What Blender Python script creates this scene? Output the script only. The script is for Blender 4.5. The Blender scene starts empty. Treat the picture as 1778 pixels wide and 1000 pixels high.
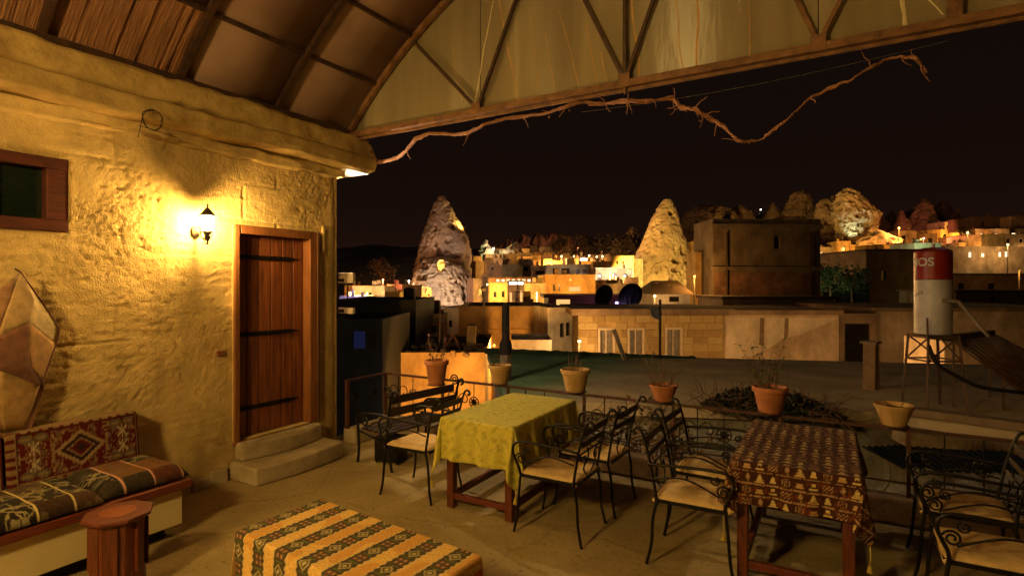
import bpy, math, random
import numpy as np
from mathutils import Vector, Matrix, noise as mnoise

random.seed(7)
np.random.seed(7)
scene = bpy.context.scene
COL = scene.collection

# ------------------------------------------------------------------ camera
F = 960.0            # focal length in photo pixels (photo 1778 x 1000)
HZ = 493.0           # horizon row
CH = 1.85            # eye height above the terrace
YAW = math.radians(30.2)
FW = Vector((-math.sin(YAW), math.cos(YAW), 0))
RT = Vector((math.cos(YAW), math.sin(YAW), 0))
CAM = Vector((0, 0, CH))
cam_data = bpy.data.cameras.new('camera')
cam = bpy.data.objects.new('camera', cam_data)
COL.objects.link(cam)
cam.location = CAM
cam.rotation_euler = (math.radians(90), 0, YAW)
cam_data.sensor_width = 36
cam_data.lens = 36 * F / 1778
cam_data.shift_y = -7 / 1778
cam_data.clip_start = 0.05
cam_data.clip_end = 2000
scene.camera = cam

# ------------------------------------------------------------------ night sky
world = bpy.data.worlds.new('World')
scene.world = world
world.use_nodes = True
wn, wl = world.node_tree.nodes, world.node_tree.links
wn.clear()
wout = wn.new('ShaderNodeOutputWorld')
sky = wn.new('ShaderNodeTexSky')
sky.sky_type = 'NISHITA'
sky.sun_disc = False
sky.sun_elevation = math.radians(-8)
sky.sun_rotation = math.radians(200)
bg1 = wn.new('ShaderNodeBackground')
bg1.inputs['Strength'].default_value = 0.03
wl.new(sky.outputs['Color'], bg1.inputs['Color'])
geo = wn.new('ShaderNodeNewGeometry')
sep = wn.new('ShaderNodeSeparateXYZ')
wl.new(geo.outputs['Incoming'], sep.inputs['Vector'])
absn = wn.new('ShaderNodeMath'); absn.operation = 'ABSOLUTE'
wl.new(sep.outputs['Z'], absn.inputs[0])
ramp = wn.new('ShaderNodeValToRGB')
ramp.color_ramp.elements[0].position = 0.0
ramp.color_ramp.elements[0].color = (0.0105, 0.0036, 0.0020, 1)
ramp.color_ramp.elements[1].position = 0.55
ramp.color_ramp.elements[1].color = (0.0027, 0.0017, 0.0013, 1)
em = ramp.color_ramp.elements.new(0.13); em.color = (0.0052, 0.0024, 0.0016, 1)
wl.new(absn.outputs[0], ramp.inputs['Fac'])
bg2 = wn.new('ShaderNodeBackground')
bg2.inputs['Strength'].default_value = 1.0
wl.new(ramp.outputs['Color'], bg2.inputs['Color'])
addw = wn.new('ShaderNodeAddShader')
wl.new(bg1.outputs[0], addw.inputs[0]); wl.new(bg2.outputs[0], addw.inputs[1])
wl.new(addw.outputs[0], wout.inputs['Surface'])

moon = bpy.data.lights.new('moon', 'SUN')
moon.energy = 0.012
moon.angle = math.radians(0.5)
moon.color = (0.85, 0.9, 1.0)
mo = bpy.data.objects.new('moon', moon)
mo.rotation_euler = (math.radians(50), 0, math.radians(160))
COL.objects.link(mo)

scene.view_settings.view_transform = 'Standard'
scene.view_settings.look = 'None'
scene.view_settings.exposure = 0.6
scene.view_settings.gamma = 1.0
scene.view_settings.use_curve_mapping = False
scene.render.engine = 'CYCLES'
scene.cycles.use_denoising = True
scene.cycles.max_bounces = 6
scene.cycles.diffuse_bounces = 3
scene.cycles.glossy_bounces = 3
scene.cycles.transparent_max_bounces = 12
scene.cycles.sample_clamp_indirect = 4.0

# ------------------------------------------------------------------ placing helpers
def P(px, py, t):
    """world point on the ray through photo pixel px,py at depth t"""
    return CAM + FW * t + RT * ((px - 889) / F * t) + Vector((0, 0, (HZ - py) / F * t))
def Pz(px, py, z):
    return P(px, py, F * (CH - z) / (py - HZ))
def Px(px, py, x):
    d = FW + RT * ((px - 889) / F)
    return P(px, py, x / d.x)
def Py(px, py, y):
    d = FW + RT * ((px - 889) / F)
    return P(px, py, y / d.y)

# ------------------------------------------------------------------ mesh helpers
class MB:
    def __init__(self):
        self.v, self.f = [], []
    def add(self, vs, fs):
        n = len(self.v)
        self.v += [tuple(p) for p in vs]
        self.f += [tuple(i + n for i in q) for q in fs]
        return self
    def box(self, x0, x1, y0, y1, z0, z1, jit=0.0):
        vs = [(x, y, z) for z in (z0, z1) for y in (y0, y1) for x in (x0, x1)]
        if jit:
            vs = [tuple(c + random.uniform(-jit, jit) for c in p) for p in vs]
        return self.add(vs, [(0, 2, 3, 1), (4, 5, 7, 6), (0, 1, 5, 4), (2, 6, 7, 3), (0, 4, 6, 2), (1, 3, 7, 5)])
    def bar(self, a, b, w, h):
        a, b = Vector(a), Vector(b)
        d = (b - a).normalized()
        s = d.cross(Vector((0, 0, 1)))
        if s.length < 1e-3:
            s = Vector((1, 0, 0))
        s.normalize()
        u = s.cross(d).normalized()
        vs = []
        for c in (a, b):
            for i, j in ((-1, -1), (1, -1), (1, 1), (-1, 1)):
                vs.append(c + s * (i * w / 2) + u * (j * h / 2))
        return self.add(vs, [(3, 2, 1, 0), (4, 5, 6, 7), (0, 1, 5, 4), (1, 2, 6, 5), (2, 3, 7, 6), (3, 0, 4, 7)])
    def tube(self, pts, r, seg=8, caps=True):
        pts = [Vector(p) for p in pts]
        n = len(pts)
        rs = r if isinstance(r, (list, tuple)) else [r] * n
        vs, fs = [], []
        up = None
        for i, p in enumerate(pts):
            d = (pts[min(i + 1, n - 1)] - pts[max(i - 1, 0)])
            if d.length < 1e-9:
                d = Vector((0, 0, 1))
            d.normalize()
            if up is None:
                up = Vector((0, 0, 1)) if abs(d.z) < 0.9 else Vector((1, 0, 0))
            s = d.cross(up)
            if s.length < 1e-4:
                s = d.cross(Vector((0.3, 1, 0.2)))
            s.normalize()
            u = s.cross(d).normalized()
            up = u
            for k in range(seg):
                a = 2 * math.pi * k / seg
                vs.append(p + (s * math.cos(a) + u * math.sin(a)) * rs[i])
        for i in range(n - 1):
            for k in range(seg):
                k2 = (k + 1) % seg
                fs.append((i * seg + k, i * seg + k2, (i + 1) * seg + k2, (i + 1) * seg + k))
        if caps:
            fs.append(tuple(range(seg - 1, -1, -1)))
            fs.append(tuple((n - 1) * seg + k for k in range(seg)))
        return self.add(vs, fs)
    def lathe(self, prof, c=(0, 0, 0), seg=20, wob=0.0, closed_ends=True):
        vs, fs = [], []
        n = len(prof)
        for i, (r, z) in enumerate(prof):
            for k in range(seg):
                a = 2 * math.pi * k / seg
                q = r * (1 + wob * math.sin(3 * a + i))
                vs.append((c[0] + q * math.cos(a), c[1] + q * math.sin(a), c[2] + z))
        for i in range(n - 1):
            for k in range(seg):
                k2 = (k + 1) % seg
                fs.append((i * seg + k, i * seg + k2, (i + 1) * seg + k2, (i + 1) * seg + k))
        if closed_ends:
            fs.append(tuple(range(seg - 1, -1, -1)))
            fs.append(tuple((n - 1) * seg + k for k in range(seg)))
        return self.add(vs, fs)
    def prism(self, poly, off):
        """poly: list of 3D points, extruded by vector off"""
        n = len(poly)
        off = Vector(off)
        vs = [Vector(p) for p in poly] + [Vector(p) + off for p in poly]
        fs = [tuple(range(n - 1, -1, -1)), tuple(range(n, 2 * n))]
        for i in range(n):
            j = (i + 1) % n
            fs.append((i, j, n + j, n + i))
        return self.add(vs, fs)
    def shift(self, d):
        self.v = [(p[0] + d[0], p[1] + d[1], p[2] + d[2]) for p in self.v]
        return self
    def build(self, name, mat, parent=None, smooth=False, bevel=0.0, world=False):
        if world and parent is not None:
            inv = base_of(parent)
            self.v = [tuple(inv @ Vector(p)) for p in self.v]
        me = bpy.data.meshes.new(name)
        me.from_pydata(self.v, [], self.f)
        me.materials.append(mat)
        if smooth:
            me.polygons.foreach_set('use_smooth', [True] * len(me.polygons))
        me.update()
        o = bpy.data.objects.new(name, me)
        COL.objects.link(o)
        if parent is not None:
            o.parent = parent
        if smooth and smooth != 'all':
            m = o.modifiers.new('edge', 'EDGE_SPLIT'); m.split_angle = math.radians(38)
        if bevel:
            b = o.modifiers.new('bevel', 'BEVEL'); b.width = bevel; b.segments = 2; b.limit_method = 'ANGLE'
        return o

def base_of(o):
    """inverse world matrix of a thing (parts keep an identity transform)"""
    while o.parent is not None:
        o = o.parent
    return (Matrix.Translation(o.location) @ o.rotation_euler.to_matrix().to_4x4()).inverted()

def thing(name, label, cat, loc=(0, 0, 0), rotz=0.0, group=None):
    o = bpy.data.objects.new(name, None)
    COL.objects.link(o)
    o.empty_display_size = 0.1
    o.location = loc
    o.rotation_euler = (0, 0, rotz)
    return tag(o, label, cat, group)
def tag(o, label, cat, group=None, kind=None):
    o['label'] = label
    o['category'] = cat
    if group: o['group'] = group
    if kind: o['kind'] = kind
    return o
def structure(o, label=None, kind='structure'):
    o['kind'] = kind
    if label: o['label'] = label
    return o
def copy_tree(o, parent=None):
    c = o.copy()
    COL.objects.link(c)
    c.parent = parent
    for ch in list(o.children):
        copy_tree(ch, c)
    return c

def grid_mesh(name, pos, mat, parent=None, colors=None, smooth=True, mask=None):
    """pos: (n,m,3) array -> quad grid object; colors (n,m,3) -> attribute 'pat'"""
    n, m = pos.shape[:2]
    idx = np.arange(n * m).reshape(n, m)
    q = np.stack([idx[:-1, :-1], idx[1:, :-1], idx[1:, 1:], idx[:-1, 1:]], -1)
    if mask is not None:
        q = q[mask]
    q = q.reshape(-1, 4)
    me = bpy.data.meshes.new(name)
    me.vertices.add(n * m)
    me.vertices.foreach_set('co', pos.reshape(-1).astype(np.float32))
    me.loops.add(len(q) * 4)
    me.polygons.add(len(q))
    me.loops.foreach_set('vertex_index', q.reshape(-1).astype(np.int32))
    me.polygons.foreach_set('loop_start', np.arange(0, len(q) * 4, 4, dtype=np.int32))
    me.polygons.foreach_set('use_smooth', np.full(len(q), bool(smooth)))
    me.update(calc_edges=True)
    if colors is not None:
        at = me.attributes.new('pat', 'FLOAT_COLOR', 'POINT')
        rgba = np.ones((n * m, 4), np.float32)
        rgba[:, :3] = colors.reshape(-1, 3)
        at.data.foreach_set('color', rgba.reshape(-1))
    me.materials.append(mat)
    o = bpy.data.objects.new(name, me)
    COL.objects.link(o)
    if parent is not None:
        o.parent = parent
    return o

# numpy value noise
_PERM = np.random.RandomState(3).rand(256, 256).astype(np.float64)
def vnoise(x, y):
    xi, yi = np.floor(x).astype(int), np.floor(y).astype(int)
    fx, fy = x - xi, y - yi
    fx = fx * fx * (3 - 2 * fx); fy = fy * fy * (3 - 2 * fy)
    g = lambda a, b: _PERM[a & 255, b & 255]
    return (g(xi, yi) * (1 - fx) + g(xi + 1, yi) * fx) * (1 - fy) + (g(xi, yi + 1) * (1 - fx) + g(xi + 1, yi + 1) * fx) * fy
def fbm(x, y, oct=5, gain=0.5):
    s, a, tot = 0, 1.0, 0
    for i in range(oct):
        s = s + a * vnoise(x * 2 ** i + 17.3 * i, y * 2 ** i + 5.1 * i)
        tot += a
        a *= gain
    return s / tot

# ------------------------------------------------------------------ materials
MATS = {}
def M(key, c1, c2=None, rough=0.75, scale=6.0, bump=0.15, bscale=30.0, metal=0.0, spec=0.4, stretch=(1, 1, 1), coat=0.0, lo=0.35, hi=0.65, coord='Object', sheen=0.0, grime=0.0):
    if key in MATS:
        return MATS[key]
    m = bpy.data.materials.new(key)
    m.use_nodes = True
    N, L = m.node_tree.nodes, m.node_tree.links
    b = N['Principled BSDF']
    b.inputs['Roughness'].default_value = rough
    b.inputs['Metallic'].default_value = metal
    b.inputs['Specular IOR Level'].default_value = spec
    b.inputs['Coat Weight'].default_value = coat
    b.inputs['Sheen Weight'].default_value = sheen
    if c2 is None:
        c2 = tuple(x * 0.7 for x in c1)
    tc = N.new('ShaderNodeTexCoord')
    mp = N.new('ShaderNodeMapping')
    mp.inputs['Scale'].default_value = stretch
    if coord == 'World':
        g = N.new('ShaderNodeNewGeometry'); L.new(g.outputs['Position'], mp.inputs['Vector'])
    else:
        L.new(tc.outputs[coord], mp.inputs['Vector'])
    n1 = N.new('ShaderNodeTexNoise')
    n1.inputs['Scale'].default_value = scale
    n1.inputs['Detail'].default_value = 8
    n1.inputs['Roughness'].default_value = 0.62
    L.new(mp.outputs[0], n1.inputs['Vector'])
    r = N.new('ShaderNodeValToRGB')
    r.color_ramp.elements[0].position = lo
    r.color_ramp.elements[1].position = hi
    r.color_ramp.elements[0].color = (*c2, 1)
    r.color_ramp.elements[1].color = (*c1, 1)
    L.new(n1.outputs['Fac'], r.inputs['Fac'])
    src = r.outputs['Color']
    if grime:
        m3 = N.new('ShaderNodeMapping'); m3.inputs['Scale'].default_value = (1.0, 1.0, 0.6)
        L.new(mp.outputs[0], m3.inputs['Vector'])
        n3 = N.new('ShaderNodeTexNoise'); n3.inputs['Scale'].default_value = 1.1; n3.inputs['Detail'].default_value = 9; n3.inputs['Roughness'].default_value = 0.7
        L.new(m3.outputs[0], n3.inputs['Vector'])
        mr = N.new('ShaderNodeMapRange'); mr.inputs['From Min'].default_value = 0.38; mr.inputs['From Max'].default_value = 0.62
        mr.inputs['To Min'].default_value = 1 - grime; mr.inputs['To Max'].default_value = 1.12
        L.new(n3.outputs['Fac'], mr.inputs['Value'])
        sc = N.new('ShaderNodeVectorMath'); sc.operation = 'SCALE'
        L.new(src, sc.inputs[0]); L.new(mr.outputs[0], sc.inputs['Scale'])
        src = sc.outputs[0]
    L.new(src, b.inputs['Base Color'])
    if bump:
        n2 = N.new('ShaderNodeTexNoise')
        n2.inputs['Scale'].default_value = bscale
        n2.inputs['Detail'].default_value = 6
        L.new(mp.outputs[0], n2.inputs['Vector'])
        bp = N.new('ShaderNodeBump')
        bp.inputs['Strength'].default_value = bump
        bp.inputs['Distance'].default_value = 0.02
        L.new(n2.outputs['Fac'], bp.inputs['Height'])
        L.new(bp.outputs[0], b.inputs['Normal'])
    MATS[key] = m
    return m

def MA(key, rough=0.9, bump=0.3, bscale=400, sheen=0.2, mottling=0.25):
    """woven cloth: colour from the mesh attribute 'pat' with thread relief"""
    m = bpy.data.materials.new(key)
    m.use_nodes = True
    N, L = m.node_tree.nodes, m.node_tree.links
    b = N['Principled BSDF']
    b.inputs['Roughness'].default_value = rough
    b.inputs['Specular IOR Level'].default_value = 0.15
    b.inputs['Sheen Weight'].default_value = sheen * 0.15
    at = N.new('ShaderNodeAttribute'); at.attribute_name = 'pat'
    tc = N.new('ShaderNodeTexCoord')
    n1 = N.new('ShaderNodeTexNoise'); n1.inputs['Scale'].default_value = 90; n1.inputs['Detail'].default_value = 5
    L.new(tc.outputs['Object'], n1.inputs['Vector'])
    mr = N.new('ShaderNodeMapRange')
    mr.inputs['To Min'].default_value = 1 - mottling; mr.inputs['To Max'].default_value = 1 + mottling
    mr.inputs['From Min'].default_value = 0.3; mr.inputs['From Max'].default_value = 0.7
    L.new(n1.outputs['Fac'], mr.inputs['Value'])
    mx = N.new('ShaderNodeVectorMath'); mx.operation = 'SCALE'
    L.new(at.outputs['Color'], mx.inputs[0]); L.new(mr.outputs[0], mx.inputs['Scale'])
    L.new(mx.outputs[0], b.inputs['Base Color'])
    n2 = N.new('ShaderNodeTexNoise'); n2.inputs['Scale'].default_value = bscale
    L.new(tc.outputs['Object'], n2.inputs['Vector'])
    bp = N.new('ShaderNodeBump'); bp.inputs['Strength'].default_value = bump; bp.inputs['Distance'].default_value = 0.004
    L.new(n2.outputs['Fac'], bp.inputs['Height']); L.new(bp.outputs[0], b.inputs['Normal'])
    MATS[key] = m
    return m

def ME(key, col, strength):
    if key in MATS:
        return MATS[key]
    m = bpy.data.materials.new(key)
    m.use_nodes = True
    N, L = m.node_tree.nodes, m.node_tree.links
    N.clear()
    o = N.new('ShaderNodeOutputMaterial'); e = N.new('ShaderNodeEmission')
    e.inputs['Color'].default_value = (*col, 1); e.inputs['Strength'].default_value = strength
    L.new(e.outputs[0], o.inputs['Surface'])
    MATS[key] = m
    return m

def glass_mat(key, tint=(1, 1, 1), gloss=0.08, rough=0.1):
    m = bpy.data.materials.new(key)
    m.use_nodes = True
    N, L = m.node_tree.nodes, m.node_tree.links
    N.clear()
    o = N.new('ShaderNodeOutputMaterial'); mx = N.new('ShaderNodeMixShader')
    t = N.new('ShaderNodeBsdfTransparent'); g = N.new('ShaderNodeBsdfGlossy')
    t.inputs['Color'].default_value = (*tint, 1); g.inputs['Roughness'].default_value = rough
    mx.inputs['Fac'].default_value = gloss
    L.new(t.outputs[0], mx.inputs[1]); L.new(g.outputs[0], mx.inputs[2]); L.new(mx.outputs[0], o.inputs['Surface'])
    MATS[key] = m
    return m

iron = M('wrought_iron', (0.022, 0.018, 0.015), (0.010, 0.008, 0.007), rough=0.42, scale=25, bump=0.25, bscale=90, metal=0.6, spec=0.5)
iron_old = M('old_iron', (0.05, 0.025, 0.015), (0.02, 0.012, 0.01), rough=0.6, scale=20, bump=0.3, bscale=80, metal=0.4)
rail_paint = M('railing_paint', (0.10, 0.035, 0.022), (0.045, 0.02, 0.014), rough=0.55, scale=18, bump=0.3, bscale=70)
wood_red = M('red_stained_wood', (0.17, 0.042, 0.017), (0.07, 0.018, 0.009), rough=0.4, scale=7, bump=0.15, bscale=30, stretch=(9, 9, 1), coat=0.25)
wood_red_h = M('red_stained_wood_along', (0.17, 0.035, 0.018), (0.09, 0.02, 0.01), rough=0.45, scale=7, bump=0.15, bscale=30, stretch=(9, 1, 9), coat=0.15)
door_wood = M('door_planks_wood', (0.24, 0.075, 0.022), (0.10, 0.028, 0.010), rough=0.5, scale=5, bump=0.25, bscale=26, stretch=(7, 7, 0.6), coat=0.12)
frame_wood = M('door_frame_wood', (0.30, 0.115, 0.035), (0.16, 0.058, 0.018), rough=0.48, scale=5, bump=0.2, bscale=26, stretch=(7, 7, 0.7), coat=0.12)
win_wood = M('window_frame_wood', (0.12, 0.028, 0.014), (0.05, 0.013, 0.008), rough=0.5, scale=6, bump=0.2, bscale=30, stretch=(6, 1, 6))
plaster = M('yellow_stone_plaster', (0.74, 0.54, 0.225), (0.52, 0.36, 0.135), rough=0.92, scale=2.2, bump=0.5, bscale=75, spec=0.15, coord='World', lo=0.3, hi=0.7, grime=0.40)
cornice_m = M('cornice_concrete', (0.55, 0.39, 0.15), (0.33, 0.22, 0.08), rough=0.95, scale=3.5, bump=0.6, bscale=22, spec=0.1, coord='World')
soffit_m = M('white_soffit', (0.75, 0.76, 0.78), (0.6, 0.6, 0.6), rough=0.9, bump=0.2)
step_m = M('step_stone', (0.46, 0.37, 0.23), (0.31, 0.24, 0.14), rough=0.9, scale=5, bump=0.4, bscale=30, spec=0.15)
floor_m = M('terrace_concrete', (0.42, 0.32, 0.15), (0.23, 0.17, 0.075), rough=0.82, scale=1.3, bump=0.35, bscale=18, spec=0.25, coord='World', lo=0.28, hi=0.72)
fn, fl2 = floor_m.node_tree.nodes, floor_m.node_tree.links
fb = fn['Principled BSDF']
prev = fb.inputs['Base Color'].links[0].from_socket
fg = fn.new('ShaderNodeNewGeometry')
fz = fn.new('ShaderNodeTexNoise'); fz.inputs['Scale'].default_value = 2.2; fz.inputs['Detail'].default_value = 6
fl2.new(fg.outputs['Position'], fz.inputs['Vector'])
fa = fn.new('ShaderNodeVectorMath'); fa.operation = 'MULTIPLY_ADD'; fa.inputs[1].default_value = (0.35, 0.35, 0.0)
fl2.new(fz.outputs['Color'], fa.inputs[0]); fl2.new(fg.outputs['Position'], fa.inputs[2])
fv = fn.new('ShaderNodeTexVoronoi'); fv.feature = 'DISTANCE_TO_EDGE'; fv.inputs['Scale'].default_value = 0.95
fl2.new(fa.outputs[0], fv.inputs['Vector'])
fm = fn.new('ShaderNodeMapRange'); fm.inputs['From Max'].default_value = 0.014; fm.inputs['To Min'].default_value = 0.78
fl2.new(fv.outputs['Distance'], fm.inputs['Value'])
fs_ = fn.new('ShaderNodeTexNoise'); fs_.inputs['Scale'].default_value = 30; fs_.inputs['Detail'].default_value = 4
fl2.new(fg.outputs['Position'], fs_.inputs['Vector'])
fr_ = fn.new('ShaderNodeMapRange'); fr_.inputs['From Min'].default_value = 0.3; fr_.inputs['From Max'].default_value = 0.42; fr_.inputs['To Min'].default_value = 0.6
fl2.new(fs_.outputs['Fac'], fr_.inputs['Value'])
fq = fn.new('ShaderNodeMath'); fq.operation = 'MULTIPLY'; fl2.new(fm.outputs[0], fq.inputs[0]); fl2.new(fr_.outputs[0], fq.inputs[1])
fx = fn.new('ShaderNodeVectorMath'); fx.operation = 'SCALE'; fl2.new(prev, fx.inputs[0]); fl2.new(fq.outputs[0], fx.inputs['Scale'])
fl2.new(fx.outputs[0], fb.inputs['Base Color'])
pot_m = M('terracotta', (0.52, 0.20, 0.08), (0.36, 0.13, 0.05), rough=0.85, scale=9, bump=0.3, bscale=50)
pot_pale = M('pale_clay', (0.55, 0.36, 0.14), (0.42, 0.25, 0.09), rough=0.85, scale=9, bump=0.3, bscale=50)
soil_m = M('soil', (0.05, 0.03, 0.018), rough=1.0, bump=1.0, bscale=60)
twig_m = M('dry_twig', (0.22, 0.12, 0.06), (0.10, 0.05, 0.03), rough=0.9, bump=0.5, bscale=60)
vine_m = M('vine_bark', (0.36, 0.17, 0.09), (0.20, 0.09, 0.05), rough=0.9, bump=0.8, bscale=70)
leaf_m = M('dusty_leaf', (0.09, 0.11, 0.03), (0.05, 0.06, 0.02), rough=0.7, bump=0.1)
pad_m = M('beige_seat_pad', (0.78, 0.56, 0.26), (0.58, 0.40, 0.17), rough=0.95, scale=9, bump=0.5, bscale=120, spec=0.1, sheen=0.0)
cream_panel = M('cream_painted_board', (0.62, 0.52, 0.28), (0.52, 0.42, 0.21), rough=0.6, scale=2.5, bump=0.1)
tassel_m = M('yellow_tassel', (0.60, 0.48, 0.10), (0.45, 0.33, 0.06), rough=0.95, bump=0.6, bscale=200)

# ================================================================== TERRACE FLOOR AND GROUND
XW = -4.96           # face of the stone house
YC = 4.53            # far corner of the stone house
YR = 5.20            # railing line
XE = 3.9             # far right end of the terrace

def slab_grid(x0, x1, y0, y1, step, amp):
    xs = np.arange(x0, x1 + 1e-6, step); ys = np.arange(y0, y1 + 1e-6, step)
    X, Y = np.meshgrid(xs, ys, indexing='ij')
    Z = amp * (fbm(X * 1.7 + 40, Y * 1.7 + 40, 4) - 0.5)
    return np.stack([X, Y, Z], -1)
fl = grid_mesh('terrace_floor', slab_grid(XW - 0.02, XE, -4.0, YR - 0.04, 0.06, 0.012), floor_m)
structure(fl, 'worn tan concrete floor of the roofed terrace')
tb = MB(); tb.box(XW - 0.3, XE + 0.15, -4.0, YR + 0.12, -4.2, -0.012)
structure(tb.build('terrace_base', M('terrace_side', (0.40, 0.31, 0.19), rough=0.95, bump=0.5, coord='World')), 'masonry block that carries the terrace')
kb = MB()
kb.box(XW + 0.004, XW + 0.2, YC + 0.06, YR - 0.041, 0.0, 0.17)
structure(kb.build('kerb', step_m, bevel=0.02), 'short stone kerb below the railing beside the house corner')
pw = MB(); pw.box(XW + 0.0, XE, YR - 0.04, YR + 0.12, 0.0, 0.20)
pwo = pw.build('parapet', M('parapet_stone', (0.42, 0.31, 0.17), (0.26, 0.18, 0.1), rough=0.95, scale=4, bump=0.5, coord='World'), bevel=0.02)
tag(pwo, 'low stone parapet under the iron railing along the terrace edge', 'parapet')

# ================================================================== STONE HOUSE WITH DOOR
H0 = Vector((XW, 2.5, 0))
house = thing('stone_house', 'rough yellow plastered stone house with wooden door and heavy cornice', 'house', H0)
DOOR = (3.215, 4.185, 0.34, 2.42)          # y0,y1,z0,z1
WIN = (1.18, 1.906, 2.235, 2.775)
ZT = 3.17
ys = np.unique(np.round(np.concatenate([np.arange(-3.9, 1.0, 0.04), np.arange(1.0, YC, 0.0135), [YC], DOOR[:2], WIN[:2]]), 4))
zs = np.unique(np.round(np.concatenate([np.arange(0, ZT, 0.0135), [ZT], DOOR[2:], WIN[2:]]), 4))
Yg, Zg = np.meshgrid(ys, zs, indexing='ij')
d = 0.022 * (fbm(Yg * 1.6 + 3, Zg * 1.6, 3) - 0.5)
d += 0.008 * (fbm(Yg * 7 + 9, Zg * 9 + 4, 4) - 0.5)
# smeared, tooled plaster: streaks running along the courses
streak = fbm(Yg * 5 + 2 * fbm(Yg * 2, Zg * 3, 3), Zg * 34 + 3 * fbm(Yg * 3, Zg * 2, 2), 4)
d += 0.011 * (streak - 0.5) * np.clip(1.6 - np.abs(Zg - 1.5) / 1.5, 0.3, 1)
# courses of big blocks, only half showing through the plaster
cz = 0.36
row = np.floor((Zg + 0.05) / cz)
off = np.where(row % 2 == 0, 0.0, 0.37)
jz = np.abs((Zg + 0.05) / cz - np.round((Zg + 0.05) / cz)) * cz
jy = np.abs((Yg + off) / 0.74 - np.round((Yg + off) / 0.74)) * 0.74
show = np.clip((fbm(Yg * 1.1 + 70, Zg * 1.3 + 20, 3) - 0.46) * 7, 0, 1)
d -= 0.013 * show * np.exp(-(np.minimum(jz, jy) / 0.010) ** 2)
# broken, lumpy patch between the window and the lamp and chips below the cornice
rough_zone = np.exp(-((Yg - 2.2) / 0.42) ** 2 - ((Zg - 2.35) / 0.5) ** 2) + 0.8 * np.exp(-((Yg - 4.25) / 0.3) ** 2 - ((Zg - 2.85) / 0.25) ** 2) + 0.35
lump = fbm(Yg * 22 + 31 + 2.5 * fbm(Yg * 4, Zg * 4 + 9, 3), Zg * 30 + 7 + 2.5 * fbm(Yg * 4 + 60, Zg * 5, 3), 5, 0.6)
crease = np.exp(-(np.abs(lump - 0.5) / 0.035) ** 2)
d += np.clip(rough_zone, 0, 1) * (0.013 * (lump - 0.5) - 0.012 * crease * (fbm(Yg * 3 + 11, Zg * 3 + 5, 3) > 0.45))
pit = fbm(Yg * 26 + 8, Zg * 26 + 3, 2)
d -= 0.012 * np.clip((pit - 0.72) * 8, 0, 1) * np.clip(rough_zone + 0.2, 0, 1)
# irregular corner of the wall
cornerw = np.clip((Yg - (YC - 0.12)) / 0.12, 0, 1)
crk = fbm(Yg * 1.3 + 90 + 0.35 * fbm(Yg * 9, Zg * 9, 3), Zg * 1.1 + 40 + 0.35 * fbm(Yg * 8 + 5, Zg * 8, 3), 3)
d -= 0.009 * np.exp(-(np.abs(crk - 0.47) / 0.0045) ** 2) * (fbm(Yg * 2 + 4, Zg * 2 + 8, 2) > 0.42)
grit = fbm(Yg * 60 + 3, Zg * 60 + 8, 3, 0.7)
d += 0.006 * (grit - 0.5)
d -= cornerw ** 2 * (0.03 + 0.04 * fbm(Yg * 0 + 3, Zg * 5, 3))
ymid = (ys[:-1] + ys[1:]) / 2; zmid = (zs[:-1] + zs[1:]) / 2
ym, zm = np.meshgrid(ymid, zmid, indexing='ij')
inside = lambda R: (ym > R[0]) & (ym < R[1]) & (zm > R[2]) & (zm < R[3])
mask = ~(inside(DOOR) | inside(WIN))
pos = np.stack([XW + d - H0.x, Yg - H0.y, Zg], -1)
grid_mesh('wall', pos, plaster, house, mask=mask)
hb = MB()
# far end wall, back volume, reveals of the openings
zz = np.arange(0, ZT + 0.01, 0.1)
hb.box(-9.0, XW - 0.10, -4.0, YC - 0.02, -4.2, ZT)
for R in (DOOR, WIN):
    y0, y1, z0, z1 = R
    for a, b in (((y0, z0), (y0, z1)), ((y0, z1), (y1, z1)), ((y1, z1), (y1, z0)), ((y1, z0), (y0, z0))):
        hb.add([(XW + 0.02, a[0], a[1]), (XW + 0.02, b[0], b[1]), (XW - 0.12, b[0], b[1]), (XW - 0.12, a[0], a[1])], [(0, 1, 2, 3)])
hb.box(XW - 0.12, XW - 0.02, YC - 0.05, YC - 0.015, -4.2, ZT)
hb.build('house_core', plaster, house, world=True)
# lower wall below the terrace (seen from the side)
# ---- cornice: lower course, upper coping with its own rough edge, white soffit
def rough_block(name, x1, y0, y1, z0, z1, mat, seed, amp=0.02, xb=-9.0):
    n, ring = int((y1 - y0) / 0.05), []
    prof = [(xb, z0), (x1 - 0.09, z0), (x1, z0 + 0.015)] + [(x1, z0 + (z1 - z0) * k / 6) for k in range(1, 6)] + [(x1 - 0.015, z1), (x1 - 0.3, z1), (xb, z1)]
    Yv = np.linspace(y0, y1, n)
    A = np.zeros((n, len(prof), 3))
    for i, y in enumerate(Yv):
        for j, (x, z) in enumerate(prof):
            w = 0 if j in (0, len(prof) - 1) else 1
            k = mnoise.fractal(Vector((x * 2 + seed, y * 4, z * 9)), 0.9, 2.0, 4) * amp * w
            kz = mnoise.fractal(Vector((x * 2, y * 3 + seed, 7.7)), 0.9, 2.0, 4) * amp * w
            A[i, j] = (x + k - H0.x, y - H0.y + (k * 1.5 if i in (0, n - 1) else 0), z + (kz if j >= len(prof) - 3 or j <= 2 else kz * 0.3))
    o = grid_mesh(name, A, mat, house)
    cap = MB()
    for i in (0, n - 1):
        vs = [tuple(p) for p in A[i]]
        cap.add(vs, [tuple(range(len(vs))) if i else tuple(range(len(vs) - 1, -1, -1))])
    cap.build(name + '_end', mat, o)
    return o
rough_block('cornice', XW + 0.24, -4.0, 4.88, 3.175, 3.345, cornice_m, 1.0, 0.022)
rough_block('coping', XW + 0.205, -4.0, 4.85, 3.352, 3.56, cornice_m, 9.0, 0.03)
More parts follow.
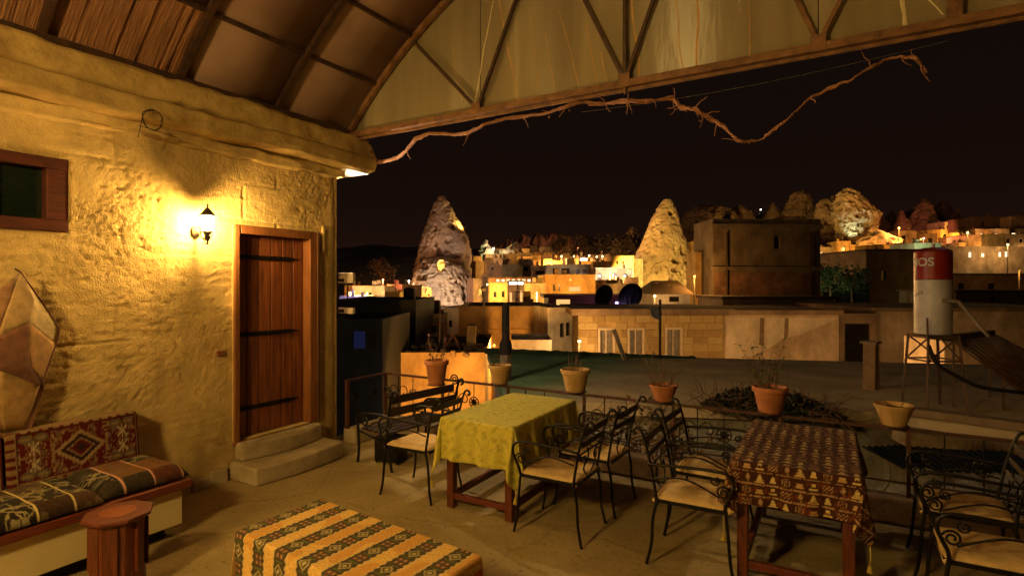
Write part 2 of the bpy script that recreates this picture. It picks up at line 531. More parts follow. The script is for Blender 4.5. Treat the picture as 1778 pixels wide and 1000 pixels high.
rough_block('string_course', XW + 0.07, -4.0, YC + 0.03, 3.055, 3.172, plaster, 5.0, 0.03, xb=XW - 0.15)
sf = MB(); sf.box(-9.0, XW + 0.16, YC - 0.02, 4.85, 3.158, 3.17)
sf.build('soffit', soffit_m, house, world=True)
for nm, pts in (('crack', [(238, 0), (250, 12), (262, 5), (272, 22), (288, 30)]),):
    pass
# skirting stones at the wall foot
yk = 2.38
while yk < 3.15:
    w = random.uniform(0.16, 0.26)
    b_ = MB(); b_.box(XW + 0.0, XW + 0.045 + random.uniform(0, 0.02), yk, min(yk + w - 0.012, 3.16), 0.0, random.uniform(0.09, 0.14), 0.006)
    b_.build('skirting_stone', step_m, house, bevel=0.008, world=True)
    yk += w
# ---- door
y0, y1, z0, z1 = DOOR
fr = MB()
xo, xi = XW + 0.045, XW - 0.11
fr.box(xi, xo, y0 + 0.002, y0 + 0.052, 0.30, z1 - 0.002)
dj = fr.build('door_frame', frame_wood, house, bevel=0.006, world=True)
MB().box(xi, xo - 0.006, y1 - 0.09, y1 - 0.002, z0, z1 - 0.002).build('jamb', frame_wood, dj, bevel=0.006, world=True)
MB().box(xi, xo - 0.003, y0 + 0.066, y1 - 0.091, z1 - 0.085, z1 - 0.003).build('lintel', frame_wood, dj, bevel=0.006, world=True)
MB().box(xo - 0.02, xo + 0.012, y1 - 0.001, y1 + 0.025, z0 + 0.02, z1 - 0.01).build('jamb_shade_strip', M('jamb_shade_paint', (0.12, 0.05, 0.02), bump=0.1), dj, world=True)  # dark strip that paints the shade beside the jamb
door = MB().box(xi - 0.02, xi + 0.008, y0 + 0.066, y1 - 0.091, z0 + 0.005, z1 - 0.087).build('door', M('door_backing', (0.05, 0.018, 0.008), rough=0.7), house, world=True)
n = 6
pwid = (y1 - 0.092 - (y0 + 0.067)) / n
for k in range(n):
    a = y0 + 0.067 + k * pwid
    MB().box(xi + 0.010, xi + 0.036 + random.uniform(-0.003, 0.003), a + 0.004, a + pwid - 0.004, z0 + 0.008, z1 - 0.092).build('plank', door_wood, door, bevel=0.006, world=True)
for zc in (2.115, 1.35, 0.62):
    s = MB()
    ya, yb = y0 + 0.07, y1 - 0.16
    n_ = 14
    for k in range(n_):
        ya_, yb_ = ya + (yb - ya) * k / n_, ya + (yb - ya) * (k + 1) / n_
        w = 0.022 if k < n_ - 2 else 0.014 - 0.008 * (k - n_ + 2)
        s.box(xi + 0.0405, xi + 0.048, ya_, yb_, zc - w, zc + w)
    st = s.build('hinge_strap', iron, door, world=True)
    for k in range(5):
        nb = MB(); nb.lathe([(0.001, 0.0), (0.009, 0.0), (0.006, 0.006), (0.001, 0.008)], seg=8)
        yy = ya + (yb - ya) * (k + 0.5) / 5.2
        nb.v = [(xi + 0.048 + p[2], yy + p[0], zc + p[1]) for p in nb.v]
        nb.build('nail_head', iron, st, world=True)
# ---- window
y0, y1, z0, z1 = WIN
wf = MB(); xf = XW + 0.02
wf.box(xf - 0.14, xf, y0 + 0.002, y1 - 0.002, z0 + 0.002, z0 + 0.085)
wo = wf.build('window', win_wood, house, bevel=0.005, world=True)
MB().box(xf - 0.14, xf - 0.002, y0 + 0.002, y1 - 0.002, z1 - 0.08, z1 - 0.002).build('frame_head', win_wood, wo, bevel=0.005, world=True)
for a, b in ((y0 + 0.003, y0 + 0.1), (y1 - 0.13, y1 - 0.003), ((y0 + y1) / 2 - 0.15, (y0 + y1) / 2 - 0.09)):
    MB().box(xf - 0.14, xf - 0.004, a, b, z0 + 0.086, z1 - 0.081).build('frame_stile', win_wood, wo, bevel=0.005, world=True)
MB().box(xf - 0.11, xf - 0.1, y0 + 0.05, y1 - 0.05, z0 + 0.04, z1 - 0.04).build('pane', M('dark_green_glass', (0.012, 0.022, 0.014), rough=0.12, bump=0.05, spec=0.5), wo, world=True)
# two pale junction boxes on brackets just round the corner
for za, zb_ in ((1.86, 1.98), (1.50, 1.57)):
    MB().box(XW - 0.14, XW + 0.10, YC + 0.12, YC + 0.16, za, zb_).build('junction_box', M('pale_box', (0.55, 0.45, 0.36), rough=0.6, bump=0.1), house, bevel=0.005, world=True)
    MB().box(XW - 0.08, XW - 0.04, YC - 0.03, YC + 0.119, za + 0.02, za + 0.05).build('bracket', iron_old, house, world=True)
# small brick-red plate set in the wall by the door
MB().box(XW - 0.01, XW + 0.028, 3.055, 3.13, 1.18, 1.225).build('wall_plate', M('brick_plate', (0.26, 0.09, 0.04), bump=0.4), house, bevel=0.004, world=True)
# stub timber and chipped joint over the door head
MB().box(XW + 0.0, XW + 0.03, 4.27, 4.31, 2.2, 2.5).build('patch_stone', plaster, house, bevel=0.012, world=True)

# ---- wire coil hanging from a nail under the cornice
wc = MB()
c = Px(263, 208, XW + 0.29)
pts = []
for k in range(60):
    a = k / 59 * 4 * math.pi
    r = 0.075 + 0.006 * math.sin(a * 3.3)
    pts.append((c.x - 0.01 * math.sin(a * 0.7) + 0.012, c.y + r * math.cos(a) * 0.95, c.z + r * 1.05 * math.sin(a) + 0.01 * math.sin(a * 2.1)))
wc.tube(pts, 0.0035, 5)
wc.tube([(c.x, c.y - 0.09, c.z - 0.07), (c.x + 0.01, c.y + 0.05, c.z - 0.085), (c.x + 0.01, c.y + 0.19, c.z - 0.1), (c.x - 0.02, c.y + 0.24, c.z - 0.11)], 0.003, 5)
wc.tube([(c.x - 0.1, c.y - 0.05, c.z - 0.14), (c.x, c.y - 0.075, c.z - 0.05), (c.x + 0.01, c.y - 0.07, c.z + 0.02)], 0.003, 5)
wc.tube([(c.x - 0.12, c.y - 0.01, c.z + 0.07), (c.x + 0.03, c.y - 0.01, c.z + 0.072)], 0.005, 6)
tag(wc.build('wire_coil', iron_old), 'loop of dark wire hanging on the cornice above the lamp', 'wire')

# ---- steps to the door (bowed fronts)
def bowed_step(name, y0, y1, xf, z0, z1, bow, parent):
    n = 20
    m = MB()
    front = [(xf + bow * math.sin(math.pi * k / n) - 0.02, y0 + (y1 - y0) * k / n) for k in range(n + 1)]
    poly = [(XW + 0.02, y0, z0)] + [(x, y, z0) for x, y in front] + [(XW + 0.02, y1, z0)]
    m.prism(poly[::-1], (0, 0, z1 - z0))
    return m.build(name, step_m, parent, bevel=0.022, world=True)
stp = thing('door_steps', 'two worn stone steps with bowed fronts below the wooden door', 'steps', (XW, 3.7, 0))
bowed_step('lower_step', 3.17, 4.22, -4.52, 0.0, 0.172, 0.06, stp)
bowed_step('upper_step', 3.225, 4.175, -4.80, 0.1725, 0.335, 0.09, stp)

# ================================================================== WALL LANTERNS
LAMP_COL = (1.0, 0.60, 0.18)
bulb_e = ME('lantern_bulb_glow', LAMP_COL, 1850.0)
lantern_glass = bpy.data.materials.new('frosted_lantern_glass')
lantern_glass.use_nodes = True
_n, _l = lantern_glass.node_tree.nodes, lantern_glass.node_tree.links
_n.clear()
_o = _n.new('ShaderNodeOutputMaterial'); _m = _n.new('ShaderNodeMixShader'); _t = _n.new('ShaderNodeBsdfTransparent'); _s = _n.new('ShaderNodeBsdfTranslucent')
_s.inputs['Color'].default_value = (0.9, 0.88, 0.8, 1); _m.inputs['Fac'].default_value = 0.22
_l.new(_t.outputs[0], _m.inputs[1]); _l.new(_s.outputs[0], _m.inputs[2]); _l.new(_m.outputs[0], _o.inputs['Surface'])
lantern_metal = M('bronze_lantern_metal', (0.20, 0.16, 0.11), (0.07, 0.055, 0.04), rough=0.45, metal=0.7, bump=0.2, bscale=80)
def lantern(label, y, z, group='wall lanterns on the stone house', x=XW + 0.02, rot=0.0, bulb=None):
    L = thing('wall_lantern', label, 'lamp', (x, y, z), rot, group)
    ox = 0.20          # lantern axis, distance from the wall
    p = MB()
    p.lathe([(0.002, 0), (0.05, 0.0), (0.052, 0.012), (0.03, 0.03), (0.014, 0.045), (0.002, 0.045)], seg=14)
    p.v = [(q[2], q[0] + 0.0, q[1] * 1.15 - 0.075) for q in p.v]
    p.build('back_plate', lantern_metal, L, smooth=True)
    a = MB()
    a.tube([(0.04, 0, -0.075), (0.07, 0, -0.12), (0.115, 0, -0.155), (0.165, 0, -0.165), (0.2, 0, -0.145), (0.2, 0, -0.115)], [0.008, 0.01, 0.011, 0.011, 0.01, 0.009], 8)
    a.tube([(0.07, 0, -0.12), (0.09, 0, -0.085), (0.115, 0, -0.085), (0.12, 0, -0.105), (0.105, 0, -0.112)], 0.005, 6)
    a.tube([(0.165, 0, -0.165), (0.15, 0, -0.2), (0.175, 0, -0.215), (0.19, 0, -0.2)], 0.005, 6)
    a.build('arm', lantern_metal, L, smooth=True)
    b = MB()
    b.lathe([(0.002, -0.225), (0.010, -0.215), (0.014, -0.2), (0.008, -0.19), (0.022, -0.165), (0.034, -0.14), (0.022, -0.125), (0.042, -0.10), (0.05, -0.09), (0.046, -0.083), (0.002, -0.083)], (ox, 0, 0), 14)
    b.build('base_cup', lantern_metal, L, smooth=True)
    for k in range(6):
        th = math.pi / 3 * k
        c, s = math.cos(th), math.sin(th)
        MB().tube([(ox + 0.046 * c, 0.046 * s, -0.085), (ox + 0.066 * c, 0.066 * s, 0.075)], 0.003, 5).build('cage_bar', lantern_metal, L)
        th2 = math.pi / 3 * (k + 1)
        g = MB()
        g.add([(ox + 0.044 * c, 0.044 * s, -0.084), (ox + 0.044 * math.cos(th2), 0.044 * math.sin(th2), -0.084), (ox + 0.064 * math.cos(th2), 0.064 * math.sin(th2), 0.074), (ox + 0.064 * c, 0.064 * s, 0.074)], [(0, 1, 2, 3)])
        g.build('pane', lantern_glass, L)
    cp = MB()
    cp.lathe([(0.080, 0.073), (0.082, 0.082), (0.060, 0.10), (0.040, 0.125), (0.020, 0.15), (0.008, 0.165), (0.012, 0.175), (0.010, 0.188), (0.004, 0.196), (0.003, 0.215), (0.001, 0.218)], (ox, 0, 0), 18)
    cp.build('cap', lantern_metal, L, smooth=True)
    bl = MB()
    bl.lathe([(0.002, -0.055), (0.014, -0.05), (0.020, -0.035), (0.031, -0.015), (0.036, 0.008), (0.031, 0.030), (0.018, 0.045), (0.002, 0.05)], (ox, 0, 0), 16)
    bl.build('bulb', bulb or bulb_e, L, smooth='all')
    L.scale = (0.86, 0.86, 0.86)
    sk = MB(); sk.lathe([(0.013, -0.083), (0.013, -0.052)], (ox, 0, 0), 10); sk.build('socket', lantern_metal, L)
    return L
lantern('lit bronze wall lantern glowing beside the wooden door', 2.86, 2.385)
lantern('second lit wall lantern further along the wall behind the window', -0.55, 2.45)

lantern('wall lantern on the end wall round the corner under the white soffit', YC - 0.01, 2.72, x=-5.38, rot=math.pi / 2, bulb=ME('corner_bulb_glow', (1.0, 0.72, 0.42), 5500.0))
# pendant lamp hanging under the canopy behind the viewer (its reflection shows in the end sheets)
PEN = Vector((-2.3, -1.35, 3.05))
pl = thing('pendant_lamp', 'lit cream globe pendant lamp hanging from the canopy ribs', 'lamp', PEN)
m = MB(); m.lathe([(0.03, 0.235), (0.10, 0.215), (0.18, 0.15), (0.22, 0.06), (0.225, 0.0), (0.21, -0.08), (0.16, -0.165), (0.08, -0.215), (0.002, -0.225)], seg=24)
m.build('globe', ME('pendant_glow', (1.0, 0.625, 0.18), 165.0), pl, smooth='all')
m = MB(); m.lathe([(0.05, 0.225), (0.055, 0.26), (0.02, 0.29), (0.004, 0.30)], seg=12, closed_ends=False); m.build('gallery', lantern_metal, pl)
m = MB(); m.tube([(0, 0, 0.29), (0, 0, 2.15)], 0.006, 6); m.build('cord', iron, pl)

# ================================================================== ARCHED ROOF
AX0, AX1, AZ0, ARISE = -4.90, 3.30, 3.60, 1.90
ACX = (AX0 + AX1) / 2
AHALF = (AX1 - AX0) / 2
AR = (AHALF ** 2 + ARISE ** 2) / (2 * ARISE)
ACZ = AZ0 + ARISE - AR
AMAX = math.asin(AHALF / AR)
def arc(s, dr=0.0):
    """s in 0..1 along the vault from the house side to the far side"""
    a = -AMAX + 2 * AMAX * s
    return (ACX + (AR + dr) * math.sin(a), ACZ + (AR + dr) * math.cos(a))
NROW = 14
RIBS = [4.62 - 0.97 * k for k in range(9)]
poly_m = bpy.data.materials.new('smoky_polycarbonate')
poly_m.use_nodes = True
N, L_ = poly_m.node_tree.nodes, poly_m.node_tree.links
b = N['Principled BSDF']
b.inputs['Base Color'].default_value = (0.16, 0.072, 0.036, 1)
b.inputs['Roughness'].default_value = 0.32
b.inputs['Specular IOR Level'].default_value = 0.6
tcn = N.new('ShaderNodeTexCoord')
nz = N.new('ShaderNodeTexNoise'); nz.inputs['Scale'].default_value = 1.8; nz.inputs['Detail'].default_value = 5
L_.new(tcn.outputs['Object'], nz.inputs['Vector'])
rp = N.new('ShaderNodeValToRGB')
rp.color_ramp.elements[0].position = 0.3; rp.color_ramp.elements[0].color = (0.185, 0.108, 0.085, 1)
rp.color_ramp.elements[1].position = 0.7; rp.color_ramp.elements[1].color = (0.31, 0.195, 0.15, 1)
L_.new(nz.outputs['Fac'], rp.inputs['Fac']); L_.new(rp.outputs[0], b.inputs['Base Color'])
bpn = N.new('ShaderNodeBump'); bpn.inputs['Strength'].default_value = 0.12; bpn.inputs['Distance'].default_value = 0.05
nz2 = N.new('ShaderNodeTexNoise'); nz2.inputs['Scale'].default_value = 3.0; nz2.inputs['Detail'].default_value = 2
L_.new(tcn.outputs['Object'], nz2.inputs['Vector']); L_.new(nz2.outputs['Fac'], bpn.inputs['Height']); L_.new(bpn.outputs[0], b.inputs['Normal'])
reed_m = M('reed_lining', (0.42, 0.21, 0.10), (0.17, 0.07, 0.035), rough=0.55, scale=9, bump=0.8, bscale=16, stretch=(0.35, 7, 0.35), spec=0.5, coord='World')
steel_m = M('painted_roof_steel', (0.075, 0.035, 0.02), (0.03, 0.016, 0.012), rough=0.55, scale=12, bump=0.25, bscale=60)
chord_m = M('rusty_chord_steel', (0.24, 0.12, 0.05), (0.11, 0.05, 0.025), rough=0.6, scale=9, bump=0.3, bscale=50)

RB = Vector((AX0, 0, AZ0))
roof = thing('arched_canopy', 'arched steel terrace roof with smoky plastic panels and a triangulated end truss', 'canopy', (AX0, 4.62, AZ0))
for i, y in enumerate(RIBS):
    pts = [(arc(k / 48)[0], y, arc(k / 48)[1]) for k in range(49)]
    m = MB()
    w, h = (0.05, 0.055)
    for a, b2 in zip(pts[:-1], pts[1:]):
        m.bar(a, (b2[0] + (b2[0] - a[0]) * 0.05, b2[1], b2[2] + (b2[2] - a[2]) * 0.05), w, h)
    m.build('rib', steel_m if i else chord_m, roof, world=True)
# the long battens, one per row and joint
for r in range(1, NROW):
    x, z = arc(r / NROW, 0.012)
    m = MB(); m.bar((x, RIBS[0] - 0.03, z), (x, RIBS[-1], z), 0.035, 0.035)
    m.build('purlin', steel_m, roof, world=True)
m = MB(); m.box(AX0 - 0.06, AX0 + 0.06, RIBS[-1], RIBS[0], AZ0 - 0.05, AZ0 + 0.03); m.build('wall_plate_beam', steel_m, roof, world=True)
m = MB(); m.box(AX1 - 0.06, AX1 + 0.06, RIBS[-1], RIBS[0], AZ0 - 0.06, AZ0 + 0.03); m.build('eaves_beam', steel_m, roof, world=True)
for bay in range(len(RIBS) - 1):
    ya, yb = RIBS[bay + 1], RIBS[bay]
    for r in range(NROW):
        reed = (bay >= 2 and r == 0)
        m = MB()
        K = 5
        ns = 44 if reed else 1
        ytop = yb
        for s_ in range(ns):
            a_, b_ = ya + (yb - ya) * s_ / ns, ya + (yb - ya) * (s_ + 1) / ns
            lift = random.uniform(-0.012, 0.006) if reed else 0
            gap = 0.0015 if reed else 0.0
            vs, fs = [], []
            for k in range(K + 1):
                for dr in (0.034 + lift, 0.046 + lift):
                    x, z = arc((r + k / K) / NROW, dr)
                    vs += [(x, a_ + gap, z), (x, b_ - gap, z)]
            for k in range(K):
                o_ = 4 * k
                fs += [(o_, o_ + 1, o_ + 5, o_ + 4), (o_ + 2, o_ + 6, o_ + 7, o_ + 3), (o_, o_ + 4, o_ + 6, o_ + 2), (o_ + 1, o_ + 3, o_ + 7, o_ + 5)]
            m.add(vs, fs)
        po = m.build('reed_panel' if reed else 'roof_panel', reed_m if reed else poly_m, roof, world=True, smooth='all' if not reed else False)
# gable truss
YG = RIBS[0]
m = MB(); m.box(AX0 + 0.02, AX1 - 0.02, YG - 0.03, YG + 0.03, 3.545, 3.605)
m.build('bottom_chord', chord_m, roof, world=True, bevel=0.004)
m = MB(); m.box(AX0 + 0.02, AX1 - 0.02, YG + 0.031, YG + 0.05, 3.52, 3.575)
m.build('drip_edge', chord_m, roof, world=True)
def arch_node(x):
    return ACZ + math.sqrt(AR ** 2 - (x - ACX) ** 2)
webs = [((-3.09, 3.6), (-3.93, None)), ((-3.09, 3.6), (-2.34, None)), ((-1.56, 3.6), (-2.34, None)), ((-1.56, 3.6), (-0.82, None)), ((-1.56, 3.6), (-1.56, None)), ((-0.10, 3.6), (-0.82, None)), ((-0.10, 3.6), (0.72, None)), ((0.69, 3.6), (0.69, None)), ((1.45, 3.6), (0.72, None)), ((1.45, 3.6), (2.2, None))]
for k, ((xa, za), (xb, _)) in enumerate(webs):
    wdt = 0.075 if k == 7 else 0.03
    m = MB(); m.bar((xa, YG - 0.002 + 0.001 * (k % 3), za), (xb, YG - 0.002 + 0.001 * (k % 3), arch_node(xb) - 0.02), wdt, 0.03)
    if wdt > 0.05:
        m = MB(); m.box(xa - 0.04, xa + 0.04, YG - 0.015, YG + 0.02, 3.606, arch_node(xb) - 0.03)
    m.build('web_member', chord_m if k in (5, 6, 7) else steel_m, roof, world=True)
for x in (-3.09, -1.56, -0.10, 1.45):
    MB().box(x - 0.05, x + 0.05, YG - 0.034, YG - 0.031, 3.54, 3.66).build('gusset_plate', chord_m, roof, world=True)
# drop rod under the second node
MB().tube([(-1.56, YG, 3.55), (-1.56, YG, 3.49)], 0.012, 6).build('drop_rod', chord_m, roof, world=True)
# end sheets of wavy smoky plastic with streaks painted as lamp reflections, split at the web nodes
gable_m = bpy.data.materials.new('streaked_end_sheet')
gable_m.use_nodes = True
N, L_ = gable_m.node_tree.nodes, gable_m.node_tree.links
b = N['Principled BSDF']
b.inputs['Roughness'].default_value = 0.30
b.inputs['Specular IOR Level'].default_value = 0.8
b.inputs['Anisotropic'].default_value = 1.0
tg = N.new('ShaderNodeCombineXYZ'); tg.inputs['Z'].default_value = 1.0
L_.new(tg.outputs[0], b.inputs['Tangent'])
tcn = N.new('ShaderNodeTexCoord')
mp = N.new('ShaderNodeMapping'); mp.inputs['Scale'].default_value = (3.2, 1, 0.3)
L_.new(tcn.outputs['Object'], mp.inputs['Vector'])
nz = N.new('ShaderNodeTexNoise'); nz.inputs['Scale'].default_value = 1.2; nz.inputs['Detail'].default_value = 6
L_.new(mp.outputs[0], nz.inputs['Vector'])
rp = N.new('ShaderNodeValToRGB')
e = rp.color_ramp.elements
e[0].position = 0.3; e[0].color = (0.19, 0.15, 0.085, 1)
e[1].position = 0.64; e[1].color = (0.29, 0.24, 0.145, 1)
e2 = rp.color_ramp.elements.new(0.70); e2.color = (0.37, 0.31, 0.20, 1)
e3 = rp.color_ramp.elements.new(0.76); e3.color = (0.45, 0.36, 0.20, 1)
L_.new(nz.outputs['Fac'], rp.inputs['Fac']); L_.new(rp.outputs[0], b.inputs['Base Color'])
mp2 = N.new('ShaderNodeMapping'); mp2.inputs['Scale'].default_value = (5, 1, 1.2)
L_.new(tcn.outputs['Object'], mp2.inputs['Vector'])
nz2 = N.new('ShaderNodeTexNoise'); nz2.inputs['Scale'].default_value = 1.6; nz2.inputs['Detail'].default_value = 3
L_.new(mp2.outputs[0], nz2.inputs['Vector'])
bpn = N.new('ShaderNodeBump'); bpn.inputs['Strength'].default_value = 0.10; bpn.inputs['Distance'].default_value = 0.03
wv = N.new('ShaderNodeTexWave'); wv.wave_type = 'BANDS'; wv.bands_direction = 'Z'; wv.inputs['Scale'].default_value = 28.0
L_.new(tcn.outputs['Object'], wv.inputs['Vector'])
bw = N.new('ShaderNodeBump'); bw.inputs['Strength'].default_value = 0.0; bw.inputs['Distance'].default_value = 0.0016
L_.new(wv.outputs['Fac'], bw.inputs['Height'])
L_.new(nz2.outputs['Fac'], bpn.inputs['Height']); L_.new(bw.outputs[0], bpn.inputs['Normal']); L_.new(bpn.outputs[0], b.inputs['Normal'])
cuts = [AX0 + 0.03, -3.09, -1.56, -0.10, 0.69, 1.9, AX1 - 0.03]
for a, c in zip(cuts[:-1], cuts[1:]):
    n_ = 14
    poly = [(a + 0.004, YG + 0.055, 3.58), (c - 0.004, YG + 0.055, 3.58)]
    for k in range(n_ + 1):
        x = c - 0.004 - (c - a - 0.008) * k / n_
        poly.append((x, YG + 0.055, max(arch_node(x) + 0.04, 3.6)))
    m = MB(); m.prism(poly[::-1], (0, 0.01, 0))
    m.build('end_panel', gable_m, roof, world=True)
# lamp reflections painted as pale strips on the inner face of the end sheets
refl_pale = M('reflection_paint_pale', (0.72, 0.64, 0.40), (0.5, 0.42, 0.22), rough=0.35, scale=14, bump=0.4, bscale=60, stretch=(1, 1, 0.4))
refl_ochre = M('reflection_paint_ochre', (0.62, 0.38, 0.13), (0.44, 0.25, 0.08), rough=0.35, scale=14, bump=0.4, bscale=60, stretch=(1, 1, 0.4))
for (pa, pb, w, mt_) in (((862, -30), (822, 188), 0.013, refl_pale), ((858, -40), (900, 182), 0.011, refl_ochre), ((972, 20), (1005, 150), 0.006, refl_ochre), ((945, 60), (966, 165), 0.005, refl_ochre), ((1020, 40), (1038, 155), 0.007, refl_ochre), ((1042, 90), (1056, 152), 0.009, refl_ochre), ((1092, -40), (1111, 142), 0.014, refl_ochre), ((1170, -20), (1187, 128), 0.008, refl_ochre), ((1214, -40), (1207, 124), 0.017, refl_ochre), ((1300, -20), (1302, 98), 0.006, refl_ochre), ((1564, -40), (1570, 56), 0.022, refl_pale), ((1590, -25), (1640, 26), 0.010, refl_pale), ((780, 60), (802, 180), 0.005, refl_ochre), ((920, 10), (935, 170), 0.004, refl_ochre)):
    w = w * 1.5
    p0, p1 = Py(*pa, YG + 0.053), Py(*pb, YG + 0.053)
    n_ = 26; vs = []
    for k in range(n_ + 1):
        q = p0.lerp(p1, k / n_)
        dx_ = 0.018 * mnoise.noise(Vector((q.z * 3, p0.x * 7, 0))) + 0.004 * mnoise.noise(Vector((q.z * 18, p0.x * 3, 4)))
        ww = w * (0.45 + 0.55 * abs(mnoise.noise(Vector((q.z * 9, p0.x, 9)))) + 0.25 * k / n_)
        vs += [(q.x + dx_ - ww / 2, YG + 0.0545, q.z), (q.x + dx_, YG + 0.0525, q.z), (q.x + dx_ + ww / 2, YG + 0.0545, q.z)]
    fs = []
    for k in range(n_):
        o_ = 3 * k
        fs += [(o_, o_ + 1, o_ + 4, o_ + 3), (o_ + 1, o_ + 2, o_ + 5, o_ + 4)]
    MB().add(vs, fs).build('reflection_streak', mt_, roof, world=True, smooth='all')
for x, y in ((AX1, YG - 0.1), (AX1, 0.9), (AX1, -3.0)):
    MB().box(x - 0.05, x + 0.05, y - 0.05, y + 0.05, -0.005, AZ0 - 0.06).build('post', steel_m, roof, world=True)

# ---- climbing vine along the truss and the thin stay wire
vpx = [(632, 246), (645, 262), (655, 283), (668, 280), (690, 274), (705, 262), (722, 242), (745, 231), (790, 234), (815, 231), (838, 218), (870, 208), (905, 203), (955, 196), (985, 184), (1012, 177), (1050, 180), (1088, 176), (1130, 175), (1170, 172), (1182, 186), (1205, 191), (1222, 199), (1248, 214), (1268, 231), (1282, 245), (1300, 246), (1322, 243), (1345, 225), (1372, 203), (1405, 172), (1445, 152), (1480, 138), (1512, 117), (1540, 103), (1565, 99), (1590, 101), (1600, 113), (1612, 131)]
vine = thing('grape_vine', 'bare twisting vine stem trained below the end truss of the canopy', 'vine', (XW + 0.26, 4.62, 3.5))
pts, rs = [], []
for i, (x, y) in enumerate(vpx):
    yy = 4.70 + 0.05 * math.sin(i * 1.7)
    if i < 5: yy = 4.9
    p = Py(x, y, yy)
    pts.append(p); rs.append(1.3 * max(0.006, 0.017 - 0.0003 * i + 0.004 * math.sin(i * 2.3)))
sm, sr = [], []
for i in range(len(pts) - 1):
    for k in range(5):
        f_ = k / 5
        q = pts[i].lerp(pts[i + 1], f_) + Vector((0, random.uniform(-.004, .004), random.uniform(-.006, .006)))
        sm.append(q); sr.append((rs[i] * (1 - f_) + rs[i + 1] * f_) * random.uniform(0.85, 1.2))
MB().tube(sm, sr, 7).build('main_stem', vine_m, vine, world=True, smooth='all')
for i in list(range(13, 24)) + [5, 9, 12, 25, 30, 33, 34, 35, 36, 37]:
    for _ in range(2 if 15 <= i <= 22 else 1):
        q = pts[i]; tw = [q]
        dv = Vector((random.uniform(-1, 1), random.uniform(-0.3, 0.3), random.uniform(-0.9, 0.9))).normalized()
        for s_ in range(4):
            dv = (dv + Vector((random.uniform(-.6, .6), 0, random.uniform(-.7, .5)))).normalized()
            tw.append(tw[-1] + dv * random.uniform(0.015, 0.045))
        MB().tube(tw, [0.006, 0.005, 0.004, 0.003, 0.002], 5).build('twig', vine_m, vine, world=True)
st2 = []
for i in range(14, 24):
    for k in range(5):
        q = pts[i].lerp(pts[i + 1], k / 5); ph = (i * 5 + k) * 0.55
        st2.append(q + Vector((0, 0.022 * math.cos(ph), 0.022 * math.sin(ph) + 0.004 * random.uniform(-1, 1))))
MB().tube(st2, [0.007 + 0.003 * math.sin(k * 0.9) for k in range(len(st2))], 6).build('side_stem', vine_m, vine, world=True, smooth='all')
for k in range(16):
    q = pts[random.randint(12, 24)] + Vector((random.uniform(-.05, .05), random.uniform(-.03, .03), random.uniform(-.05, .02)))
    dv = Vector((random.uniform(-1, 1), random.uniform(-1, 1), random.uniform(-1, .2))).normalized() * random.uniform(.02, .04); sv = dv.orthogonal().normalized() * .012
    MB().add([q, q + dv * .5 + sv, q + dv, q + dv * .5 - sv], [(0, 1, 2), (0, 2, 3)]).build('dry_leaf', vine_m, vine, world=True)
q = pts[17]
MB().tube([q, q + Vector((0.01, 0, -0.05)), q + Vector((0.0, 0, -0.12))], [0.008, 0.006, 0.003], 6).build('twig', vine_m, vine, world=True)
w0, w1 = Py(1010, 195, 4.8), Py(1645, 72, 4.8)
wpts = [w0.lerp(w1, k / 20) - Vector((0, 0, 0.05 * math.sin(math.pi * k / 20))) for k in range(21)]
tag(MB().tube(wpts, 0.0022, 5).build('stay_wire', M('galvanised_wire', (0.25, 0.24, 0.22), rough=0.4, metal=0.8, bump=0)), 'thin grey wire stretched behind the vine under the canopy', 'wire')

# ================================================================== RAILING
rail = thing('iron_railing', 'reddish iron railing with rosettes along the terrace edge', 'railing', (XW + 0.06, YR + 0.04, 0.2))
RZ = 0.735
xl = XW + 0.06
m = MB(); m.box(xl - 0.018, xl + 0.018, YC + 0.05, YR + 0.02, RZ - 0.022, RZ)
m.build('top_rail', rail_paint, rail, world=True)
m = MB(); m.box(xl - 0.018, XE - 0.1, YR + 0.021, YR + 0.057, RZ - 0.024, RZ - 0.002)
m.build('top_rail', rail_paint, rail, world=True)
m = MB(); m.box(xl, XE - 0.1, YR + 0.03, YR + 0.045, 0.30, 0.312)
m.build('lower_rail', rail_paint, rail, world=True)
for (x, y, w) in [(xl, YC + 0.075, 0.02), (xl, YR + 0.04, 0.016)] + [(xl + 0.9 * k, YR + 0.04, 0.013) for k in range(1, 10)]:
    MB().box(x - w, x + w, y - w, y + w, 0.17, RZ - 0.025).build('post', rail_paint, rail, world=True)
def rosette(x, y, z, ang, scale=1.0):
    m = MB()
    ux, uy = math.cos(ang), math.sin(ang)
    def pt(a, r, o=0.0):
        return (x + ux * r * math.cos(a) - uy * o, y + uy * r * math.cos(a) + ux * o, z + r * math.sin(a))
    m.tube([pt(2 * math.pi * k / 20, 0.062 * scale) for k in range(21)], 0.006, 6, False)
    for k in range(8):
        a = math.pi / 4 * k
        m.tube([pt(a, 0.01 * scale), pt(a + 0.25, 0.03 * scale), pt(a, 0.056 * scale)], [0.009, 0.011, 0.004], 5)
    m.tube([pt(0, 0, -0.014), pt(0, 0, 0.014)], 0.016 * scale, 8)
    m.tube([(x, y, z - 0.062), (x, y, 0.19)], 0.006, 5)
    m.tube([(x, y, z + 0.062), (x, y, RZ - 0.02)], 0.005, 5)
    m.build('rosette', iron, rail, world=True)
for k in range(2):
    rosette(xl, YC + 0.21 + 0.30 * k, 0.50, math.pi / 2)
for k in range(18):
    if k % 2 == 0:
        rosette(xl + 0.45 + 0.45 * k, YR + 0.037, 0.5, 0)
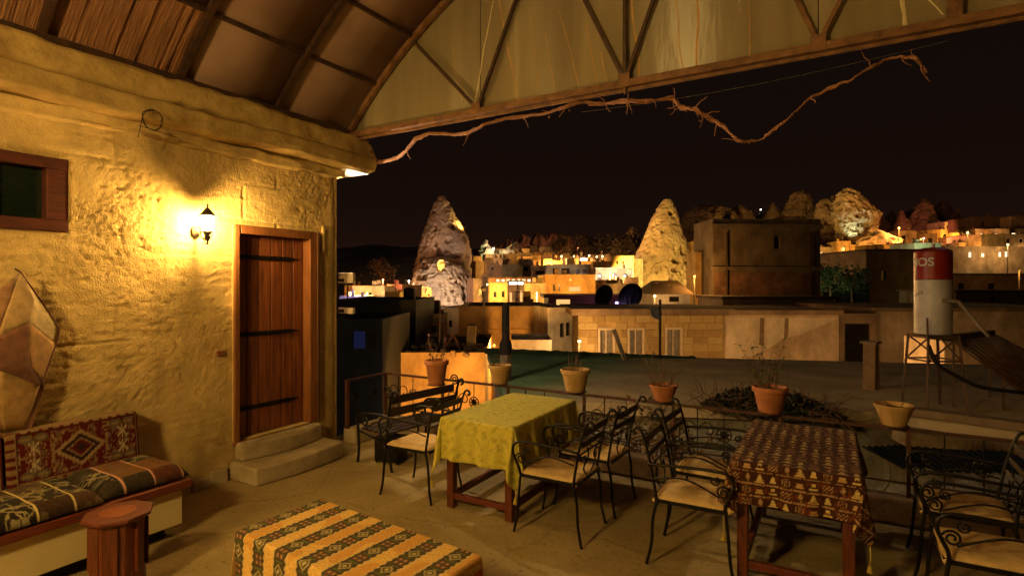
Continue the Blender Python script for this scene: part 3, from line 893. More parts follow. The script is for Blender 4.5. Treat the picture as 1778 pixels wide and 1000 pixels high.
for k in range(9):
    m = MB(); x = xl + 0.22 + 0.9 * k
    for s in (-1, 1):
        sp = []
        for q in range(18):
            a = q / 17 * 3.6 * math.pi / 2
            r = 0.085 * (1 - q / 24)
            sp.append((x + s * (0.09 - r * math.cos(a) * 0.9), YR + 0.037, 0.40 + 0.12 + r * math.sin(a)))
        m.tube(sp, 0.006, 5)
    m.tube([(x, YR + 0.037, 0.2), (x, YR + 0.037, RZ - 0.02)], 0.006, 5)
    m.build('scroll', iron, rail, world=True)

# ================================================================== IRON CHAIRS
def spiral(cx, cz, r0, turns, start, y, sgn=1, n=22):
    return [(cx + sgn * r0 * (1 - 0.75 * k / n) * math.cos(start + turns * 2 * math.pi * k / n), y, cz + r0 * (1 - 0.75 * k / n) * math.sin(start + turns * 2 * math.pi * k / n)) for k in range(n + 1)]
def smooth_pts(pts, n=6):
    """Catmull-Rom through pts"""
    P_ = [Vector(p) for p in pts]
    out = []
    for i in range(len(P_) - 1):
        a, b, c, d_ = P_[max(i - 1, 0)], P_[i], P_[i + 1], P_[min(i + 2, len(P_) - 1)]
        for k in range(n):
            t = k / n
            out.append(0.5 * ((2 * b) + (c - a) * t + (2 * a - 5 * b + 4 * c - d_) * t * t + (3 * b - a - 3 * c + d_) * t ** 3))
    out.append(P_[-1])
    return out
def make_chair():
    """faces +x, back at -x, seat centre over the origin"""
    c = thing('iron_armchair', 'x', 'chair', (0, 0, 0))
    R = 0.0105
    sx, sy = 0.225, 0.215
    for s in (-1, 1):
        y = s * (sy + 0.012)
        MB().tube(smooth_pts([(sx - 0.01, y, 0.44), (sx + 0.005, y, 0.30), (sx + 0.02, y + s * 0.004, 0.12), (sx + 0.045, y + s * 0.01, 0.0)]), R, 8).build('leg', iron, c, smooth='all')
        MB().tube(smooth_pts([(-sx + 0.02, y, 0.44), (-sx - 0.01, y, 0.30), (-sx - 0.02, y, 0.14), (-sx - 0.05, y + s * 0.01, 0.0)]), R, 8).build('leg', iron, c, smooth='all')
        MB().tube(smooth_pts([(-sx + 0.02, y, 0.40), (-sx, y, 0.52), (-sx - 0.03, y, 0.68), (-sx - 0.075, y, 0.84), (-sx - 0.105, y, 0.885), (-sx - 0.135, y, 0.875), (-sx - 0.14, y, 0.85), (-sx - 0.12, y, 0.845)]), 0.010, 8).build('back_upright', iron, c, smooth='all')
        ya = s * (sy + 0.03)
        arm = MB()
        arm.tube(smooth_pts([(-sx - 0.035, ya, 0.66), (-sx + 0.12, ya + s * 0.008, 0.675), (sx - 0.06, ya + s * 0.012, 0.685), (sx + 0.02, ya + s * 0.012, 0.665), (sx + 0.045, ya + s * 0.01, 0.61), (sx + 0.025, ya + s * 0.005, 0.55), (sx - 0.005, ya, 0.48), (sx - 0.01, ya - s * 0.015, 0.43)]), 0.0105, 8)
        ao = arm.build('arm', iron, c, smooth='all')
        sc = MB()
        sc.tube(spiral(sx - 0.02, 0.555, 0.042, 1.6, 0.3, ya), 0.0065, 6)
        sc.tube(spiral(sx - 0.07, 0.62, 0.03, 1.5, 2.0, ya, -1), 0.006, 6)
        sc.tube(smooth_pts([(sx - 0.04, ya, 0.52), (0.05, ya, 0.58), (-0.06, ya, 0.60), (-sx, ya, 0.57)]), 0.006, 6)
        sc.build('arm_scroll', iron, ao, smooth='all')
    f = MB()
    for a, b2 in (((-sx, -sy), (sx, -sy)), ((sx, -sy), (sx, sy)), ((sx, sy), (-sx, sy)), ((-sx, sy), (-sx, -sy))):
        f.bar((a[0], a[1], 0.425), (b2[0], b2[1], 0.425), 0.024, 0.024)
    f.build('seat_frame', iron, c)
    for k in range(5):
        x = -0.16 + 0.08 * k
        MB().box(x - 0.02, x + 0.02, -sy + 0.012, sy - 0.012, 0.417, 0.427).build('seat_slat', iron, c)
    # flat cotton pad, slightly domed with limp corners
    n = 22
    U, V = np.meshgrid(np.linspace(-1, 1, n), np.linspace(-1, 1, n), indexing='ij')
    bul = np.clip(1 - U ** 6, 0, 1) * np.clip(1 - V ** 6, 0, 1)
    top = 0.442 + 0.020 * bul ** 0.5 + 0.009 * (fbm(U * 2 + 5, V * 2 + 3, 3) - 0.5)
    droop = -0.010 * (np.abs(U) ** 8 + np.abs(V) ** 8)
    pt = np.stack([U * (sx + 0.012) + 0.004 * V, V * (sy + 0.01), top + droop], -1)
    pad = grid_mesh('seat_pad', pt, pad_m, c)
    sd = pad.modifiers.new('thick', 'SOLIDIFY'); sd.thickness = 0.022; sd.offset = -1
    for z, x, h in ((0.80, -sx - 0.070, 0.024), (0.71, -sx - 0.047, 0.020)):
        m_ = MB(); m_.bar((x, -sy, z), (x, sy, z), 0.014, h * 2)
        m_.build('back_slat', M('dark_slat_wood', (0.05, 0.028, 0.018), (0.025, 0.014, 0.01), rough=0.5, bump=0.2, stretch=(1, 0.3, 4)), c, bevel=0.004)
    b_ = MB()
    for yy in (-0.1, 0.1):
        b_.tube(smooth_pts([(-sx - 0.005, yy * 0.4, 0.45), (-sx - 0.015, yy * 1.1, 0.52), (-sx - 0.03, yy * 0.6, 0.60), (-sx - 0.045, yy * 1.2, 0.675)]), 0.006, 6)
        sp = spiral(0, 0, 0.035, 1.5, 1.2, 0)
        b_.tube([(-sx - 0.02, yy + q[0] * (1 if yy > 0 else -1), 0.57 + q[2]) for q in sp], 0.0055, 6)
    b_.tube([(-sx - 0.028, -sy, 0.64), (-sx - 0.028, sy, 0.64)], 0.007, 6)
    b_.build('back_scrollwork', iron, c, smooth='all')
    return c
chairs = [
    ((-3.19, 3.87), 183, 'iron armchair with pale pad between the garden bench and the green table'),
    ((-1.80, 3.82), 180, 'iron armchair nearest the camera at the side of the green table'),
    ((-1.755, 4.42), 178, 'iron armchair behind another one at the green table, near the railing'),
    ((-0.80, 3.85), 1, 'iron armchair with brightest pad tucked against the brown patterned table'),
    ((-0.82, 4.45), -2, 'iron armchair with creased pad between brown table and railing'),
    ((0.72, 3.80), 181, 'iron armchair in dim light at the lower right corner'),
    ((0.71, 4.50), 179, 'iron armchair in dim light beyond the corner one, by the railing'),
]
proto = make_chair()
for i, ((x, y), a, lab) in enumerate(chairs):
    o = proto if i == 0 else copy_tree(proto)
    o.location = (x, y, 0.004); o.rotation_euler = (0, 0, math.radians(a))
    o['label'] = lab; o['group'] = 'iron armchairs around the tables'

# ================================================================== GARDEN BENCH (low, slatted back, faces the house)
g0, g1 = Vector((-3.78, 4.12, 0)), Vector((-3.66, 5.03, 0))
gl = (g1 - g0).length
gb = thing('garden_bench', 'low black iron garden bench with dark slatted back beside the corner of the railing', 'bench', g0, math.atan2((g1 - g0).y, (g1 - g0).x))
# local x along the bench, local +y towards the house
slat_m = MATS['dark_slat_wood']
for k, (y, z) in enumerate(((0.03, 0.69), (0.01, 0.575))):
    m = MB(); m.box(0.0, gl, y - 0.4 * 0 - 0.012, y + 0.012, z - 0.04, z + 0.04); m.build('back_slat', slat_m, gb, bevel=0.005)
for k in range(5):
    y = 0.08 + 0.085 * k
    m = MB(); m.box(0.01, gl - 0.01, y, y + 0.065, 0.335, 0.36); m.build('seat_slat', slat_m, gb, bevel=0.005)
for x in (-0.015, gl + 0.015):
    m = MB()
    m.tube(smooth_pts([(x, -0.03, 0.0), (x, 0.02, 0.2), (x, 0.05, 0.34), (x, 0.03, 0.5), (x, -0.01, 0.68), (x, -0.05, 0.78), (x, -0.09, 0.79), (x, -0.1, 0.75), (x, -0.07, 0.73)]), 0.013, 8)
    m.tube([(x, 0.03 + 0.055 * math.cos(a), 0.78 + 0.05 * math.sin(a)) for a in [k * 0.35 for k in range(16)]], 0.009, 6)
    m.tube([(x, 0.03 + 0.025 * math.cos(a), 0.78 + 0.025 * math.sin(a)) for a in [k * 0.5 for k in range(13)]], 0.008, 6)
    m.build('end_frame', iron, gb, smooth='all')
    a = MB()
    a.tube(smooth_pts([(x, 0.02, 0.52), (x, 0.16, 0.535), (x, 0.36, 0.52), (x, 0.47, 0.50), (x, 0.515, 0.45), (x, 0.50, 0.32), (x, 0.49, 0.15), (x, 0.51, 0.0)]), 0.014, 8)
    a.tube([(x, 0.40 + 0.06 * math.cos(k * 0.4) * (1 - k / 30), 0.43 + 0.06 * math.sin(k * 0.4) * (1 - k / 30)) for k in range(22)], 0.009, 6)
    a.tube(smooth_pts([(x, 0.05, 0.34), (x, 0.25, 0.30), (x, 0.49, 0.33)]), 0.011, 6)
    a.tube(smooth_pts([(x, 0.06, 0.4), (x, 0.2, 0.46), (x, 0.33, 0.40)]), 0.008, 6)
    a.build('arm', iron, gb, smooth='all')
# a dark crate standing under the bench arm
cr = thing('metal_box', 'dark square metal box standing under the low garden bench', 'box', (-4.0, 4.36, 0.004), math.radians(10))
MB().box(-0.14, 0.14, -0.10, 0.10, 0.02, 0.24).build('box_body', iron, cr, bevel=0.008)
MB().box(-0.15, 0.15, -0.11, 0.11, 0.2405, 0.262).build('lid', iron, cr, bevel=0.006)
for a, b2 in ((-0.12, -0.08), (0.12, -0.08), (-0.12, 0.08), (0.12, 0.08)):
    MB().box(a - 0.012, a + 0.012, b2 - 0.012, b2 + 0.012, 0, 0.02).build('foot', iron, cr)
MB().tube(smooth_pts([(-0.07, 0, 0.262), (-0.06, 0, 0.28), (0, 0, 0.29), (0.06, 0, 0.28), (0.07, 0, 0.262)]), 0.008, 6).build('handle', iron, cr)

# ================================================================== TABLES AND CLOTHS
def table(label, x0, x1, y0, y1, ztop, loc=None, rot=0.0, name='wooden_table'):
    cx, cy = (x0 + x1) / 2, (y0 + y1) / 2
    hx, hy = (x1 - x0) / 2, (y1 - y0) / 2
    t = thing(name, label, 'table', (cx, cy, 0.004), rot)
    MB().box(-hx + 0.004, hx - 0.004, -hy + 0.004, hy - 0.004, ztop - 0.03, ztop).build('tabletop', wood_red_h, t, bevel=0.004)
    w, ins = 0.032, 0.055
    for sx in (-1, 1):
        for sy in (-1, 1):
            a, b2 = sx * (hx - ins), sy * (hy - ins)
            MB().box(a - w, a + w, b2 - w, b2 + w, 0, ztop - 0.031).build('leg', wood_red, t, bevel=0.006)
        a = sx * (hx - ins)
        MB().box(a - 0.014, a + 0.014, -hy + ins + w, hy - ins - w, ztop - 0.12, ztop - 0.032).build('apron', wood_red_h, t)
        MB().box(a - 0.02, a + 0.02, -hy + ins + w, hy - ins - w, 0.07, 0.12).build('stretcher', wood_red_h, t, bevel=0.004)
    for sy in (-1, 1):
        b2 = sy * (hy - ins)
        MB().box(-hx + ins + w, hx - ins - w, b2 - 0.014, b2 + 0.014, ztop - 0.118, ztop - 0.032).build('apron', wood_red_h, t)
        MB().box(-hx + ins + w, hx - ins - w, b2 - 0.02, b2 + 0.02, 0.072, 0.118).build('stretcher', wood_red_h, t, bevel=0.004)
    return t

def cloth(name, label, cat, cx, cy, rot, hx, hy, ox, oy, ztop, mat, pattern, step=0.006, flare=0.16, ripple=0.022, seed=0, bunch=1.0, lift=0.0035):
    """cloth laid over a table top hx,hy (half sizes) with overhang ox,oy. pattern(A,B)-> colours in flat cloth coordinates"""
    na, nb_ = int(2 * (hx + ox) / step), int(2 * (hy + oy) / step)
    A, B = np.meshgrid(np.linspace(-hx - ox, hx + ox, na), np.linspace(-hy - oy, hy + oy, nb_), indexing='ij')
    ca, cb = np.clip(A, -hx, hx), np.clip(B, -hy, hy)
    da, db = A - ca, B - cb
    Ld = np.hypot(da, db) + 1e-9
    ua, ub = da / Ld, db / Ld
    Lz = np.where(Ld < 1e-6, 0, Ld)
    # rounded fold at the table edge
    rr = 0.018
    th = np.clip(Lz / rr, 0, math.pi / 2)
    outw = rr * np.sin(th) + np.clip(Lz - rr * math.pi / 2, 0, None) * flare * 0.35
    drop = rr * (1 - np.cos(th)) + np.clip(Lz - rr * math.pi / 2, 0, None) * 0.985
    # folds: ripple grows with hang length, running along the edge
    tang = ca * np.abs(ub) + cb * np.abs(ua) + (ua * hy - ub * hx) * 0.0
    ang = np.arctan2(ub, ua)
    ph = tang * 21 + ang * 5.0 + seed
    fold = (np.sin(ph) + 0.5 * np.sin(ph * 2.3 + 1.3 + seed)) * ripple * np.clip(Lz / 0.22, 0, 1) ** 1.2
    outw = outw + np.clip(fold, -outw * 0.8 - 0.0, None)
    corner = np.minimum(np.abs(da), np.abs(db))
    cf = np.clip(corner / 0.15, 0, 1)
    # corner falls in a pleat: pull sideways alternately
    side = np.sign(np.abs(da) - np.abs(db))
    pull = 0.035 * cf * np.sin(np.clip((np.abs(da) - np.abs(db)) / 0.1, -1.5, 1.5) * 1.2) * bunch
    X = ca + ua * outw + np.abs(ub) * 0 + pull * np.sign(da + 1e-9)
    Yp = cb + ub * outw - pull * np.sign(db + 1e-9)
    wr = fbm(A * 5 + seed, B * 5 + 3, 3) - 0.5
    crs = np.exp(-(np.abs(fbm(A * 4 + 30 + seed, B * 4, 3) - 0.5) / 0.02) ** 2)
    Z = ztop + lift + 0.003 - drop + (0.005 * wr + 0.0022 * crs) * np.clip(1 - Lz / 0.1, 0, 1)
    X = X + ua * 0.010 * wr * np.clip(Lz / 0.1, 0, 1); Yp = Yp + ub * 0.010 * wr * np.clip(Lz / 0.1, 0, 1)
    colr = pattern(A, B)
    o = grid_mesh(name, np.stack([X, Yp, Z], -1), mat, None, colr)
    o.location = (cx, cy, 0); o.rotation_euler = (0, 0, rot)
    sd = o.modifiers.new('thick', 'SOLIDIFY'); sd.thickness = 0.0018; sd.offset = 1
    tag(o, label, cat)
    corners = [Vector((X[i, j], Yp[i, j], Z[i, j])) for i in (0, -1) for j in (0, -1)]
    return o, corners

def mixc(base, col, mk):
    mk = np.clip(mk, 0, 1)[..., None]
    return base * (1 - mk) + np.array(col) * mk
def full(A, col):
    return np.ones(A.shape + (3,)) * np.array(col)

# ---- green brocade table
GX0, GX1, GY0, GY1 = -2.80, -2.13, 3.67, 4.83
table('red wooden table under the green brocade cloth', GX0, GX1, GY0, GY1, 0.74)
def brocade(A, B):
    c = full(A, (0.54, 0.47, 0.07))
    c2 = (0.33, 0.29, 0.04)
    pa, pb = A / 0.085, B / 0.085
    w = fbm(A * 24 + 9, B * 24 + 2, 3)
    fl_ = np.sin(pa * math.pi + 1.5 * np.sin(pb * 2.2)) * np.sin(pb * math.pi + 1.7 * np.sin(pa * 1.7)) 
    mk = np.clip((np.abs(fl_) - 0.32) * 8, 0, 1) * np.clip((w - 0.40) * 9, 0, 1)
    c = mixc(c, c2, mk * 0.65)
    ln = np.clip((0.035 - np.abs((w - 0.5))) * 40, 0, 1)
    return mixc(c, (0.62, 0.55, 0.12), ln * 0.45)
brocade_m = MA('green_brocade', 0.62, 0.25, 300, 0.3, 0.15)
gc, cs = cloth('tablecloth', 'yellow green brocade tablecloth with pointed hanging corners', 'tablecloth', (GX0 + GX1) / 2, (GY0 + GY1) / 2, 0, (GX1 - GX0) / 2, (GY1 - GY0) / 2, 0.35, 0.34, 0.744, brocade_m, brocade, step=0.008, seed=0.6, flare=0.35, ripple=0.016)
def tassels(parent, cs, length, tuft):
    for q in cs:
        m = MB()
        m.tube([q, q + Vector((0.003, 0, -length * 0.55)), q + Vector((0, 0.004, -length))], 0.004, 6)
        e_ = q + Vector((0, 0.004, -length))
        m.lathe([(0.002, 0.004), (0.011, -0.004), (0.012, -0.016), (0.016, -0.03), (0.018, -tuft), (0.004, -tuft - 0.004)], tuple(e_), 9, 0.12)
        m.build('tassel', tassel_m, parent, smooth='all')
tassels(gc, cs, 0.05, 0.05)

# ---- brown motif table
BX0, BX1, BY0, BY1 = -0.55, 0.13, 3.69, 4.87
table('red wooden table under the brown motif cloth', BX0, BX1, BY0, BY1, 0.74)
def motifs(A, B):
    base = (0.050, 0.016, 0.010)
    gold = (0.62, 0.46, 0.17)
    tan = (0.36, 0.22, 0.11)
    c = full(A, base)
    wv = fbm(A * 60, B * 60, 2)
    c = c * (0.75 + 0.5 * wv[..., None])
    s = 0.072
    i, j = np.floor(A / s).astype(int), np.floor(B / s).astype(int)
    u, v = A / s - i - 0.5, B / s - j - 0.5      # -0.5..0.5
    k = (i * 3 + j * 5) % 7
    # cell grid
    edge = np.maximum(np.abs(u), np.abs(v))
    c = mixc(c, tan, (edge > 0.455) & (edge < 0.49) & (wv > 0.35))
    # 0 bell, 1 bird, 2 jar, 3 rosette, 4 tulip fan, 5 lattice, 6 hat
    bell = (v < 0.27) & (v > -0.25) & (np.abs(u) < 0.07 + 0.25 * np.clip(0.27 - v, 0, 1) ** 0.8)
    bird = (((u - 0.08) / 0.15) ** 2 + ((v - 0.06) / 0.22) ** 2 < 1) | ((np.abs(u + v * 0.7 + 0.06) < 0.06) & (v < 0) & (v > -0.36)) | ((u - 0.10) ** 2 + (v - 0.30) ** 2 < 0.006)
    jar = ((np.abs(u) < 0.16) & (v > 0.0) & (v < 0.3) & ~((np.abs(u) < 0.08) & (v < 0.07))) | ((np.abs(u) < 0.30) & (v > -0.3) & (v < -0.12))
    r, a = np.hypot(u, v), np.arctan2(v, u)
    ros = ((np.abs(r - 0.30) < 0.04) | (np.abs(r - 0.15) < 0.03) | (r < 0.05)) & (np.sin(a * 12) > -0.5)
    fan = (v > -0.33) & (v < 0.33) & (np.abs(u) < 0.08 + 0.55 * np.clip(0.2 - v, 0, 1) + 0.04 * np.sin(v * 50)) & ~((np.sin(u * 42) > 0.6) & (np.sin(v * 42) > 0.3))
    lat = (np.abs(u) < 0.36) & (np.abs(v) < 0.3) & (np.sin(u * 60) * np.sin(v * 60) > 0.1)
    hat = ((np.abs(u) < 0.32) & (v < -0.14) & (v > -0.24)) | ((np.abs(u) < 0.2) & (v >= -0.14) & (v < 0.1))
    for q, (mk, col) in enumerate(((bell, gold), (bird, tan), (jar, gold), (ros, tan), (fan, gold), (lat, tan), (hat, (0.45, 0.28, 0.11)))):
        c = mixc(c, col, (k == q) & mk)
    # red fleck
    c = mixc(c, (0.20, 0.05, 0.02), (fbm(A * 45 + 9, B * 45, 2) > 0.70) * 0.5)
    return c
motif_m = MA('brown_motif_weave', 0.8, 0.25, 300, 0.15, 0.2)
bc, cs = cloth('tablecloth', 'dark brown tablecloth woven with gold birds and bells', 'tablecloth', (BX0 + BX1) / 2, (BY0 + BY1) / 2, 0, (BX1 - BX0) / 2, (BY1 - BY0) / 2, 0.27, 0.26, 0.744, motif_m, motifs, step=0.0055, seed=2.2, flare=0.22, ripple=0.014, bunch=1.6)
tassels(bc, cs, 0.11, 0.035)

# ---- low table with the striped kilim
A_, B_, C_ = Pz(412, 920.6, 0.48), Pz(560, 870.5, 0.48), Pz(835.6, 968.6, 0.48)
ex = (C_ - B_); KL = ex.length; ex.normalize()
KW = (B_ - A_).length
kc = A_ + (B_ - A_) * 0.5 + ex * KL * 0.5
krot = math.atan2(ex.y, ex.x)
table('low wooden coffee table under the striped kilim', kc.x - KL / 2, kc.x + KL / 2, kc.y - KW / 2, kc.y + KW / 2, 0.476, rot=krot, name='coffee_table')
def kilim(A, B):
    gold = (0.72, 0.46, 0.13)
    dark = (0.075, 0.058, 0.026)
    cream = (0.62, 0.47, 0.22)
    c = full(A, gold)
    c = c * (0.85 + 0.3 * fbm(A * 50, B * 200, 2)[..., None])
    c = mixc(c, (0.55, 0.22, 0.03), (fbm(A * 5 + 3, B * 4, 2) > 0.55) * 0.5)
    per = 0.192
    X = A + KL / 2 - 0.03
    kq = np.round(X / per)
    dx = X - kq * per
    zz = 0.044 + 0.012 * np.abs(((B / 0.04) % 1) * 2 - 1)
    zz = np.floor(zz / 0.004) * 0.004
    band = np.abs(dx) < zz
    rim = (np.abs(dx) >= zz) & (np.abs(dx) < zz + 0.010)
    c = mixc(c, cream, rim)
    c = mixc(c, dark, band)
    # medallions along each band
    pv = 0.092
    row = np.round(B / pv)
    db = B - row * pv
    # stepped diamond outline
    q = np.floor((np.abs(dx) * 1.0 + np.abs(db) * 1.0) / 0.005) * 0.005
    even = (row + kq) % 2 == 0
    c = mixc(c, (0.36, 0.30, 0.14), band & even & (q < 0.036))
    c = mixc(c, dark, band & even & (q < 0.024))
    c = mixc(c, (0.45, 0.38, 0.19), band & even & (q < 0.012))
    sq = np.maximum(np.abs(np.abs(dx) - 0.016), np.abs(np.abs(db) - 0.016))
    c = mixc(c, (0.24, 0.11, 0.055), band & ~even & (sq < 0.011))
    c = mixc(c, (0.50, 0.30, 0.15), band & ~even & (sq < 0.005))
    gr = band & (np.abs(np.abs(db) - pv / 2) < 0.006) & (np.abs(dx) < 0.03)
    c = mixc(c, (0.11, 0.13, 0.045), gr)
    # end borders
    end = np.abs(A) > KL / 2 + 0.045
    c = mixc(c, (0.50, 0.16, 0.04), end & (A > 0))
    tri = np.abs(((B / 0.028) % 1) * 2 - 1) * 0.02
    c = mixc(c, cream, (np.abs(A) > KL / 2 + 0.045) & (np.abs(A) < KL / 2 + 0.058 + tri))
    q3 = np.abs(np.abs(A) - KL / 2 - 0.14) + np.abs(((B / 0.12) % 1) - 0.5) * 0.12
    c = mixc(c, cream, end & (np.abs(q3 - 0.028) < 0.006))
    return c
kilim_m = MA('striped_kilim_weave', 0.95, 0.35, 350, 0.15, 0.2)
cloth('tablecloth', 'gold kilim cloth with dark diamond stripes on the low table', 'tablecloth', kc.x, kc.y, krot, KL / 2, KW / 2, 0.24, 0.30, 0.48, kilim_m, kilim, step=0.0045, seed=1.1, flare=0.12, ripple=0.008)

# ================================================================== DIVAN BENCH WITH CUSHIONS
BFX = -4.08
divan = thing('divan_bench', 'built-in wall divan with red wooden seat board and cream front', 'bench', (XW + 0.4, 2.34, 0))
MB().box(XW + 0.05, BFX, -1.6, 2.335, 0.36, 0.42).build('seat_board', wood_red_h, divan, bevel=0.008, world=True)
yy = -1.55
for k, y in enumerate((-0.32, 0.99, 2.29)):
    MB().box(BFX - 0.07, BFX - 0.05, yy + 0.002, y - 0.002, 0.10, 0.359).build('front_board', cream_panel, divan, bevel=0.003, world=True)
    yy = y
MB().box(XW + 0.05, BFX - 0.072, 2.262, 2.282, 0.10, 0.359).build('end_board', cream_panel, divan, bevel=0.003, world=True)
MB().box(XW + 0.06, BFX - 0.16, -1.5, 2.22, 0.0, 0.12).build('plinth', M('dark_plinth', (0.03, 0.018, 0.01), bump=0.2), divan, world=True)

def pillow(name, label, x0, x1, y0, y1, z0, h, mat, pattern, round_=0.10, face='top', seed=0.0, lean=0.0):
    """soft mat with rounded edges, closed below; pattern in (along, across)"""
    step = 0.0055
    nu, nv = int((y1 - y0) / step), int((x1 - x0) / step)
    U, V = np.meshgrid(np.linspace(-1, 1, nu), np.linspace(-1, 1, nv), indexing='ij')
    hu, hv = (y1 - y0) / 2, (x1 - x0) / 2
    du, dv = (1 - np.abs(U)) * hu, (1 - np.abs(V)) * hv
    e_ = np.sqrt(np.clip(1 - (1 - np.clip(du / round_, 0, 1)) ** 2, 0, 1)) * np.sqrt(np.clip(1 - (1 - np.clip(dv / round_, 0, 1)) ** 2, 0, 1))
    Z = h * (0.12 + 0.88 * e_) + 0.014 * (fbm(U * 2.5 + seed, V * 2 + seed, 3) - 0.5) * e_
    Yv = (y0 + y1) / 2 + U * hu + 0.006 * (fbm(V * 3 + seed, U * 0 + 1, 2) - 0.5)
    Xv = (x0 + x1) / 2 + V * hv
    col = pattern(U * hu, V * hv)
    o = grid_mesh(name, np.stack([Xv - (x0 + x1) / 2, Yv - (y0 + y1) / 2, Z], -1), mat, None, col)
    o.location = ((x0 + x1) / 2, (y0 + y1) / 2, z0)
    sd = o.modifiers.new('thick', 'SOLIDIFY'); sd.thickness = 0.01; sd.offset = -1
    tag(o, label, 'cushion', 'cushions on the wall divan')
    return o
def patchwork(seed, palette, lines):
    def f(U, V):
        rs = np.random.RandomState(seed)
        c = full(U, palette[0])
        iu = np.floor((U + 3) / 0.19).astype(int); iv = np.floor((V + 3 + 0.03) / 0.27).astype(int)
        tab = rs.randint(0, len(palette), (64, 64))
        ix = tab[iu % 64, iv % 64]
        pal = np.array(palette) * np.array((1.2, 0.84, 0.8))
        c = 0.30 * pal[ix] * (0.6 + 0.8 * fbm(U * 70, V * 70, 3)[..., None])
        # woven leaf / flower figures in pale thread
        w = fbm(U * 17 + seed, V * 17, 3)
        fig = (np.abs(w - 0.5) < 0.045) & ((ix % 2) == 0)
        c = mixc(c, (0.27, 0.23, 0.11), fig * 0.8)
        blob = (fbm(U * 13 + seed * 3, V * 13 + 5, 2) > 0.66)
        c = mixc(c, palette[(seed + 2) % len(palette)], blob * 0.45)
        fr = (U + 3) / 0.19 - iu
        c = mixc(c, lines, (np.minimum(fr, 1 - fr) * 0.19 < 0.006))
        return c
    return f
weave = MA('patchwork_cushion_weave', 0.9, 0.35, 350, 0.2, 0.25)
pillow('seat_cushion', 'dark patchwork seat cushion with leaf figures at the near end of the divan', -4.69, -4.095, 1.0, 1.765, 0.421, 0.095, weave, patchwork(4, [(0.045, 0.04, 0.022), (0.16, 0.12, 0.055), (0.03, 0.035, 0.03), (0.10, 0.075, 0.035), (0.25, 0.20, 0.07)], (0.48, 0.38, 0.14)), seed=1)
pillow('seat_cushion', 'patchwork seat cushion with a red patch at the far end of the divan', -4.71, -4.13, 1.785, 2.33, 0.421, 0.10, weave, patchwork(9, [(0.05, 0.05, 0.03), (0.22, 0.10, 0.05), (0.035, 0.03, 0.03), (0.38, 0.24, 0.07), (0.42, 0.07, 0.02), (0.09, 0.09, 0.055)], (0.46, 0.25, 0.16)), seed=5)
pillow('seat_cushion', 'patchwork seat cushion at the nearest end of the wall divan', -4.70, -4.09, 0.2, 0.985, 0.421, 0.085, weave, patchwork(5, [(0.06, 0.04, 0.03), (0.20, 0.13, 0.06), (0.30, 0.10, 0.05)], (0.48, 0.36, 0.18)), seed=7)
# carpet bolster leaning on the wall
def carpet(U, V):
    red = (0.080, 0.007, 0.007); tan = (0.21, 0.13, 0.055); cream = (0.36, 0.28, 0.15); dk = (0.025, 0.010, 0.008); blue = (0.10, 0.085, 0.05)
    U = U * 1.24 - 0.02; V = V * 1.0
    U = np.floor(U / 0.007) * 0.007; V = np.floor(V / 0.006) * 0.006
    c = full(U, red)
    per = 1.0
    u = (U + per / 2) % per - per / 2
    v = V
    # stepped diamond medallion
    lf = fbm(U * 22 + 7, np.abs(V) * 22 + 3, 3)
    c = mixc(c, tan, (np.abs(lf - 0.5) < 0.035) * (np.abs(v) < 0.155))
    c = mixc(c, (0.13, 0.10, 0.06), (lf > 0.64) * (np.abs(v) < 0.155) * 0.8)
    q = (np.abs(u) * 0.66 + np.abs(v)) * 1.25
    qs = np.floor(q / 0.018) * 0.018
    for r0, r1, col in ((0.0, 0.02, dk), (0.02, 0.036, cream), (0.036, 0.054, red), (0.054, 0.09, tan), (0.09, 0.108, dk), (0.108, 0.145, (0.26, 0.17, 0.08))):
        c = mixc(c, col, (qs >= r0) & (qs < r1) & (np.abs(v) < 0.15))
    # hooked arms
    hook = (np.abs(np.abs(u) - 0.20 - 0.12 * np.abs(v)) < 0.012) & (np.abs(v) < 0.07)
    c = mixc(c, tan, hook)
    # crossed star flowers on both sides
    for s in (-1, 1):
        uu, vv = u - s * 0.335, np.abs(v) - 0.055
        r = np.abs(uu) + np.abs(vv)
        star = (np.abs(np.abs(uu) - np.abs(vv)) < 0.009) & (r < 0.075) | (np.abs(uu) < 0.006) & (np.abs(vv) < 0.05)
        c = mixc(c, cream, star)
        leaf = (((np.abs(uu) - 0.055) / 0.05) ** 2 + ((np.abs(v) - 0.125) / 0.026) ** 2 < 1)
        c = mixc(c, blue, leaf)
        c = mixc(c, tan, leaf & (((np.abs(uu) - 0.055) / 0.034) ** 2 + ((np.abs(v) - 0.125) / 0.013) ** 2 < 1))
    # guard border
    bd = np.abs(v) > 0.160
    c = mixc(c, tan, bd)
    c = mixc(c, red, bd & (((U / 0.075) % 1) < 0.42) & (np.abs(np.abs(v) - 0.180) < 0.010))
    c = mixc(c, dk, (np.abs(np.abs(v) - 0.160) < 0.004))
    ue = np.abs(u)
    c = mixc(c, tan, (ue > 0.452))
    c = mixc(c, dk, (np.abs(ue - 0.450) < 0.005))
    c = mixc(c, red, (ue > 0.465) & (((V / 0.06) % 1) < 0.4))
    return c
carpet_m = MA('carpet_pile', 1.0, 0.5, 260, 0.3, 0.25)
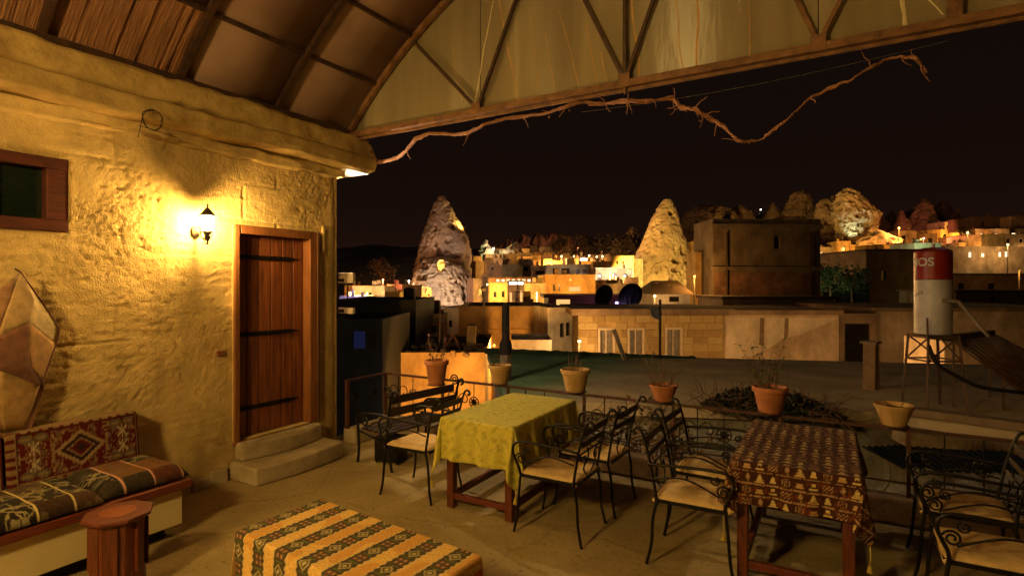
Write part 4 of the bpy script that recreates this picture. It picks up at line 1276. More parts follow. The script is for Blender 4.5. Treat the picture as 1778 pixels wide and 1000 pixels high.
def bolster(label, y0, y1):
    step = 0.006
    nu, nv = int((y1 - y0) / step), 96
    # profile: front face then over the top to the wall
    prof, S = [], []
    zlo, zhi, xf, xb = 0.475, 0.845, XW + 0.20, XW + 0.045
    tot = 0
    path = [(xf + 0.045, zlo)] + [(xf + 0.045 - 0.05 * k / 12, zlo + (zhi - 0.03 - zlo) * k / 12) for k in range(1, 13)] + [(xf - 0.012, zhi - 0.006), (xf - 0.03, zhi), (xb + 0.02, zhi - 0.002), (xb, zhi - 0.02), (xb, zlo)]
    Ls = [0]
    for a, b2 in zip(path[:-1], path[1:]):
        Ls.append(Ls[-1] + math.hypot(a[0] - b2[0], a[1] - b2[1]))
    tt = np.linspace(0, Ls[-1], nv)
    px_ = np.interp(tt, Ls, [p[0] for p in path]); pz_ = np.interp(tt, Ls, [p[1] for p in path])
    Yv = np.linspace(y0, y1, nu)
    U, T = np.meshgrid(Yv, tt, indexing='ij')
    X = np.broadcast_to(px_, U.shape) + 0.02 * (fbm(U * 3, T * 3 + 9, 3) - 0.5) 
    Z = np.broadcast_to(pz_, U.shape) + 0.008 * (fbm(U * 2 + 4, T * 2, 2) - 0.5)
    endr = np.clip((U - (y1 - 0.02)) / 0.02, 0, 1) + np.clip(((y0 + 0.02) - U) / 0.02, 0, 1)
    cxm, czm = (xf + xb) / 2, (zlo + zhi) / 2
    X = X + (cxm - X) * 0.10 * endr ** 2; Z = Z + (czm - Z) * 0.04 * endr ** 2
    col = carpet(U - (y0 + y1) / 2, T - 0.19)
    col = mixc(col, (0.10, 0.008, 0.009), U > y1 - 0.014)
    o = grid_mesh('carpet_bolster', np.stack([X - XW, U - (y0 + y1) / 2, Z - zlo], -1), carpet_m, None, col)
    o.location = (XW, (y0 + y1) / 2, zlo)
    e_ = MB()
    ring = [(px_[k] - XW, y1 - (y0 + y1) / 2 - 0.001, pz_[k] - zlo) for k in range(0, nv, 3)]
    e_.add([((p[0] - (cxm - XW)) * 0.9 + cxm - XW, p[1], (p[2] - (czm - zlo)) * 0.96 + czm - zlo) for p in ring], [tuple(range(len(ring)))])
    e_.build('end_cloth', M('red_velvet', (0.15, 0.012, 0.014), rough=0.9, bump=0.4, sheen=0.3), o)
    tag(o, label, 'bolster')
    return o
bolster('red carpet back bolster with diamond medallion leaning on the wall', 1.48, 2.29)
bolster('second carpet back bolster nearer the camera along the divan', 0.64, 1.465)

# ================================================================== OCTAGONAL SIDE TABLE
oc = thing('octagonal_stool', 'small carved octagonal red wood side table in front of the divan', 'side table', (-3.69, 1.67, 0.004), math.radians(12))
oc.scale = (0.86, 0.86, 0.98)
def octa(r, z0, z1, n=8, rot=math.pi / 8):
    m = MB()
    m.prism([(r * math.cos(rot + 2 * math.pi * k / n), r * math.sin(rot + 2 * math.pi * k / n), z0) for k in range(n)][::-1], (0, 0, z1 - z0))
    return m
octa(0.215, 0.478, 0.50).build('tabletop', wood_red_h, oc, bevel=0.006)
m = MB(); m.lathe([(0.11, 0.5005), (0.11, 0.503), (0.10, 0.5045), (0.001, 0.504)], seg=28); m.build('inlay_disc', M('pale_red_wood', (0.30, 0.09, 0.035), (0.2, 0.05, 0.02), rough=0.4, bump=0.15, coat=0.2), oc)
for k in range(8):
    a0, a1 = math.pi / 8 + math.pi / 4 * k, math.pi / 8 + math.pi / 4 * (k + 1)
    r = 0.168
    p0, p1 = Vector((r * math.cos(a0), r * math.sin(a0), 0)), Vector((r * math.cos(a1), r * math.sin(a1), 0))
    nrm = (p0 + p1).normalized()
    # board with a pointed arch cut out at the foot
    prof = [(0.0, 0.0), (0.16, 0.0), (0.20, 0.05), (0.30, 0.085), (0.40, 0.10), (0.5, 0.13), (0.60, 0.10), (0.70, 0.085), (0.80, 0.05), (0.84, 0.0), (1.0, 0.0), (1.0, 0.4775), (0.0, 0.4775)]
    m = MB()
    m.prism([p0.lerp(p1, 0.015 + 0.97 * u) + Vector((0, 0, z)) for u, z in prof], -nrm * 0.014)
    m.build('side_panel', wood_red, oc)
    m = MB()
    m.bar(p0.lerp(p1, 0.5) + nrm * 0.002 + Vector((0, 0, 0.16)), p0.lerp(p1, 0.5) + nrm * 0.002 + Vector((0, 0, 0.45)), 0.06, 0.004)
    m.build('raised_panel', wood_red, oc)

# ================================================================== PATCHWORK HANGING ON THE WALL
hang = thing('patchwork_hanging', 'pointed patchwork fabric hanging in tan and maroon on the wall', 'wall hanging', (XW + 0.05, 1.65, 0.9))
fab = lambda k, c: M(k, c, tuple(x * 0.6 for x in c), rough=0.9, scale=14, bump=0.5, bscale=130, sheen=0.2)
def hp(px, py, out):
    return Px(px, py, XW + 0.05 + out)
K = dict(top=hp(35, 472, 0.10), sh=hp(104, 570, 0.07), sh2=hp(97, 598, 0.05), rib0=hp(52, 560, 0.20), rib1=hp(52, 640, 0.16), waist=hp(74, 664, 0.10), w2=hp(70, 668, 0.12), low=hp(44, 745, 0.05), lw=hp(5, 745, 0.12), mid=hp(-5, 585, 0.20), midl=hp(-5, 640, 0.22), lft=hp(-70, 560, 0.08), lft2=hp(-60, 640, 0.1), lftb=hp(-50, 745, 0.05), in1=hp(60, 520, 0.16))
def patch(keys, col, name, sag=0.0):
    pts = [K[k] for k in keys]
    c = sum(pts, Vector()) / len(pts) + Vector((sag, 0, 0))
    n = 5
    m = MB()
    for i in range(len(pts)):
        a, b2 = pts[i], pts[(i + 1) % len(pts)]
        grid = {}
        for u in range(n + 1):
            for v in range(n + 1 - u):
                fu, fv = u / n, v / n
                q = a * (1 - fu - fv) + b2 * fu + c * fv
                q = q + Vector((0.014 * mnoise.noise(q * 9) * (1 if 0 < fv else 0), 0, 0))
                grid[(u, v)] = len(m.v); m.v.append(tuple(q))
        for u in range(n):
            for v in range(n - u):
                m.f.append((grid[(u, v)], grid[(u + 1, v)], grid[(u, v + 1)]))
                if u + v < n - 1:
                    m.f.append((grid[(u + 1, v)], grid[(u + 1, v + 1)], grid[(u, v + 1)]))
    o = m.build('patch', fab(name, col), hang, smooth='all', world=True)
    import bmesh
    bm_ = bmesh.new(); bm_.from_mesh(o.data); bmesh.ops.remove_doubles(bm_, verts=bm_.verts, dist=0.0008); bmesh.ops.smooth_vert(bm_, verts=[v for v in bm_.verts if not v.is_boundary], factor=0.6, use_axis_x=True, use_axis_y=True, use_axis_z=True)
    for _ in range(3): bmesh.ops.smooth_vert(bm_, verts=[v for v in bm_.verts if not v.is_boundary], factor=0.7, use_axis_x=True, use_axis_y=True, use_axis_z=True)
    bmesh.ops.recalc_face_normals(bm_, faces=bm_.faces); bm_.to_mesh(o.data); bm_.free()
    s_ = o.modifiers.new('thick', 'SOLIDIFY'); s_.thickness = 0.006; s_.offset = -1
patch(['top', 'in1', 'rib0', 'mid'], (0.50, 0.33, 0.15), 'tan_patch', 0.02)
patch(['top', 'sh', 'sh2', 'rib0', 'in1'], (0.74, 0.57, 0.30), 'cream_patch', 0.01)
patch(['sh2', 'waist', 'rib1', 'rib0'], (0.55, 0.31, 0.12), 'orange_patch', 0.01)
patch(['rib0', 'rib1', 'waist', 'w2', 'midl', 'mid'], (0.24, 0.10, 0.055), 'maroon_patch', 0.03)
patch(['midl', 'w2', 'low', 'lw'], (0.60, 0.38, 0.14), 'gold_patch', 0.02)
patch(['mid', 'top', 'lft'], (0.32, 0.17, 0.08), 'brown_patch', 0.01)
patch(['mid', 'lft', 'lft2', 'midl'], (0.16, 0.06, 0.04), 'maroon_patch', 0.01)
patch(['midl', 'lft2', 'lftb', 'lw'], (0.45, 0.26, 0.09), 'gold_patch', 0.01)
trim = MB()
for a, b2 in (('top', 'sh'), ('sh', 'sh2'), ('sh2', 'waist'), ('waist', 'low'), ('rib1', 'waist'), ('mid', 'rib1'), ('midl', 'w2')):
    trim.tube([K[a], (K[a] + K[b2]) / 2 + Vector((0.004, 0, 0.004)), K[b2]], 0.006, 6)
trim.build('piping', fab('dark_piping', (0.14, 0.05, 0.03)), hang, world=True)
MB().tube([K['top'], K['top'] + Vector((-0.08, 0, 0.02))], 0.006, 6).build('nail', iron, hang, world=True)
# brown strap from the waist to the lower edge
sm_ = MB(); sm_.bar(hp(74, 668, 0.06), hp(50, 748, 0.04), 0.05, 0.02); sm_.build('strap', fab('brown_strap', (0.22, 0.10, 0.05)), hang, world=True)

# ================================================================== FLOWER POTS ON THE RAIL
def pot(label, px, ybot_z, h, r, mat, kind='pot', y=YR + 0.04, tilt=0.0, plant=None, dx=0.0):
    q = Py(px, 600, y)
    t = thing('flower_pot', label, 'flower pot', (q.x + dx, y, ybot_z), random.uniform(0, 6), 'clay pots along the railing')
    m = MB()
    if kind == 'bowl':
        prof = [(0.002, 0), (r * 0.62, 0), (r * 0.78, h * 0.35), (r * 0.95, h * 0.75), (r * 1.06, h * 0.9), (r * 1.07, h), (r * 0.98, h), (r * 0.9, h * 0.78), (r * 0.3, h * 0.7), (0.002, h * 0.7)]
    else:
        prof = [(0.002, 0), (r * 0.66, 0), (r * 0.70, h * 0.04), (r * 0.94, h * 0.78), (r * 0.95, h * 0.80), (r * 1.07, h * 0.82), (r * 1.09, h * 0.97), (r * 1.05, h), (r * 0.96, h), (r * 0.92, h * 0.86), (r * 0.4, h * 0.84), (0.002, h * 0.84)]
    m.lathe(prof, seg=28, wob=0.006, closed_ends=False)
    m.build('pot_body', mat, t, smooth=True)
    s = MB(); s.lathe([(0.002, h * 0.87), (r * 0.5, h * 0.875), (r * 0.915, h * 0.86)] if kind != 'bowl' else [(0.002, h * 0.80), (r * 0.5, h * 0.81), (r * 0.915, h * 0.79)], seg=18, closed_ends=False); s.build('soil', soil_m, t)
    # flat iron ring and plate that carry the pot on the rail
    b = MB(); b.lathe([(0.002, -0.010), (r * 0.8, -0.010), (r * 0.8, -0.001), (0.002, -0.001)], seg=16); b.build('rail_plate', rail_paint, t)
    zt = h * 0.86
    if plant:
        n, hgt, spread, leaves, lm = plant
        for k in range(n):
            a = random.uniform(0, 2 * math.pi)
            p = Vector((r * 0.45 * math.cos(a), r * 0.45 * math.sin(a), zt))
            d_ = Vector((math.cos(a) * spread, math.sin(a) * spread, 1)).normalized()
            pts = [p]
            hh = hgt * random.uniform(0.55, 1.0)
            for s_ in range(7):
                d_ = (d_ + Vector((random.uniform(-.28, .28), random.uniform(-.28, .28), random.uniform(-.1, .12)))).normalized()
                pts.append(pts[-1] + d_ * hh / 7)
            MB().tube(pts, [0.005, 0.0045, 0.004, 0.0035, 0.003, 0.0025, 0.002, 0.0015], 5).build('stem', twig_m, t)
            if leaves:
                for s_ in range(leaves):
                    q_ = pts[random.randint(2, 7)]
                    lm_ = MB()
                    dv = Vector((random.uniform(-1, 1), random.uniform(-1, 1), random.uniform(-.4, .7))).normalized()
                    sv = dv.cross(Vector((0, 0, 1))).normalized() * random.uniform(0.008, 0.016)
                    ln = random.uniform(0.03, 0.06)
                    lm_.add([q_, q_ + dv * ln * 0.5 + sv, q_ + dv * ln + Vector((0, 0, -0.008)), q_ + dv * ln * 0.5 - sv], [(0, 1, 2), (0, 2, 3)])
                    lm_.build('leaf', lm, t)
    return t
leaf_red = M('dry_red_leaf', (0.16, 0.05, 0.025), rough=0.8, bump=0.2)
leaf_dry = M('dry_pale_leaf', (0.24, 0.17, 0.07), rough=0.8, bump=0.2)
pot('orange terracotta pot with dry red stems at the corner of the railing', 758, 0.66, 0.285, 0.135, pot_m, plant=(6, 0.40, 0.22, 12, leaf_red))
pot('pale yellow clay pot below the black stove pipe', 868, 0.752, 0.20, 0.122, pot_pale, plant=(3, 0.2, 0.1, 2, leaf_dry))
pot('pale yellow clay pot with bare stalks above the green cloth', 999, 0.752, 0.225, 0.142, pot_pale, plant=(8, 0.22, 0.08, 1, leaf_dry))
pot('small terracotta pot half hidden in dry grass on the railing', 1152, 0.752, 0.15, 0.125, pot_m, kind='bowl', plant=(11, 0.38, 0.55, 2, leaf_dry))
pot('bright orange terracotta pot with a sparse green plant above the brown table', 1337, 0.752, 0.215, 0.135, pot_m, plant=(11, 0.44, 0.35, 11, leaf_m))
pot('shallow clay bowl of dry soil at the right end of the railing', 1552, 0.752, 0.16, 0.128, pot_pale, kind='bowl', plant=(3, 0.06, 0.5, 1, leaf_dry))

# ================================================================== BRUSH AND SCRAP BEYOND THE RAILING
def brush(name, label, c, size, n, mat, seed, leafs=0, lmat=None, zscale=1.0):
    rnd = random.Random(seed)
    m = MB()
    for k in range(n):
        p = Vector((c[0] + rnd.uniform(-1, 1) * size[0], c[1] + rnd.uniform(-1, 1) * size[1], c[2] + rnd.random() ** 2 * size[2] * 0.6))
        d_ = Vector((rnd.uniform(-1, 1), rnd.uniform(-1, 1), rnd.uniform(-0.15, 0.7))).normalized()
        pts = [p]
        for s_ in range(5):
            d_ = (d_ + Vector((rnd.uniform(-.5, .5), rnd.uniform(-.5, .5), rnd.uniform(-.35, .3)))).normalized()
            pts.append(pts[-1] + d_ * rnd.uniform(0.05, 0.13))
        m.tube(pts, [0.008, 0.007, 0.006, 0.005, 0.004, 0.002], 4)
    o = m.build(name, mat)
    structure(o, label, 'stuff')
    if leafs:
        l = MB()
        for k in range(leafs):
            a, rr = rnd.uniform(0, 6.28), rnd.random() ** 0.5
            hz = size[2] * (1 - rr ** 2) * rnd.random()
            p = Vector((c[0] + rr * math.cos(a) * size[0], c[1] + rr * math.sin(a) * size[1], c[2] + hz))
            dv = Vector((rnd.uniform(-1, 1), rnd.uniform(-1, 1), rnd.uniform(-.5, 1))).normalized()
            sv = dv.orthogonal().normalized() * rnd.uniform(0.012, 0.03)
            ln = rnd.uniform(0.04, 0.1)
            l.add([p, p + dv * ln * .5 + sv, p + dv * ln, p + dv * ln * .5 - sv], [(0, 1, 2), (0, 2, 3)])
        l.build('leaves', lmat, o)
        l = None
    return o
dark_leaf = M('dark_shrub_leaf', (0.035, 0.04, 0.018), (0.018, 0.02, 0.01), rough=0.6, bump=0.1)
brush('brush', 'dark heap of brush and dry shrubs just beyond the railing', tuple(P(1335, 716, 8.0)), (0.95, 0.40, 0.36), 190, twig_m, 3, 2600, dark_leaf)
brush('brush', 'dry tangled grass and twigs behind the railing between the tables', (-1.75, 5.75, -0.1), (0.75, 0.3, 0.75), 130, twig_m, 8, 700, leaf_dry)
brush('brush', 'dark scrub in the gap on the right beyond the railing', (1.2, 6.4, -0.45), (1.0, 0.4, 0.4), 90, twig_m, 12, 1500, dark_leaf)
# dark corrugated sheets leaning in the gap
sheet_m = M('dark_corrugated_iron', (0.03, 0.033, 0.03), (0.012, 0.014, 0.012), rough=0.4, metal=0.7, bump=0.2, bscale=12)
for k, (px, py, tt, ang, lab) in enumerate(((1610, 790, 6.0, 8, 'dark corrugated iron sheet lying in the gap beyond the railing'), (1690, 800, 5.75, -4, 'second dark corrugated sheet lying nearer the railing'))):
    c = P(px, py, tt)
    n_, w_, l_ = 40, 0.55, 0.28
    U, V = np.meshgrid(np.linspace(-w_, w_, n_ * 2), np.linspace(-l_, l_, 6), indexing='ij')
    Z = 0.009 * np.sin(U * 80) + V * 0.12
    o = grid_mesh('corrugated_sheet', np.stack([U, V, Z], -1), sheet_m)
    o.location = c; o.rotation_euler = (0, 0, math.radians(30 + ang))
    tag(o, lab, 'metal sheet')

# ================================================================== TERRAIN
def sstep(a, b, x):
    k = np.clip((x - a) / (b - a), 0, 1)
    return k * k * (3 - 2 * k)
def gh(r, t):
    h = -3.7 + 12.5 * sstep(60, 165, t)
    h = h + 15.0 * sstep(150, 290, t) * (0.72 + 0.28 * sstep(-40, 120, r)) * (0.35 + 0.65 * sstep(-150, -20, r))
    h = h + (fbm(r * 0.03 + 50, t * 0.03 + 50, 5) - 0.5) * 14 * sstep(110, 230, t) + (fbm(r * 0.2 + 9, t * 0.2 + 9, 3) - 0.5) * 0.5
    return h
def ghp(p):
    v = Vector((p[0], p[1], 0))
    return float(gh(np.array([v.dot(RT)]), np.array([v.dot(FW)]))[0])
rr = np.concatenate([np.linspace(-380, -110, 40), np.linspace(-105, 190, 150), np.linspace(196, 480, 40)])
tt_ = np.concatenate([np.linspace(-60, 10, 8), np.linspace(14, 300, 170), np.linspace(310, 520, 24)])
Rg, Tg = np.meshgrid(rr, tt_, indexing='ij')
Hg = gh(Rg, Tg)
Hg = np.where(Tg > 330, Hg - (Tg - 330) * 0.12, Hg)
terr = grid_mesh('ground', np.stack([Rg * RT.x + Tg * FW.x, Rg * RT.y + Tg * FW.y, Hg], -1), M('tuff_ground', (0.30, 0.21, 0.14), (0.15, 0.10, 0.065), rough=1.0, scale=0.12, bump=0.8, bscale=1.2, coord='World'))
structure(terr, 'dusty valley floor and hillside of the town')

# ================================================================== NEIGHBOUR'S FLAT ROOF
def Pz2(px, py, z):
    p = Pz(px, py, z); return Vector((p.x, p.y, z))
nr = thing('flat_roof_house', 'low neighbouring house with a wide greenish concrete roof', 'house', Pz2(1200, 700, 0) + Vector((0, 0, -3.7)))
roof_green = bpy.data.materials.new('mossy_roof')
roof_green.use_nodes = True
N, L_ = roof_green.node_tree.nodes, roof_green.node_tree.links
b = N['Principled BSDF']; b.inputs['Roughness'].default_value = 0.9; b.inputs['Specular IOR Level'].default_value = 0.2
g = N.new('ShaderNodeNewGeometry'); sp = N.new('ShaderNodeSeparateXYZ'); L_.new(g.outputs['Position'], sp.inputs[0])
nz = N.new('ShaderNodeTexNoise'); nz.inputs['Scale'].default_value = 0.55; nz.inputs['Detail'].default_value = 9; nz.inputs['Roughness'].default_value = 0.65
L_.new(g.outputs['Position'], nz.inputs['Vector'])
mr = N.new('ShaderNodeMapRange'); mr.inputs['From Min'].default_value = -2.6; mr.inputs['From Max'].default_value = -5.8
L_.new(sp.outputs['X'], mr.inputs['Value'])
ad = N.new('ShaderNodeMath'); ad.operation = 'MULTIPLY_ADD'; ad.inputs[1].default_value = 0.9; 
L_.new(nz.outputs['Fac'], ad.inputs[0]); 
sb = N.new('ShaderNodeMath'); sb.operation = 'SUBTRACT'; sb.inputs[1].default_value = 0.45
L_.new(mr.outputs[0], sb.inputs[0]); L_.new(sb.outputs[0], ad.inputs[2])
rp = N.new('ShaderNodeValToRGB')
rp.color_ramp.elements[0].position = 0.15; rp.color_ramp.elements[0].color = (0.62, 0.48, 0.29, 1)
rp.color_ramp.elements[1].position = 0.75; rp.color_ramp.elements[1].color = (0.20, 0.34, 0.20, 1)
L_.new(ad.outputs[0], rp.inputs['Fac'])
nz3 = N.new('ShaderNodeTexNoise'); nz3.inputs['Scale'].default_value = 1.4; nz3.inputs['Detail'].default_value = 10
mp3 = N.new('ShaderNodeMapping'); mp3.inputs['Scale'].default_value = (0.6, 0.9, 1); L_.new(g.outputs['Position'], mp3.inputs['Vector']); L_.new(mp3.outputs[0], nz3.inputs['Vector'])
mr3 = N.new('ShaderNodeMapRange'); mr3.inputs['From Min'].default_value = 0.3; mr3.inputs['From Max'].default_value = 0.7; mr3.inputs['To Min'].default_value = 0.68; mr3.inputs['To Max'].default_value = 1.2
L_.new(nz3.outputs['Fac'], mr3.inputs['Value'])
vm = N.new('ShaderNodeVectorMath'); vm.operation = 'SCALE'; L_.new(rp.outputs[0], vm.inputs[0]); L_.new(mr3.outputs[0], vm.inputs['Scale'])
L_.new(vm.outputs[0], b.inputs['Base Color'])
bpn = N.new('ShaderNodeBump'); bpn.inputs['Strength'].default_value = 0.6; bpn.inputs['Distance'].default_value = 0.05
nz4 = N.new('ShaderNodeTexNoise'); nz4.inputs['Scale'].default_value = 9; nz4.inputs['Detail'].default_value = 8
L_.new(g.outputs['Position'], nz4.inputs['Vector']); L_.new(nz4.outputs['Fac'], bpn.inputs['Height']); L_.new(bpn.outputs[0], b.inputs['Normal'])
q_fl, q_fr, q_nr, q_nl = Pz2(846, 612, 0.0), Pz2(2000, 640, 0.0), Pz2(1778 + 160, 768, 0.0), Pz2(878, 694, 0.0)
q_nm = Pz2(1560, 716, 0.0)
corner = [q_fl, q_fr, q_nr, q_nm, q_nl]
m = MB(); m.prism([p - Vector((0, 0, 0.18)) for p in corner][::1], (0, 0, 0.18))
# wide sheet with relief on top
m.build('roof_slab', roof_green, nr, world=True)
wm_ = M('whitewashed_rubble', (0.55, 0.52, 0.45), (0.26, 0.24, 0.19), rough=1.0, scale=5, bump=1.0, bscale=14, coord='World')
ins = [p + ((q_fl + q_fr + q_nr + q_nl) / 4 - p).normalized() * 0.25 for p in corner]
m = MB(); m.prism([Vector((p.x, p.y, -3.9)) for p in ins], (0, 0, 3.71)); m.build('wall', wm_, nr, world=True)
# mossy upstand along the far edge, ragged
n_ = 60
for seg in range(1):
    m = MB(); a, b2 = q_fl, q_fl.lerp(q_fr, 0.36)
    dirv = (b2 - a).normalized(); nv = Vector((-dirv.y, dirv.x, 0))
    vs = []
    for k in range(n_ + 1):
        p = a.lerp(b2, k / n_)
        h = 0.13 * (1 - 0.75 * k / n_) + 0.03 * mnoise.noise(Vector((k * 0.5, 3, 1)))
        vs += [p - nv * 0.0 + Vector((0, 0, 0.002)), p - nv * 0.02 + Vector((0, 0, h)), p - nv * 0.22 + Vector((0, 0, h * 0.9)), p - nv * 0.28 + Vector((0, 0, 0.002))]
    fs = []
    for k in range(n_):
        o_ = 4 * k
        for s_ in range(3):
            fs.append((o_ + s_, o_ + s_ + 1, o_ + 5 + s_, o_ + 4 + s_))
    m.add(vs, fs); m.build('upstand', M('moss', (0.05, 0.085, 0.035), (0.02, 0.035, 0.018), rough=1, scale=6, bump=1.0, bscale=25, coord='World'), nr, world=True)
# broken end wall with a dark hole at the roof's left end
m = MB(); c = P(846, 640, (q_fl - CAM).dot(FW) * 0.72)
# kerb along the near right edge and a lower ledge
a, b2 = q_nm, q_nr
m = MB(); m.bar(a + Vector((0, 0, 0.05)), b2 + Vector((0, 0, 0.05)), 0.22, 0.10); m.build('roof_kerb', M('kerb_plaster', (0.36, 0.25, 0.15), (0.24, 0.16, 0.09), rough=1, bump=0.5, coord='World'), nr, world=True)
lg0, lg1 = P(1560, 757, 6.4), P(1960, 800, 6.0)
m = MB(); m.bar(lg0, lg1, 0.30, 0.14)
lo = m.build('garden_wall', M('garden_wall_plaster', (0.34, 0.24, 0.13), (0.2, 0.14, 0.08), rough=1, bump=0.6, coord='World'))
tag(lo, 'low plastered ledge in the gap below the neighbouring roof', 'wall')

# masonry chimney stub
cp_ = Pz2(1512, 675, 0.0)
ch = thing('chimney_stub', 'square plastered chimney stub with a flat cap on the roof', 'chimney', cp_, YAW + math.radians(38))
MB().box(-0.10, 0.10, -0.10, 0.10, -0.02, 0.80, 0.008).build('shaft', M('chimney_plaster', (0.42, 0.26, 0.14), (0.26, 0.15, 0.08), rough=1, bump=0.6, bscale=20), ch, bevel=0.01)
MB().box(-0.135, 0.135, -0.135, 0.135, 0.801, 0.84).build('cap', M('chimney_cap', (0.38, 0.26, 0.16), rough=1, bump=0.4), ch, bevel=0.008)
# black stove pipe with masonry foot
sp_ = P(878, 640, 10.6); sp_.z = 0.0
sv = thing('stove_pipe', 'tall black stove pipe rising from a masonry foot on the green roof', 'chimney pipe', sp_)
MB().box(-0.09, 0.09, -0.09, 0.09, -0.02, 0.52, 0.02).build('foot', M('pipe_foot', (0.30, 0.24, 0.17), (0.16, 0.13, 0.09), rough=1, bump=0.8), sv, bevel=0.02)
m = MB(); m.lathe([(0.13, 0.521), (0.12, 0.70), (0.085, 0.78), (0.075, 0.80), (0.072, 1.44), (0.06, 1.50), (0.002, 1.5)], seg=16); m.build('pipe', M('sooty_pipe', (0.02, 0.015, 0.012), rough=0.8, bump=0.4), sv, smooth=True)

# ================================================================== SOLAR WATER TANK
T0 = P(1620, HZ, 8.2); T0.z = 0.004
stand_m = M('rusted_stand_steel', (0.19, 0.11, 0.065), (0.09, 0.05, 0.03), rough=0.7, bump=0.3)
tank = thing('water_tank', 'red and white solar water tank on a steel stand on the neighbouring roof', 'water tank', T0, YAW)
TB, TT, TR = 1.10, 2.345, 0.232
white_p = M('tank_white_paint', (0.80, 0.75, 0.72), (0.62, 0.55, 0.50), rough=0.4, scale=3, bump=0.08, grime=0.25)
red_p = M('tank_red_paint', (0.42, 0.030, 0.018), (0.34, 0.022, 0.014), rough=0.4, scale=3, bump=0.08, grime=0.25)
m = MB(); m.lathe([(0.002, TB), (TR - 0.02, TB), (TR, TB + 0.015), (TR, TT - 0.43)], seg=40, closed_ends=False); m.build('lower_shell', white_p, tank, smooth=True)
m = MB(); m.lathe([(TR + 0.002, TT - 0.4299), (TR + 0.002, TT - 0.02), (TR - 0.02, TT), (TR * 0.5, TT + 0.035), (0.002, TT + 0.045)], seg=40, closed_ends=False); m.build('upper_shell', red_p, tank, smooth=True)
for zr in (TB + 0.05, TT - 0.435, TT - 0.03):
    m = MB(); m.tube([((TR + 0.002) * math.cos(k * math.pi / 18), (TR + 0.002) * math.sin(k * math.pi / 18), zr) for k in range(37)], 0.006, 5, False); m.build('seam_ring', stand_m if zr < TT - 0.1 and zr > TB + 0.1 else (white_p if zr < TT - 0.1 else red_p), tank, smooth='all')
m = MB(); m.tube([(0.0, 0, TT + 0.04), (0, 0, TT + 0.10)], 0.03, 10); m.build('vent_cap', white_p, tank)
def wrap_text(body, size, z, ang0, mat, name, rad, slant=0.0, rise=0.0):
    cu = bpy.data.curves.new(name, 'FONT'); cu.body = body; cu.size = size; cu.extrude = 0.0; cu.offset = 0.004 if name == 'lettering' else 0.0
    tmp = bpy.data.objects.new('tmp_text', cu); COL.objects.link(tmp)
    dg = bpy.context.evaluated_depsgraph_get()
    me = bpy.data.meshes.new_from_object(tmp.evaluated_get(dg))
    bpy.data.objects.remove(tmp); bpy.data.curves.remove(cu)
    import bmesh
    bm = bmesh.new(); bm.from_mesh(me)
    bmesh.ops.triangulate(bm, faces=bm.faces[:])
    bmesh.ops.subdivide_edges(bm, edges=[e_ for e_ in bm.edges if e_.calc_length() > 0.03], cuts=2, use_grid_fill=False)
    for v in bm.verts:
        x, y = v.co.x + slant * v.co.y, v.co.y + rise * v.co.x
        a = ang0 + x / rad
        v.co = (rad * math.sin(a), -rad * math.cos(a), z + y)
    bm.to_mesh(me); bm.free()
    me.materials.clear(); me.materials.append(mat); me.name = name
    o = bpy.data.objects.new(name, me); COL.objects.link(o); o.parent = tank
    return o
# angle 0 looks at the camera, negative is to the left
dang = math.atan2(T0.dot(RT), T0.dot(FW))
paint_w = M('white_lettering', (0.75, 0.70, 0.64), rough=0.5, bump=0)
paint_v = M('violet_marker', (0.20, 0.11, 0.24), rough=0.6, bump=0)
try:
    wrap_text('MOS', 0.17, TT - 0.235, -1.42 - dang, paint_w, 'lettering', TR + 0.004)
    wrap_text('I', 0.16, TT - 0.37, -1.12 - dang, paint_w, 'lettering', TR + 0.004)
    wrap_text('usta', 0.10, TT - 0.70, -1.25 - dang, paint_v, 'scribble', TR + 0.002, slant=0.3, rise=0.35)
except Exception as ex:
    print('text failed', ex)
feet = [(-0.28, -0.26), (0.30, -0.26), (0.30, 0.26), (-0.28, 0.26)]
tops = [(-0.22, -0.20), (0.22, -0.20), (0.22, 0.20), (-0.22, 0.20)]
stand_m0 = M('rusted_stand_steel', (0.19, 0.11, 0.065), (0.09, 0.05, 0.03), rough=0.7, bump=0.3)
for (fx, fy), (tx, ty) in zip(feet, tops):
    m = MB(); m.bar((fx, fy, 0), (tx, ty, TB - 0.002), 0.032, 0.032); m.build('leg', stand_m, tank)
for i in range(4):
    j = (i + 1) % 4
    a, b2 = Vector((*feet[i], 0)).lerp(Vector((*tops[i], TB)), 0.66), Vector((*feet[j], 0)).lerp(Vector((*tops[j], TB)), 0.66)
    m = MB(); m.bar(a, b2, 0.022, 0.022); m.build('brace', stand_m, tank)
    m = MB(); m.bar((*tops[i], TB - 0.03), (*tops[j], TB - 0.03), 0.03, 0.03); m.build('top_bar', stand_m, tank)
    m = MB(); m.bar(a, (*tops[j], TB - 0.03), 0.018, 0.018); m.build('diagonal', stand_m, tank)
pipe_m = M('pinkish_pvc_pipe', (0.66, 0.52, 0.44), rough=0.5, bump=0.1)
inv = base_of(tank)
pp = [inv @ P(1634, 521, 8.0), inv @ P(1636, 521, 7.86), inv @ P(1663, 523, 7.86), inv @ P(1690, 553, 7.9), inv @ P(1716, 583, 8.0)]
m = MB(); m.tube(pp, 0.026, 10); m.build('outlet_pipe', pipe_m, tank, smooth=True)
m = MB(); m.tube([inv @ P(1610, 552, 7.92), inv @ P(1612, 640, 7.92)], 0.014, 8); m.build('gauge_pipe', stand_m, tank)
